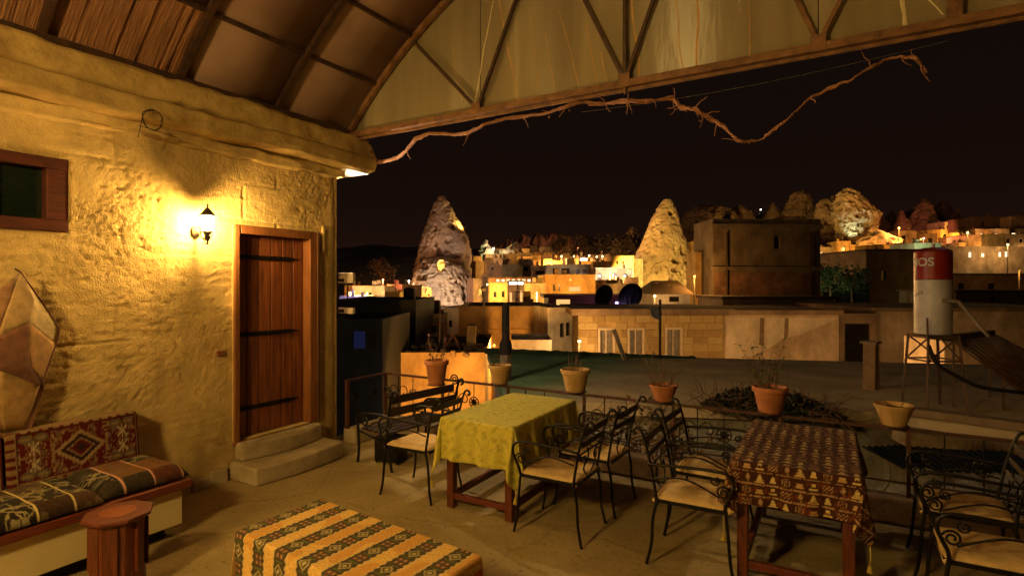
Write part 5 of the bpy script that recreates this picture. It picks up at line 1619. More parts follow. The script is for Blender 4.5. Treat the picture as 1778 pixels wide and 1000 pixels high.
m = MB(); m.tube(smooth_pts([inv @ P(1612, 600, 7.95), inv @ P(1628, 632, 7.9), inv @ P(1665, 655, 7.85), inv @ P(1705, 672, 7.8), inv @ P(1778, 682, 7.8), inv @ P(1850, 690, 7.8)]), 0.028, 8); m.build('hose', M('black_hose', (0.03, 0.025, 0.02), rough=0.6), tank, smooth='all')
# collector: rows of dark tubes on a tilted frame
sc_ = thing('solar_collector', 'tilted solar collector of dark tubes beside the water tank', 'solar collector', T0 + RT * 0.6)
ca, cb = P(1652, 588, 8.25), P(1722, 580, 9.1)
da, db = P(1850, 735, 7.9), P(1935, 690, 8.8)
for k in range(11):
    f_ = k / 10
    m = MB(); m.tube([ca.lerp(cb, f_), da.lerp(db, f_)], 0.03, 8); m.build('collector_tube', M('collector_glass', (0.20, 0.10, 0.06), (0.10, 0.05, 0.035), rough=0.35, bump=0), sc_, world=True, smooth='all')
m = MB(); m.bar(ca + Vector((0, 0, 0.02)), cb + Vector((0, 0, 0.02)), 0.09, 0.09); m.build('header', stand_m, sc_, world=True)
m = MB(); m.bar(da, db, 0.07, 0.07); m.build('foot_rail', stand_m, sc_, world=True)
for f_ in (0.05, 0.95):
    q = ca.lerp(cb, f_); q2 = ca.lerp(cb, f_).lerp(da.lerp(db, f_), 0.45)
    m = MB(); m.bar(q - Vector((0, 0, 0.05)), (q.x, q.y, 0.0), 0.03, 0.03); m.build('strut', stand_m, sc_, world=True)
    m = MB(); m.bar(q2 - Vector((0, 0, 0.05)), (q2.x, q2.y, 0.0), 0.03, 0.03); m.build('strut', stand_m, sc_, world=True)

# small dish on a pole at the far roof edge, leaning plank, dark shrub
pb = Pz2(1146, 622, 0.0)
pd = thing('dish_pole', 'small grey dish on a thin pole at the back edge of the roof', 'satellite dish', pb, YAW)
hpol = (P(1146, 520, (pb - CAM).dot(FW))).z
MB().tube([(0, 0, 0), (0, 0, hpol)], 0.035, 8).build('pole', iron_old, pd)
zc = P(1138, 543, (pb - CAM).dot(FW)).z
def dish(parent, c, r, az, el, mat, name='dish', deep=0.22, offx=0.0):
    m = MB()
    prof = [(r * k / 8, -deep * r * (1 - (k / 8) ** 2)) for k in range(9)]
    prof[0] = (0.002, prof[0][1])
    m.lathe(prof + [(r, 0.012), (r * 0.5, -deep * r * 0.75 - 0.012), (0.002, -deep * r - 0.012)], seg=24, closed_ends=False)
    R_ = Matrix.Rotation(az, 4, 'Z') @ Matrix.Rotation(el, 4, 'X')
    m.v = [tuple(Vector(c) + (R_ @ Vector(p))) for p in m.v]
    m.build(name, mat, parent, smooth='all')
    a = MB(); a.tube([Vector(c) + R_ @ Vector((0, -r * 0.9, 0)), Vector(c) + R_ @ Vector((0, -r * 0.2, r * 0.85))], r * 0.03, 6); a.lathe([(0.002, 0), (r * 0.08, 0), (r * 0.08, r * 0.15), (0.002, r * 0.15)], tuple(Vector(c) + R_ @ Vector((0, -r * 0.2, r * 0.85))), 8)
    a.build('feed_arm', iron_old, parent)
dish(pd, (-0.12, -0.05, zc), 0.17, 0.4, math.radians(65), M('grey_dish', (0.28, 0.30, 0.32), rough=0.5, bump=0.05))
ql = P(1085, 622, 13.4); ql.z = 0.0
m = MB(); m.bar(ql, P(1066, 572, 13.6), 0.16, 0.03)
tag(m.build('leaning_board', M('pale_board', (0.55, 0.42, 0.34), rough=0.8, bump=0.3)), 'pale board leaning at the back edge of the green roof', 'board')

# ================================================================== LAMPS OF THE TOWN
def glow(col, s):
    return ME('glow_%d_%d_%d_%d' % tuple(int(x * 100) for x in (*col, s)), col, s)
SOD = (1.0, 0.43, 0.075); WARM = (1.0, 0.56, 0.18); WHITE = (1.0, 0.86, 0.66); YEL = (1.0, 0.62, 0.12); RED = (1.0, 0.25, 0.12); GREEN = (0.72, 1.0, 0.48); VIO = (0.45, 0.35, 1.0)
pole_m = M('lamp_post_paint', (0.10, 0.085, 0.07), (0.06, 0.05, 0.04), rough=0.6, bump=0.1)
def street_lamp(label, px, py, t, col, power, r=None, pole=True, vis=12.0, ground=None, arm=0.0):
    h = P(px, py, t)
    g_ = ghp(h) if ground is None else ground
    s = thing('street_lamp', label, 'street lamp', (h.x, h.y, g_), YAW, 'lit street lamps of the town')
    H = h.z - g_
    r = r or max(0.07, 1.5 / 960 * t)
    if pole:
        MB().tube([(0, 0.05, -0.3), (0, 0.05, H - 0.2), (0, 0.03, H + r + 0.06)], [0.07, 0.05, 0.03], 8).build('pole', pole_m, s)
    m = MB(); m.lathe([(0.002, H - r), (r * 0.7, H - r * 0.7), (r, H), (r * 0.7, H + r * 0.7), (0.002, H + r)], seg=10); m.build('lamp_globe', glow(col, vis), s, smooth='all')
    m = MB(); m.lathe([(r * 1.25, H + r * 0.72), (r * 0.5, H + r * 1.2), (0.002, H + r * 1.3)], seg=10, closed_ends=False); m.build('hood', pole_m, s)
    if power:
        l = bpy.data.lights.new('lamp_light', 'POINT'); l.energy = power; l.color = col; l.shadow_soft_size = max(0.2, r)
        lo_ = bpy.data.objects.new('lamp_light', l); COL.objects.link(lo_); lo_.parent = s; lo_.location = (0, -r * 2.2 - 0.3, H - 0.1)
    return s
def floodlight(label, px, py, t, col, power, target, spot=60, ground=None):
    h = P(px, py, t); g_ = ghp(h) if ground is None else ground
    h.z = max(h.z, g_ + 0.3)
    s = thing('floodlight', label, 'floodlight', (h.x, h.y, g_), YAW, 'floodlights around the rock cones')
    H = h.z - g_
    MB().box(-0.2, 0.2, -0.05, 0.12, H - 0.15, H + 0.15).build('lamp_housing', iron_old, s)
    MB().tube([(0, 0.05, -0.2), (0, 0.05, H - 0.15)], 0.05, 6).build('stake', iron_old, s)
    l = bpy.data.lights.new('flood_light', 'SPOT'); l.energy = power; l.color = col; l.spot_size = math.radians(spot); l.spot_blend = 0.5; l.shadow_soft_size = 0.25
    lo_ = bpy.data.objects.new('flood_light', l); COL.objects.link(lo_); lo_.parent = s
    d_ = (target - h).normalized()
    lo_.location = Matrix.Rotation(-YAW, 3, 'Z') @ (d_ * 0.4) + Vector((0, 0, H))
    lo_.rotation_euler = (Matrix.Rotation(-YAW, 3, 'Z') @ d_).to_track_quat('-Z', 'Y').to_euler()
    return s

# ================================================================== TOWN HOUSES
ochre = M('ochre_plaster', (0.54, 0.36, 0.15), (0.40, 0.25, 0.10), rough=0.95, scale=0.9, bump=0.5, bscale=6, coord='World', grime=0.38)
pale = M('pale_plaster', (0.62, 0.54, 0.42), (0.48, 0.40, 0.30), rough=0.95, scale=0.9, bump=0.4, bscale=6, coord='World', grime=0.38)
white = M('white_plaster', (0.72, 0.66, 0.58), (0.56, 0.49, 0.42), rough=0.95, scale=1.1, bump=0.4, bscale=6, coord='World', grime=0.38)
pinkish = M('pinkish_plaster', (0.56, 0.41, 0.28), (0.42, 0.29, 0.19), rough=0.95, scale=0.7, bump=0.5, bscale=5, coord='World', grime=0.38)
brownst = M('brown_stone', (0.30, 0.20, 0.125), (0.19, 0.12, 0.075), rough=0.95, scale=0.8, bump=0.6, bscale=5, coord='World', grime=0.38)
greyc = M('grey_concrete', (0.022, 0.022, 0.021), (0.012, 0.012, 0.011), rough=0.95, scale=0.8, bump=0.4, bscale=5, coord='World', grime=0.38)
darkst = M('dark_weathered_wall', (0.21, 0.16, 0.115), (0.135, 0.10, 0.072), rough=0.95, scale=0.5, bump=0.6, bscale=4, coord='World', grime=0.38)
roof_d = M('dark_roof_felt', (0.10, 0.07, 0.05), (0.05, 0.035, 0.025), rough=1, scale=0.8, bump=0.5, coord='World')
roof_r = M('red_roof_sheet', (0.24, 0.07, 0.035), (0.13, 0.04, 0.022), rough=0.7, scale=1.2, bump=0.3, coord='World')
pane_d = M('dark_pane', (0.018, 0.014, 0.012), rough=0.25, bump=0.0)
pane_g = M('grey_curtained_pane', (0.20, 0.17, 0.14), (0.12, 0.10, 0.08), rough=0.5, bump=0.1)
trim_m = M('window_trim_stone', (0.58, 0.46, 0.34), (0.46, 0.36, 0.26), rough=0.9, bump=0.3)

def holes_wall(W, H, holes, rv=0.18):
    """front wall (y=0 plane, facing -y) with rectangular holes (x0,x1,z0,z1,arch)"""
    m = MB()
    xs = sorted({0.0, W, *[h[0] for h in holes], *[h[1] for h in holes]})
    zs_ = sorted({0.0, H, *[h[2] for h in holes], *[h[3] for h in holes]})
    for xa, xb in zip(xs[:-1], xs[1:]):
        for za, zb in zip(zs_[:-1], zs_[1:]):
            cx, cz_ = (xa + xb) / 2, (za + zb) / 2
            if any(h[0] < cx < h[1] and h[2] < cz_ < h[3] for h in holes):
                continue
            m.add([(xa, 0, za), (xb, 0, za), (xb, 0, zb), (xa, 0, zb)], [(0, 1, 2, 3)])
    for x0, x1, z0, z1, arch in holes:
        m.add([(x0, 0, z0), (x0, 0, z1), (x0, rv, z1), (x0, rv, z0)], [(0, 1, 2, 3)])
        m.add([(x1, 0, z0), (x1, rv, z0), (x1, rv, z1), (x1, 0, z1)], [(0, 1, 2, 3)])
        m.add([(x0, 0, z0), (x0, rv, z0), (x1, rv, z0), (x1, 0, z0)], [(0, 1, 2, 3)])
        m.add([(x0, 0, z1), (x1, 0, z1), (x1, rv, z1), (x0, rv, z1)], [(0, 1, 2, 3)])
        if arch:
            r = (x1 - x0) / 2; cx = (x0 + x1) / 2; zs0 = z1 - r
            for s in (-1, 1):
                vs = [(cx + s * r, 0, z1)]
                for k in range(7):
                    a = math.pi / 2 * k / 6
                    vs.append((cx + s * r * math.cos(a), 0, zs0 + r * math.sin(a)))
                m.add(vs, [tuple(range(len(vs))) if s < 0 else tuple(range(len(vs) - 1, -1, -1))])
    return m
def town_house(label, px0, px1, ytop, t, depth, mat, yaw=0.0, wins=(), zb=None, roofm=None, eave=0.0, parapet=0.18, name='town_house', pane=None, frames=False, ledge=None, group=None, slabh=0.16):
    """front face spans photo columns px0..px1 with its top edge at row ytop, at depth t"""
    W = (px1 - px0) / F * t
    base = P(px0, HZ, t)
    mid = P((px0 + px1) / 2, HZ, t)
    if zb is None:
        zb = ghp(mid) - 0.6
    ztop = CH + (HZ - ytop) / F * t
    H = ztop - zb
    o = thing(name, label, 'house', (base.x, base.y, zb), YAW + math.radians(yaw), group)
    hs = []
    for w in wins:
        x0, x1, y0_, y1_ = w[:4]
        hs.append(((x0 - px0) / F * t, (x1 - px0) / F * t, (HZ - y1_) / F * t + CH - zb, (HZ - y0_) / F * t + CH - zb, len(w) > 5 and w[5] == 'arch'))
    hs = [(max(0.05, a), min(W - 0.05, b2), max(0.05, c), min(H - 0.05, d_), ar) for a, b2, c, d_, ar in hs]
    m = holes_wall(W, H, hs)
    m.add([(0, 0, 0), (0, depth, 0), (0, depth, H), (0, 0, H)], [(3, 2, 1, 0)])
    m.add([(W, 0, 0), (W, depth, 0), (W, depth, H), (W, 0, H)], [(0, 1, 2, 3)])
    m.add([(0, depth, 0), (W, depth, 0), (W, depth, H), (0, depth, H)], [(3, 2, 1, 0)])
    m.build('wall', mat, o)
    r = MB(); r.box(-eave + 0.003, W + eave - 0.003, -eave + 0.003, depth + eave - 0.003, H - slabh if eave else H - 0.12, H + (0.004 if eave else -0.11))
    if eave:
        r = MB(); r.box(-eave, W + eave, -eave, depth + eave, H + 0.003, H + slabh)
    r.build('roof', roofm or roof_d, o)
    if parapet and not eave:
        pm = MB(); w_ = min(0.25, 0.12 * t / 20)
        for q in ((-0.01, W + 0.01, -0.012, w_), (-0.01, W + 0.01, depth - w_, depth + 0.01), (-0.011, w_, w_ + 0.001, depth - w_ - 0.001), (W - w_, W + 0.011, w_ + 0.001, depth - w_ - 0.001)):
            pm.box(*q, H + 0.002, H + parapet)
        pm.build('parapet', mat, o)
    if ledge:
        z = (HZ - ledge) / F * t + CH - zb
        MB().box(-0.12, W + 0.12, -0.14, -0.001, z - 0.12, z + 0.12).build('ledge', mat, o)
    for w, h in zip(wins, hs):
        pm = w[4] if len(w) > 4 and w[4] is not None else (pane or pane_d)
        wn_ = MB().box(h[0] - 0.02, h[1] + 0.02, 0.13, 0.16, h[2] - 0.02, h[3] + 0.02).build('window', pm, o)
        if frames:
            f_ = 0.09
            fm = MB()
            fm.box(h[0] - f_, h[0], -0.04, -0.002, h[2] - f_, h[3] + f_)
            fm.box(h[1], h[1] + f_, -0.04, -0.002, h[2] - f_, h[3] + f_)
            fm.box(h[0] + 0.001, h[1] - 0.001, -0.04, -0.002, h[3], h[3] + f_)
            fm.box(h[0] + 0.001, h[1] - 0.001, -0.05, -0.002, h[2] - f_, h[2])
            fm.build('window_trim', trim_m, wn_)
            cxm = (h[0] + h[1]) / 2
            MB().box(cxm - 0.025, cxm + 0.025, 0.09, 0.125, h[2], h[3]).build('mullion', trim_m, wn_)
    rc = random.Random(int(px0 * 7 + t))
    if W > 2.0 and depth > 2.5 and not eave:
        for k in range(rc.randint(1, 2)):
            x_, y_ = rc.uniform(0.4, W - 0.6), rc.uniform(0.3, min(depth, 3) - 0.5); s_ = rc.uniform(0.25, 0.45)
            MB().box(x_, x_ + s_, y_, y_ + s_, H - 0.1, H + rc.uniform(0.5, 1.0), 0.02).build('chimney', mat, o)
        x_ = rc.uniform(0.3, W - 0.3)
        an = MB(); an.tube([(x_, 0.8, H - 0.1), (x_ + 0.03, 0.8, H + rc.uniform(0.9, 1.7))], 0.025, 5)
        an.tube([(x_ - 0.3, 0.8, H + 0.85), (x_ + 0.3, 0.8, H + 0.87)], 0.015, 4); an.build('antenna', iron_old, o)
    o['H'] = H; o['W'] = W
    return o

lit_w = ME('lit_window_warm', (1.0, 0.70, 0.38), 1.6)
lit_o = ME('lit_window_orange', (1.0, 0.50, 0.16), 0.8)
lit_b = ME('lit_window_blue', (0.25, 0.28, 1.0), 0.02)
lit_wh = ME('lit_sign_white', (1.0, 0.93, 0.9), 2.6)

# --- close by
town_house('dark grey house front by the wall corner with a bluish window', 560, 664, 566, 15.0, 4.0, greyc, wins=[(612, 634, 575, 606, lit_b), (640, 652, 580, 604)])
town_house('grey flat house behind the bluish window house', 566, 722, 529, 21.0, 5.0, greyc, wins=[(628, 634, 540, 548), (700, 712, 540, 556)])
n2 = town_house('orange lit house with rubble on its flat roof', 668, 842, 612, 17.5, 6.5, ochre, wins=[], parapet=0.0)
# rubble stones along the roof edge
stone_m = M('rubble_stone', (0.44, 0.30, 0.16), (0.28, 0.18, 0.09), rough=1, bump=0.8, bscale=10)
rb = random.Random(5)
sm0 = None
for k in range(70):
    x, y = rb.uniform(0.02, n2['W'] - 0.1), (0.1 + rb.random() ** 1.6 * 6.0) if k > 26 else rb.uniform(0.02, 0.25)
    s = rb.uniform(0.07, 0.17)
    if sm0 is None:
        mm = MB(); mm.box(-1, 1, -0.7, 0.7, -0.5, 0.5, 0.22)
        so = mm.build('rubble_stone', stone_m, n2, bevel=0.25); sm0 = so
    else:
        so = sm0.copy(); COL.objects.link(so); so.parent = n2
    so.location = (x, y, n2['H'] + s * 0.35 - 0.11); so.scale = (s, s * rb.uniform(.7, 1.2), s * rb.uniform(.7, 1.1)); so.rotation_euler = (rb.uniform(-.3, .3), rb.uniform(-.3, .3), rb.uniform(0, 6))
# trestle on that roof
tq = P(786, 598, 19.0); tq.z = CH + (HZ - 600) / F * 19.0 - 0.1
tr_ = thing('trestle', 'small wooden A-frame standing on the rubble roof', 'trestle', tq, YAW)
for s in (-1, 1):
    MB().tube([(0.0, s * 0.15, 0.5), (-0.26, s * 0.2, 0)], 0.025, 6).build('leg', frame_wood, tr_)
    MB().tube([(0.0, s * 0.15, 0.5), (0.26, s * 0.2, 0)], 0.025, 6).build('leg', frame_wood, tr_)
MB().tube([(0, -0.2, 0.5), (0, 0.2, 0.5)], 0.03, 6).build('ridge_bar', frame_wood, tr_)
MB().tube([(-0.16, -0.17, 0.2), (0.16, -0.17, 0.2)], 0.02, 6).build('cross_bar', frame_wood, tr_)
town_house('orange plastered house behind the rubble roof', 796, 952, 538, 27.0, 6.0, ochre, wins=[(838, 846, 574, 588)], ledge=575)
town_house('low brown house left of the orange plastered one', 660, 772, 552, 25.5, 5.0, brownst, wins=[(752, 758, 566, 576)])
town_house('narrow whitewashed tower house in front of the dark cone', 770, 796, 534, 26.6, 1.5, white, wins=[(779, 785, 556, 568)], parapet=0.0)
town_house('white house with a pair of arched windows', 951, 1003, 541, 24.5, 5.5, white, yaw=12, wins=[(973, 980, 561, 586, None, 'arch'), (984, 991, 560, 584, None, 'arch')])
town_house('low white outbuilding with pale sloping roof by the arched windows', 888, 958, 590, 21.5, 2.6, white, roofm=white, parapet=0.0)
nst = town_house('stone block house with trimmed windows and a long flat eave', 1004, 1258, 547, 22.5, 5.0, ochre, wins=[(1042, 1064, 573, 640), (1093, 1115, 573, 640), (1158, 1181, 572, 619)], frames=True, pane=pane_g, eave=0.30, roofm=brownst, slabh=0.26)
# its cut stone blocks, laid proud of the joints
blk = None
Wst, Hst = nst['W'], nst['H']
hs = [((1042 - 1004) / F * 22.5 - 0.11, (1064 - 1004) / F * 22.5 + 0.11), ((1093 - 1004) / F * 22.5 - 0.11, (1115 - 1004) / F * 22.5 + 0.11), ((1158 - 1004) / F * 22.5 - 0.11, (1181 - 1004) / F * 22.5 + 0.11)]
zwin = (HZ - 572) / F * 22.5 + CH - nst.location.z + 0.1
block_m = [M('cut_stone_%d' % k, c, tuple(q * 0.75 for q in c), rough=0.95, scale=2, bump=0.6, bscale=9) for k, c in enumerate(((0.42, 0.29, 0.12), (0.34, 0.22, 0.09), (0.46, 0.33, 0.15)))]
ch_ = 0.29
bmesh_cache = {}
for rw in range(8):
    zt = Hst - 0.02 - rw * ch_
    x = -0.02 - (0.31 if rw % 2 else 0)
    while x < Wst:
        w = 0.62 * random.choice((0.8, 1.0, 1.0, 1.15))
        a, b2 = max(x, 0.0), min(x + w - 0.02, Wst)
        x += w
        segs = [(a, b2)]
        if zt - ch_ < zwin:
            for h0, h1 in hs:
                new = []
                for s0, s1 in segs:
                    if s1 <= h0 or s0 >= h1: new.append((s0, s1))
                    else:
                        if s0 < h0: new.append((s0, h0))
                        if s1 > h1: new.append((h1, s1))
                segs = new
        for s0, s1 in segs:
            if s1 - s0 < 0.06: continue
            o = MB().box(0, s1 - s0, -0.032 - random.uniform(0, 0.012), -0.002, 0, ch_ - 0.02).build('stone_block', random.choice(block_m), nst, bevel=0.012)
            o.location = (s0, 0, zt - ch_ + 0.02)
bgw = town_house('long plain beige plastered wall house beside the stone blocks', 1259, 1457, 547, 22.3, 5.0, pinkish, wins=[], eave=0.12, roofm=brownst, slabh=0.2)
def wall_patch(o, t, px0, poly, th, mat, name):
    zb_ = o.location.z
    m_ = MB(); m_.prism([((x - px0) / F * t, -th, (HZ - y) / F * t + CH - zb_) for x, y in poly], (0, th - 0.002, 0)); m_.build(name, mat, o)
newpl = M('paler_render_coat', (0.62, 0.50, 0.37), (0.50, 0.38, 0.27), rough=0.95, scale=1.2, bump=0.5, bscale=8, coord='World', grime=0.3)
dmp = M('damp_stain', (0.22, 0.14, 0.085), (0.15, 0.09, 0.055), rough=0.9, scale=2, bump=0.4, coord='World')
wall_patch(bgw, 22.3, 1259, [(1261, 640), (1318, 612), (1342, 600), (1357, 588), (1392, 580), (1440, 560), (1455, 551), (1261, 551)], 0.02, newpl, 'render_coat')
wall_patch(bgw, 22.3, 1259, [(1318, 598), (1322, 600), (1326, 596), (1327, 552), (1319, 552)], 0.024, dmp, 'damp_streak')
wall_patch(bgw, 22.3, 1259, [(1361, 585), (1365, 588), (1368, 582), (1369, 552), (1362, 552)], 0.024, dmp, 'damp_streak')
town_house('dark open shed between two plastered houses', 1458, 1523, 552, 22.4, 3.0, brownst, wins=[(1467, 1513, 562, 660)])
town_house('pinkish house behind the water tank', 1520, 1900, 541, 22.9, 6.0, pinkish, yaw=0, wins=[], eave=0.15, roofm=brownst)
big = town_house('big dark two storey block with one small window', 1238, 1428, 388, 36.0, 3.4, darkst, yaw=2, wins=[(1346, 1356, 410, 432)], ledge=466, parapet=0.3)
wall_patch(big, 36.0, 1238, [(1240, 540), (1426, 540), (1426, 474), (1240, 474)], 0.03, M('rough_brick_storey', (0.24, 0.13, 0.085), (0.14, 0.075, 0.05), rough=1, scale=1.5, bump=0.8, bscale=7, coord='World', grime=0.4), 'lower_storey')
wall_patch(big, 36.0, 1238, [(1234, 397), (1431, 397), (1431, 389), (1234, 389)], 0.18, darkst, 'roof_band')
for px_ in (1262, 1300, 1410):
    m_ = MB(); x_ = (px_ - 1238) / F * 36; m_.tube([(x_, -0.1, big['H'] * 0.45), (x_, -0.1, big['H'] - 0.6)], 0.05, 6); m_.build('downpipe', iron_old, big) if px_ != 1300 else None
town_house('orange lit side wing of the big dark block', 1208, 1238, 440, 38.0, 2.0, ochre, yaw=0, wins=[], parapet=0.1)
town_house('dark shed roofs in front of the big dark block', 1255, 1450, 520, 30.0, 4.0, darkst, wins=[], eave=0.1)
town_house('dark low house to the right of the big block', 1504, 1592, 436, 46.0, 7.0, darkst, wins=[(1530, 1538, 470, 486)], eave=0.2)
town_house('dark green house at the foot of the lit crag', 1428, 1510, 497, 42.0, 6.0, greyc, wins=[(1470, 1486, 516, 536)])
town_house('brown house behind the water tank', 1600, 1790, 478, 46.0, 8.0, brownst, wins=[(1664, 1674, 492, 506), (1716, 1728, 492, 506)], eave=0.1)
town_house('long dark house right of the water tank', 1660, 1800, 508, 34.0, 5.0, darkst, wins=[(1720, 1730, 516, 524)], eave=0.15)
# red awning shed with dishes
aw = town_house('low shed with a red sheet roof and orange light inside', 952, 1102, 517, 31.0, 4.0, roof_r, wins=[(966, 990, 520, 531, lit_o)], eave=0.25, roofm=roof_r)
for k, (px, py, r_, az, lab) in enumerate(((1048, 514, 0.62, 2.2, 'brown satellite dish tilted up above the red shed'), (1094, 514, 0.72, 2.6, 'large black satellite dish beside the brown one'))):
    q = P(px, py, 29.5)
    dd = thing('satellite_dish', lab, 'satellite dish', (q.x, q.y, q.z - 0.95), YAW, 'satellite dishes on the shed')
    MB().tube([(0, 0, -0.3), (0, 0, 0.95)], 0.04, 8).build('mast', iron_old, dd)
    dish(dd, (0, -0.05, 0.95), r_, -0.9 + 0.15 * k, math.radians(72), iron_old if k == 0 else iron, deep=0.25)
bh = town_house('small house with a brown pitched roof before the bright cone', 1134, 1198, 511, 34.0, 4.5, pale, wins=[(1162, 1180, 515, 524)], parapet=0.0)
m = MB(); W_, H_ = bh['W'], bh['H']
m.add([(-0.2, -0.25, H_ + 0.01), (W_ + 0.2, -0.25, H_ + 0.01), (W_ - 0.1, 2.2, H_ + 0.85), (0.5, 2.2, H_ + 0.85), (-0.2, 4.7, H_ + 0.01), (W_ + 0.2, 4.7, H_ + 0.01)], [(0, 1, 2, 3), (3, 2, 5, 4), (0, 3, 4), (1, 5, 2), (0, 4, 5, 1)])
m.build('pitched_roof', roof_d, bh)

# --- left of the dark cone
W3 = lambda x0, x1, y0, y1, m_=None, a=None: (x0, x1, y0, y1, m_, a)
town_house('orange lit house with two windows left of the dark cone', 668, 694, 510, 52, 6, ochre, wins=[W3(673, 678, 519, 528), W3(685, 690, 519, 528)])
town_house('long lit wall left of the two window house', 612, 668, 499, 66, 6, pale, wins=[W3(640, 645, 508, 516)])
town_house('pink house front with pale columns above the two window house', 672, 698, 496, 74, 6, pinkish, wins=[W3(676, 680, 500, 508), W3(684, 688, 500, 508)])
town_house('dim brown house against the foot of the dark cone', 696, 722, 497, 78, 5, brownst)
town_house('low lit shop front at the far left', 590, 634, 517, 58, 5, pale, wins=[W3(604, 612, 522, 528, lit_w), W3(616, 626, 521, 527, lit_w)])
# --- middle quarter
town_house('bright yellow lit house with two small windows', 850, 881, 494, 55, 6, ochre, wins=[W3(857, 862, 506, 516, None, 'arch'), W3(871, 876, 506, 516)])
town_house('dark recessed shop under a white light strip', 881, 911, 490, 57, 6, brownst, wins=[W3(885, 889, 508, 524, lit_o), W3(894, 899, 505, 524), W3(903, 907, 505, 524, lit_o)])
town_house('orange house next to the white light strip', 911, 948, 495, 54, 6, ochre, wins=[W3(916, 921, 506, 514)])
town_house('wide orange house with red awning in the middle of the town', 946, 1034, 479, 63, 8, ochre, wins=[W3(960, 964, 494, 505), W3(969, 973, 494, 505), W3(988, 1008, 498, 506, lit_o)])
town_house('bright cream terrace wall below the arched hotel', 1016, 1100, 495, 66, 6, pale, wins=[W3(1030, 1034, 504, 508), W3(1056, 1060, 500, 504)])
town_house('arched hotel front with lamps in its bays', 1034, 1098, 467, 78, 8, pinkish, wins=[W3(1038, 1045, 475, 491, None, 'arch'), W3(1060, 1072, 474, 492, None, 'arch'), W3(1082, 1090, 475, 491, None, 'arch')])
town_house('small orange house above the arched hotel', 1062, 1100, 446, 90, 7, ochre, wins=[W3(1070, 1074, 453, 459), W3(1080, 1084, 453, 459)])
town_house('dim cream block under the row of lamps', 1030, 1062, 456, 88, 6, pale)
town_house('pink house with one dark window below the green cone', 845, 872, 461, 86, 6, pinkish, wins=[W3(853, 857, 464, 469)])
town_house('long pale green lit house', 872, 908, 462, 90, 7, pale)
town_house('pale house with a dark square opening', 902, 926, 456, 92, 6, pale, wins=[W3(909, 917, 463, 471)])
town_house('pale low house right of the square opening', 922, 950, 463, 88, 6, pale, wins=[W3(930, 946, 470, 477)])
town_house('long terrace house with dark openings above the red awning', 948, 1026, 461, 84, 6, pale, wins=[W3(960, 969, 466, 477), W3(975, 989, 466, 477), W3(1000, 1007, 468, 477), W3(1012, 1018, 468, 477)])
town_house('dim terrace wall below the white sign', 972, 1030, 450, 108, 7, brownst)
town_house('dark low house on the slope left of the white sign', 925, 955, 449, 115, 6, brownst)
town_house('tea garden terrace with a row of pale awnings', 848, 946, 483, 70, 5, brownst, wins=[W3(862 + 9 * k, 867 + 9 * k, 485, 489, lit_w) for k in range(8)], eave=0.2)
# --- right quarter
town_house('long house with four lit windows on the right', 1642, 1800, 430, 82, 8, pinkish, wins=[W3(1682, 1687, 438, 447, lit_w), W3(1704, 1710, 440, 446, lit_w), W3(1734, 1739, 438, 446, lit_w), W3(1745, 1751, 437, 446, lit_w)])
town_house('upper terrace house with red lit wall on the right', 1704, 1800, 408, 100, 8, pinkish, wins=[W3(1748, 1754, 415, 421), W3(1770, 1776, 415, 421)])
town_house('dim house high on the right slope', 1690, 1750, 378, 135, 8, brownst, wins=[W3(1704, 1709, 386, 393)])
town_house('house with a violet lit wall high on the right slope', 1755, 1800, 377, 132, 8, pinkish)
town_house('dim low house left of the four lit windows', 1668, 1702, 410, 112, 6, brownst)
town_house('green lit parapet house just above the water tank', 1588, 1634, 424, 76, 5, pale, wins=[W3(1616, 1621, 429, 434)])
town_house('low brown shed at the foot of the orange crag', 1465, 1512, 452, 62, 5, brownst, eave=0.1)
town_house('pinkish shed beside the water tank stand', 1640, 1725, 592, 14.5, 1.5, pinkish, parapet=0.0)

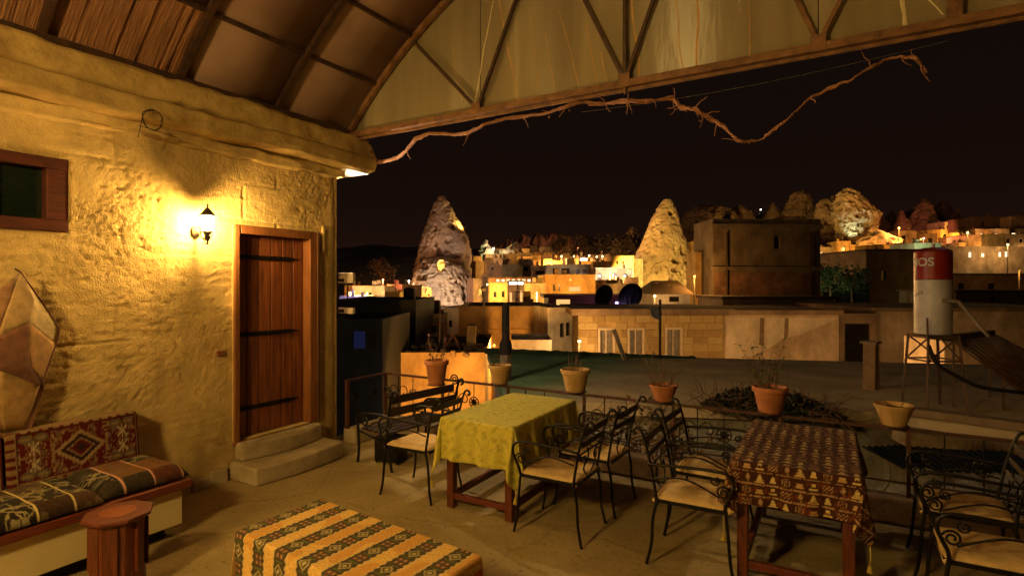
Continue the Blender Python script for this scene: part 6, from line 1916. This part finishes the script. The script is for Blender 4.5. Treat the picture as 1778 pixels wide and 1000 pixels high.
# --- rows of small houses stepping up the far slope
rs = random.Random(77)
ORD = 'first second third fourth fifth sixth seventh eighth ninth tenth eleventh twelfth thirteenth fourteenth fifteenth sixteenth seventeenth eighteenth nineteenth twentieth'.split()
def where(k, cuts):
    n0 = 0
    for (n_, w_) in cuts:
        if k < n0 + n_:
            return ORD[k - n0], w_
        n0 += n_
ROWLAMPS = []
for (t_, yt0, jit, xa, xb, rowname) in ((72, 487, 4, 822, 1096, 'lowest far row between the cones'), (99, 452, 3, 826, 1100, 'second far row between the cones'), (114, 445, 3, 822, 1098, 'third far row between the cones'), (129, 438, 3, 830, 1100, 'fourth far row between the cones'), (146, 430, 3, 850, 1095, 'top far row between the cones'), (92, 500, 3, 598, 712, 'lower far row left of the dark cone'), (118, 482, 4, 600, 715, 'upper far row left of the dark cone'), (104, 424, 4, 1520, 1778, 'lower far row right of the crags'), (128, 402, 5, 1560, 1778, 'middle far row right of the crags'), (150, 388, 5, 1640, 1778, 'upper far row right of the crags'), (120, 425, 6, 1200, 1500, 'far row under the crags')):
    px, k = xa, 0
    while px < xb and k < 20:
        w_ = rs.uniform(13, 34)
        yt = yt0 + rs.uniform(-jit, jit)
        m_ = F / t_
        ws = []
        for q in range(max(1, int(w_ / m_ / 2.2))):
            x0 = px + (0.7 + 2.1 * q) * m_
            if x0 + 1.0 * m_ < px + w_ - 0.3 * m_:
                ws.append(W3(x0, x0 + rs.uniform(0.8, 1.1) * m_, yt + 0.9 * m_, yt + 2.2 * m_, rs.choice((None, None, None, lit_o, lit_w)), rs.choice((None, 'arch'))))
        town_house('%s small house from the left in the %s' % (ORD[k], rowname), px, px + w_, yt, t_ + rs.uniform(-2, 2), 5, rs.choice((brownst, pinkish, ochre, ochre, pale)), yaw=rs.uniform(-14, 14), wins=ws, group='small houses on the far slope')
        if k % 3 == 1:
            ROWLAMPS.append((px + w_ / 2, yt + 1.5 * m_, t_ - 3.5, rowname, ORD[k // 3]))
        px += w_ + rs.choice((0.5, 1, 6)); k += 1
# jagged rock ridge closing the view behind the crags
def ridge(label, xa, xb, ytops, t, depth, mat, seed, amp):
    n_, m__ = 220, 40
    X = np.linspace(xa, xb, n_); V = np.linspace(-1, 1, m__)
    Xg, Vg = np.meshgrid(X, V, indexing='ij')
    yt = np.interp(X, [p[0] for p in ytops], [p[1] for p in ytops])
    zt = CH + (HZ - yt) / F * t
    lat = (X - 889) / F * t
    zb_ = gh(lat, np.full_like(lat, t)) - 3
    jag = (fbm(X * 0.06 + seed, X * 0 + seed, 5, 0.6) - 0.5) * amp
    top = (zt + jag)[:, None]
    prof = np.clip(1 - np.abs(Vg) ** 1.3, 0, 1)
    rr_ = (fbm(Xg * 0.12 + seed, Vg * 4 + 3, 5, 0.6) - 0.5) * amp * 1.2 * (1 - np.abs(Vg)) ** 0.5
    Z = zb_[:, None] + (top - zb_[:, None]) * prof + rr_ * (np.abs(Vg) > 0.02)
    T = t + Vg * depth + (fbm(Xg * 0.2, Vg * 3 + seed, 4) - 0.5) * 5
    R = (Xg - 889) / F * t
    A = np.stack([R * RT.x + T * FW.x, R * RT.y + T * FW.y, Z], -1)
    c_ = P((xa + xb) / 2, HZ, t); A = A - np.array([c_.x, c_.y, 0])
    o = grid_mesh('rock_ridge', A, mat); o.location = (c_.x, c_.y, 0)
    tag(o, label, 'rock')
tuff_r = M('ridge_tuff', (0.42, 0.29, 0.20), (0.24, 0.155, 0.10), rough=1.0, scale=0.2, bump=1.0, bscale=1.2, coord='World')
ridge('long jagged rock ridge behind the crags on the right', 1150, 1800, [(1150, 400), (1200, 372), (1260, 368), (1310, 376), (1350, 372), (1420, 366), (1470, 362), (1530, 382), (1570, 378), (1640, 372), (1700, 388), (1800, 392)], 178, 16, tuff_r, 4.0, 6.5)
ridge('dim reddish ridge above the houses between the cones', 815, 1130, [(815, 440), (870, 424), (905, 412), (950, 406), (1000, 412), (1050, 415), (1090, 408), (1130, 420)], 185, 14, tuff_r, 14.0, 3.2)
# ================================================================== ROCK CONES
tuff = M('tuff_rock', (0.48, 0.36, 0.24), (0.30, 0.21, 0.14), rough=1.0, scale=0.25, bump=1.0, bscale=1.6, coord='World')
tuff_d = M('dark_tuff_rock', (0.40, 0.30, 0.24), (0.22, 0.155, 0.12), rough=1.0, scale=0.2, bump=1.0, bscale=1.6, coord='World')
tuff_cap = M('tuff_rock_pink', (0.36, 0.24, 0.17), (0.20, 0.13, 0.09), rough=1.0, scale=0.2, bump=1.0, bscale=1.6, coord='World')
cave_m = M('cave_hollow', (0.05, 0.035, 0.025), rough=1.0, bump=0.3)
def rock_cone(label, prof, t, mat, holes=(), nu=190, nv=150, amp=0.35, depthf=0.8, name='rock_cone', seed=0.0, zb=None, rag=1.0):
    """prof: rows (py, px_left, px_right) from the top down; holes: (px,py,rx,ry,depth) pushed in from the front"""
    pys = np.array([p[0] for p in prof], float); l = np.array([p[1] for p in prof], float); r = np.array([p[2] for p in prof], float)
    cpx = (l[-1] + r[-1]) / 2
    base = P(cpx, HZ, t)
    zlow = ghp(base) - 1.5
    pyb = HZ + (CH - zlow) / zlow * 0 + (CH - zlow) * F / t
    pys = np.append(pys, max(pyb, pys[-1] + 1)); l = np.append(l, l[-1] - 1); r = np.append(r, r[-1] + 1)
    V = np.linspace(0, 1, nv) ** 0.9
    py = pys[0] + (pys[-1] - pys[0]) * V
    L_c = np.interp(py, pys, l); R_c = np.interp(py, pys, r)
    cx = ((L_c + R_c) / 2 - cpx) / F * t; hw = (R_c - L_c) / 2 / F * t
    zz_ = CH + (HZ - py) / F * t - zlow
    a = np.linspace(0, 2 * np.pi, nu)
    Ag, Vg = np.meshgrid(a, np.arange(nv), indexing='ij')
    HW, CX, ZZ = hw[Vg], cx[Vg], zz_[Vg]
    X0 = np.cos(Ag); Y0 = np.sin(Ag)
    # seamless noise from the surface position
    sx_, sy_, sz_ = X0 * HW * 0.55 + seed, Y0 * HW * 0.55, ZZ * 0.55
    nz_ = np.array([mnoise.fractal(Vector((p, q, w)), 0.75, 2.1, 6) for p, q, w in zip(sx_.ravel(), sy_.ravel(), sz_.ravel())]).reshape(Ag.shape)
    ridge = -np.abs(nz_) * 1.6 + 0.45
    bed = 0.10 * np.sin(ZZ * 2.3 + 2 * nz_)
    spire = np.array([mnoise.fractal(Vector((p * 2.2, q * 2.2, w * 0.7)), 0.8, 2.0, 4) for p, q, w in zip(sx_.ravel(), sy_.ravel(), sz_.ravel())]).reshape(Ag.shape)
    HWn = np.clip(HW + amp * (0.35 + 0.5 * spire * np.clip(HW / 4.0, 0.5, 1) + 0.9 * ridge + 0.7 * nz_ + bed * 0.6) * np.clip(HW / 1.5, 0.25, 1), 0.02, None)
    X = CX + X0 * HWn; Y = Y0 * HWn * depthf
    for (hx_, hy_, rx, ry, dep) in holes:
        PX = X / t * F + cpx; PY = HZ - (ZZ + zlow - CH) / t * F
        q = np.maximum(np.abs((PX - hx_) / rx), np.abs((PY - hy_) / ry))
        q = 0.5 * q + 0.5 * np.hypot((PX - hx_) / rx, (PY - hy_) / ry)
        Y = Y + np.where((Y0 < 0), dep * np.clip((1.05 - q) / 0.18, 0, 1), 0)
    o = grid_mesh(name, np.stack([X, Y, ZZ], -1)[:, ::-1], mat, None)
    o.location = (base.x, base.y, zlow); o.rotation_euler = (0, 0, YAW)
    tag(o, label, 'rock')
    return o
rock_cone('tall dark pointed rock cone with lit cave dwellings in its foot', [(341, 762, 771), (352, 756, 779), (368, 750, 786), (390, 742, 800), (410, 735, 809), (425, 731, 814), (450, 725, 818), (470, 720, 817), (490, 718, 816), (512, 716, 814), (535, 714, 813)], 95, tuff_d,
          holes=[(739, 456, 6.5, 9, 2.2), (738, 483, 11, 6, 2.2), (742, 507, 13, 9, 2.5), (766, 444, 4, 12, 1.6), (772, 452, 7, 7, 2.0), (790, 447, 12, 3, 1.6), (762, 424, 3, 8, 0.9), (788, 396, 3, 4, 1.2), (760, 398, 2.2, 5, 1.0), (783, 392, 4, 3, 0.8), (724, 462, 2, 3, .8), (800, 470, 1.8, 2.4, .8), (796, 482, 1.8, 2.4, .8), (788, 466, 2, 2.6, .8), (806, 458, 2, 2.4, .8), (783, 519, 2.4, 3.4, 1), (777, 511, 2, 2.6, 1), (728, 472, 2, 2.5, .8)], amp=0.30, seed=3.0, nu=240, nv=200)
rock_cone('bright floodlit yellow rock cone with small openings', [(347, 1152, 1165), (356, 1147, 1169), (365, 1140, 1172), (385, 1131, 1178), (410, 1121, 1187), (430, 1112, 1192), (445, 1106, 1195), (470, 1100, 1198), (500, 1097, 1199), (520, 1096, 1200)], 105, tuff,
          holes=[(1163, 455, 7, 4.5, 2.60), (1162, 470, 7, 4, 1.80), (1157, 485, 6, 5.5, 2.60), (1143, 405, 2.2, 2.4, 2.00), (1112, 455, 2, 2, 1.60), (1111, 466, 2, 3, 2.00), (1107, 491, 2.6, 7, 2.40), (1131, 469, 2, 7, 1.80), (1139, 466, 1.6, 5, 1.40), (1176, 436, 4.5, 9, 1.40), (1160, 372, 4, 4, 1.60), (1166, 466, 3, 4, 1.20), (1184, 458, 3, 3, 1.40), (1147, 463, 2, 4, 1.20), (1172, 474, 2, 4, 1.20)], amp=0.34, seed=11.0, nu=240, nv=200)
rock_cone('small green lit cone beside the dark cone', [(417, 842, 846), (428, 836, 853), (440, 832, 858), (458, 828, 863)], 128, tuff, amp=0.5, nu=90, nv=60, seed=5)
rock_cone('dim orange cone left of the dark ridge', [(420, 893, 898), (432, 888, 905), (445, 883, 908), (460, 880, 910)], 140, tuff_d, amp=0.6, nu=90, nv=60, seed=7)
rock_cone('broad brown crag behind the bright cone', [(357, 1222, 1240), (364, 1205, 1262), (375, 1192, 1272), (395, 1184, 1280), (430, 1178, 1290), (470, 1172, 1298)], 150, tuff_cap, holes=[(1222, 397, 7, 7, 3), (1206, 412, 6, 9, 3), (1215, 422, 5, 8, 2)], amp=1.3, nu=150, nv=110, seed=15)
rock_cone('small knob of rock beside the broad crag', [(357, 1281, 1288), (366, 1275, 1296), (378, 1268, 1302), (400, 1262, 1310)], 155, tuff_cap, amp=1.1, nu=80, nv=50, seed=17)
rock_cone('long low rock ridge over the big dark block', [(372, 1330, 1350), (380, 1300, 1370), (392, 1290, 1420), (420, 1280, 1430)], 165, tuff_cap, amp=1.1, nu=110, nv=50, seed=19)
rock_cone('tall rounded brown cone above the big dark block', [(332, 1384, 1394), (340, 1376, 1402), (352, 1370, 1408), (368, 1364, 1414), (385, 1360, 1420), (410, 1354, 1428)], 150, tuff_cap, amp=0.9, nu=110, nv=80, seed=21)
rock_cone('brown crag between the tall cone and the green lit crag', [(346, 1430, 1440), (360, 1422, 1455), (380, 1418, 1470), (410, 1412, 1476), (450, 1408, 1480)], 140, tuff_cap, holes=[(1430, 390, 8, 4, 2)], amp=1.1, nu=110, nv=90, seed=23)
rock_cone('ragged crag with a pale green floodlit face', [(328, 1466, 1478), (342, 1458, 1492), (358, 1455, 1506), (372, 1455, 1520), (390, 1458, 1516), (412, 1458, 1508), (440, 1456, 1510)], 132, tuff, holes=[(1474, 366, 2.4, 2.4, 1.2), (1486, 366, 2.2, 2.2, 1.2), (1492, 405, 7, 9, 2.5)], amp=1.25, nu=130, nv=100, seed=27)
rock_cone('low orange lit rock foot beside the pale green crag', [(398, 1512, 1520), (410, 1505, 1540), (418, 1500, 1556), (432, 1496, 1566)], 118, tuff, amp=1.4, nu=90, nv=50, seed=29)
rock_cone('thin dark cone with one lit flank above the water tank', [(345, 1602, 1608), (358, 1594, 1615), (375, 1586, 1620), (395, 1580, 1624), (415, 1576, 1628)], 160, tuff_d, amp=1.0, nu=90, nv=70, seed=31)
rock_cone('dark red cone right of the thin one above the tank', [(350, 1634, 1640), (365, 1624, 1648), (385, 1616, 1654), (410, 1608, 1660)], 172, tuff_d, amp=1.0, nu=90, nv=70, seed=33)
# pointed rocks along the ridge on the right
rp_ = random.Random(19)
for k, (cx_, yt_, hw_) in enumerate(((1188, 372, 16), (1212, 362, 15), (1262, 360, 17), (1305, 366, 15), (1345, 352, 18), (1408, 352, 16), (1448, 340, 14), (1488, 342, 13), (1532, 372, 18), (1566, 366, 16), (1590, 356, 14), (1660, 362, 15), (1690, 374, 18))):
    d1, d2 = rp_.uniform(-4, 4), rp_.uniform(-3, 3)
    rock_cone('%s pointed rock from the left along the ridge on the right' % ORD[k], [(yt_, cx_ + d1 - 1.5, cx_ + d1 + 1.5), (yt_ + 6, cx_ + d1 - 0.28 * hw_, cx_ + d1 + 0.25 * hw_), (yt_ + 18, cx_ + d2 - 0.55 * hw_, cx_ + d2 + 0.6 * hw_), (yt_ + 36, cx_ - 0.85 * hw_, cx_ + 0.9 * hw_), (yt_ + 60, cx_ - 1.2 * hw_, cx_ + 1.2 * hw_)], rp_.uniform(150, 168), tuff_cap, amp=0.75, nu=60, nv=50, seed=50 + k * 3)
# carved pale base of the dark cone
rock_cone('pale carved rock base with small cave openings under the dark cone', [(446, 752, 776), (451, 741, 790), (459, 731, 802), (472, 724, 810), (488, 719, 815), (505, 716, 817), (535, 713, 818)], 91.5, tuff, holes=[(768, 462, 6, 9, 2.4), (739, 462, 6, 7, 2.0), (730, 482, 4, 5, 1.5), (741, 482, 5, 5, 1.5), (742, 507, 12, 9, 2.5), (783, 519, 2.6, 4, 1.2), (777, 509, 2.2, 3, 1), (789, 505, 2.2, 3, 1), (800, 482, 2, 3, 1), (794, 490, 2, 2.6, 1), (806, 500, 2, 3, 1), (725, 515, 3, 6, 1.2), (768, 492, 2.4, 4, 1), (786, 484, 2, 2.6, 1), (808, 515, 2.4, 6, 1), (760, 520, 3, 7, 1.5), (798, 512, 2, 3, 1)], amp=0.55, depthf=0.7, nu=240, nv=120, seed=43)
# ================================================================== TREES
def tree(label, px, ytop, t, h, w, mat, seed, n=900, leaf=0.22, bare=False):
    rnd = random.Random(seed)
    top = P(px, ytop, t)
    g_ = top.z - h
    o = thing('tree', label, 'tree', (top.x, top.y, g_), rnd.uniform(0, 6), 'trees on the slope')
    m = MB()
    m.tube([(0, 0, -1), (0.05, 0, h * 0.25), (0.1, 0.05, h * 0.5), (0.05, 0, h * 0.85)], [h * 0.035, h * 0.028, h * 0.018, h * 0.006], 7)
    tips = []
    for k in range(16):
        z = h * rnd.uniform(0.22, 0.8); a = rnd.uniform(0, 6.28); l_ = w * rnd.uniform(0.5, 1.0) * (1.1 - 0.5 * z / h)
        e_ = Vector((math.cos(a) * l_, math.sin(a) * l_, z + h * rnd.uniform(0.08, 0.28)))
        b_ = Vector((0.08, 0.02, z)); mid = b_.lerp(e_, 0.5) + Vector((rnd.uniform(-.2, .2), rnd.uniform(-.2, .2), h * 0.03))
        m.tube([b_, mid, e_], [h * 0.011, h * 0.008, h * 0.003], 5); tips += [mid, e_]
        for q in range(4):
            s0 = mid.lerp(e_, rnd.random()); d_ = Vector((rnd.uniform(-1, 1), rnd.uniform(-1, 1), rnd.uniform(-.1, 1))).normalized() * h * rnd.uniform(.06, .14)
            m.tube([s0, s0 + d_], [h * 0.005, h * 0.0015], 4); tips.append(s0 + d_)
    m.build('trunk', twig_m, o)
    c = MB()
    for k in range(n):
        b_ = rnd.choice(tips) + Vector((rnd.gauss(0, 1), rnd.gauss(0, 1), rnd.gauss(0, 1))) * w * 0.17
        d_ = Vector((rnd.uniform(-1, 1), rnd.uniform(-1, 1), rnd.uniform(-1, 1))).normalized(); s_ = d_.orthogonal().normalized()
        q = leaf * rnd.uniform(.5, 1.2)
        c.add([b_, b_ + d_ * q * .5 + s_ * q * .35, b_ + d_ * q, b_ + d_ * q * .5 - s_ * q * .35], [(0, 1, 2), (0, 2, 3)])
    c.build('crown', mat, o)
tleaf = M('town_tree_leaf', (0.10, 0.065, 0.035), (0.05, 0.03, 0.02), rough=0.8, bump=0)
tleaf_g = M('town_tree_leaf_green', (0.07, 0.10, 0.04), (0.03, 0.05, 0.02), rough=0.8, bump=0)
for k, (px, yt, t_, h_, w_, lab) in enumerate(((1012, 414, 122, 6.5, 2.6, 'rounded brown tree behind the white sign'), (1048, 416, 120, 6, 2.8, 'broad brown tree above the row of lamps'), (1090, 404, 118, 7.5, 2.6, 'tall brown tree left of the bright cone'), (972, 412, 126, 6, 2.4, 'dim tree left of the white sign'), (1068, 424, 116, 5, 2.2, 'small brown tree between two larger ones'), (664, 458, 90, 6, 2.6, 'dark tree far left behind the red lamp'))):
    tree(lab, px, yt, t_, h_, w_, tleaf, 40 + k, 1100, 0.5)
for k, (px, yt, t_, h_, w_, lab) in enumerate(((1442, 462, 40, 2.6, 1.1, 'green lit shrub at the right edge of the big block'), (1480, 470, 41, 2.0, 1.5, 'low spreading green shrub under the crag'))):
    tree(lab, px, yt, t_, h_, w_, tleaf_g, 60 + k, 900, 0.22)

# ================================================================== LIT LAMPS
street_lamp('tall pale lamp post by the orange plastered house', 840, 503, 25.5, SOD, 0, r=0.10, vis=0.25)
floodlight('amber floodlight in the alley below the orange house', 775, 735, 13.6, SOD, 720, P(757, 650, 17.5), 95, ground=-3.6)
street_lamp('alley lamp near the rubble roof house', 742, 735, 14.2, WHITE, 14, r=0.16, vis=3.0, ground=-3.6)
street_lamp('lamp lighting the orange plastered house from the alley', 858, 600, 22.0, SOD, 750, ground=-3.6, vis=1.5, pole=False)
street_lamp('bright lamp before the orange house in the middle', 932, 509, 50, WARM, 2000)
street_lamp('lamp at the gable of the bright yellow house', 846, 494, 52.5, YEL, 1300, pole=False)
street_lamp('lamp over the wide orange house', 990, 487, 59, SOD, 1500, pole=False, vis=1.0)
street_lamp('lamp over the cream terrace wall', 1064, 477, 72, WARM, 1500)
street_lamp('lamp in the left bay of the arched hotel', 1041, 479, 76, WHITE, 500, pole=False)
street_lamp('lamp in the right bay of the arched hotel', 1085, 479, 76, WHITE, 500, pole=False)
street_lamp('lamp beside the small pitched roof house', 1137, 514, 32.5, WARM, 160, pole=True)
for k, (px, py) in enumerate(((975, 445), (997, 445), (1023, 444), (1036, 446), (1046, 445))):
    street_lamp('lamp number %s from the cone in the row under the trees' % ('five four three two one'.split()[k]), px, py, 106, WARM, 700)
street_lamp('lamp beside the green lit cone', 857, 432, 126, WHITE, 300)
street_lamp('lamp on the left slope with red glow', 665, 486, 70, RED, 1500)
street_lamp('lamp before the long lit wall at far left', 637, 510, 62, WARM, 2200)
street_lamp('bluish lamp at the far left shop', 627, 517, 56, VIO, 500)
street_lamp('small white lamp left of the dark cone', 710, 488, 80, WHITE, 300)
street_lamp('lamp post on the right hillside', 1561, 396, 115, SOD, 2600)
street_lamp('reddish lamp above the green lit parapet', 1604, 414, 110, RED, 1500)
street_lamp('lamp above the four lit windows', 1680, 404, 96, YEL, 600)
street_lamp('white lamp beside the four lit windows', 1750, 425, 79, WARM, 600)
street_lamp('lamp in front of the brown house right of the tank', 1770, 470, 40, SOD, 130, vis=0.6)
street_lamp('first of the white hilltop lamps over the broad crag', 1226, 357, 180, WHITE, 0, r=0.2)
street_lamp('second of the white hilltop lamps over the broad crag', 1216, 358, 180, WHITE, 0, r=0.15, vis=4)
street_lamp('white hilltop lamp right of the rock knob', 1321, 364, 180, WHITE, 0, r=0.2)
street_lamp('lamp on top of the ragged crag', 1471, 330, 132, WHITE, 200, r=0.2, pole=False, vis=3)
street_lamp('violet lamp under the satellite dishes', 1071, 526, 30.0, VIO, 25, r=0.10, vis=2.5)
street_lamp('lamp on the shed lighting the white arched house', 1006, 592, 21.5, WARM, 130, ground=-3.6, vis=4)
street_lamp('lamp in the lane before the stone block house', 1200, 660, 16.5, WARM, 230, ground=-3.6)
street_lamp('lamp in the lane before the plain beige wall', 1400, 665, 16.5, WARM, 190, ground=-3.6)
street_lamp('lamp in the lane before the pinkish house', 1545, 668, 16.5, WARM, 190, ground=-3.6)
street_lamp('lamp between the big dark block and the bright cone', 1206, 480, 34.5, SOD, 300, vis=5)
street_lamp('lamp before the big dark block', 1330, 560, 27.0, SOD, 16, vis=4)
for (lx, ly, lt, rn, od) in ROWLAMPS:
    street_lamp('%s lit lamp from the left before the %s' % (od, rn), lx, ly, lt, rs.choice((SOD, SOD, WARM)), rs.choice((350, 550, 800)) * (0.6 if lx > 1150 or lx < 720 else 1.0), vis=5, pole=False)
# white light strip over the shop
q0 = P(884, 492, 56.5); s_ = thing('light_strip', 'long white light strip over the recessed shop', 'light', q0, YAW)
MB().box(0.0, 1.45, -0.1, 0.1, -0.12, 0.14).build('diffuser', lit_wh, s_)
MB().box(-0.05, 1.5, 0.101, 0.2, -0.16, 0.18).build('housing', iron_old, s_)
q0 = P(1008, 454, 104); s_ = thing('light_sign', 'small white lit sign board under the trees', 'sign', q0, YAW)
MB().box(0.0, 1.3, -0.08, 0.08, 0.0, 0.6).build('sign_face', lit_wh, s_)
for x in (0.1, 1.2):
    MB().tube([(x, 0.0, 0), (x, 0.0, -1.6)], 0.05, 6).build('leg', iron_old, s_)
# floodlights
floodlight('floodlight at the left foot of the bright cone', 1062, 520, 86, YEL, 52000, P(1142, 430, 100), 70)
floodlight('floodlight in front of the bright cone', 1145, 530, 78, YEL, 30000, P(1148, 440, 100), 70)
floodlight('floodlight in front of the dark cone', 752, 545, 80, (1.0, 0.78, 0.58), 3800, P(762, 495, 90), 85)
floodlight('floodlight inside the cave of the dark cone', 769, 470, 89.6, YEL, 420, P(768, 452, 91.5), 150, ground=P(769, 471, 89.6).z)
floodlight('floodlight in the lowest cave of the dark cone', 745, 514, 89.0, YEL, 420, P(743, 500, 91.0), 150, ground=P(745, 515, 89.0).z)
floodlight('floodlight on the shoulder of the dark cone', 806, 397, 93.0, YEL, 600, P(800, 388, 94), 140, ground=P(806, 398, 93).z)
floodlight('green floodlight at the small cone', 850, 462, 122, GREEN, 1400, P(845, 440, 128), 90)
floodlight('orange floodlight at the dim cone', 895, 462, 134, SOD, 1000, P(894, 440, 140), 90)
floodlight('pale green floodlight at the ragged crag', 1478, 420, 126.5, (0.75, 1.0, 0.62), 1300, P(1482, 372, 131), 62)
floodlight('orange floodlight between the crags', 1515, 428, 112, SOD, 1300, P(1500, 410, 125), 120)
floodlight('orange floodlight under the brown crag', 1430, 440, 112, SOD, 1000, P(1425, 385, 140), 110)
floodlight('orange floodlight under the broad crag', 1235, 440, 118, SOD, 5200, P(1240, 385, 150), 110)
floodlight('red floodlight under the twin cones', 1606, 420, 140, RED, 2600, P(1620, 385, 165), 110)
floodlight('green floodlight at the shrubs beside the big block', 1455, 520, 36.5, GREEN, 90, P(1462, 475, 41), 110)
floodlight('dim red floodlight on the ridge', 1000, 432, 150, (1.0, 0.36, 0.15), 0.35 * 26000, P(940, 410, 230), 140)
floodlight('green floodlight on the parapet house above the tank', 1606, 440, 72, GREEN, 700, P(1610, 430, 76), 120)
floodlight('added unseen orange floodlight brightening the slope between the cones', 960, 470, 95, SOD, 9000, P(1000, 440, 130), 150)  # from here down: unseen floods added to brighten slopes and ridge
floodlight('added unseen orange floodlight brightening the slope behind the tank', 1700, 470, 100, SOD, 3500, P(1690, 410, 150), 150)
floodlight('added unseen orange floodlight brightening the ridge above the big block', 1330, 430, 120, SOD, 4500, P(1360, 380, 160), 120)
floodlight('added unseen amber floodlight brightening the slope left of the dark cone', 650, 515, 72, SOD, 3000, P(660, 480, 110), 140)
floodlight('added unseen amber floodlight under the right end of the ridge', 1650, 425, 125, SOD, 4500, P(1640, 375, 165), 130)
floodlight('added unseen amber floodlight behind the bright cone', 1200, 450, 122, SOD, 3500, P(1225, 375, 160), 130)
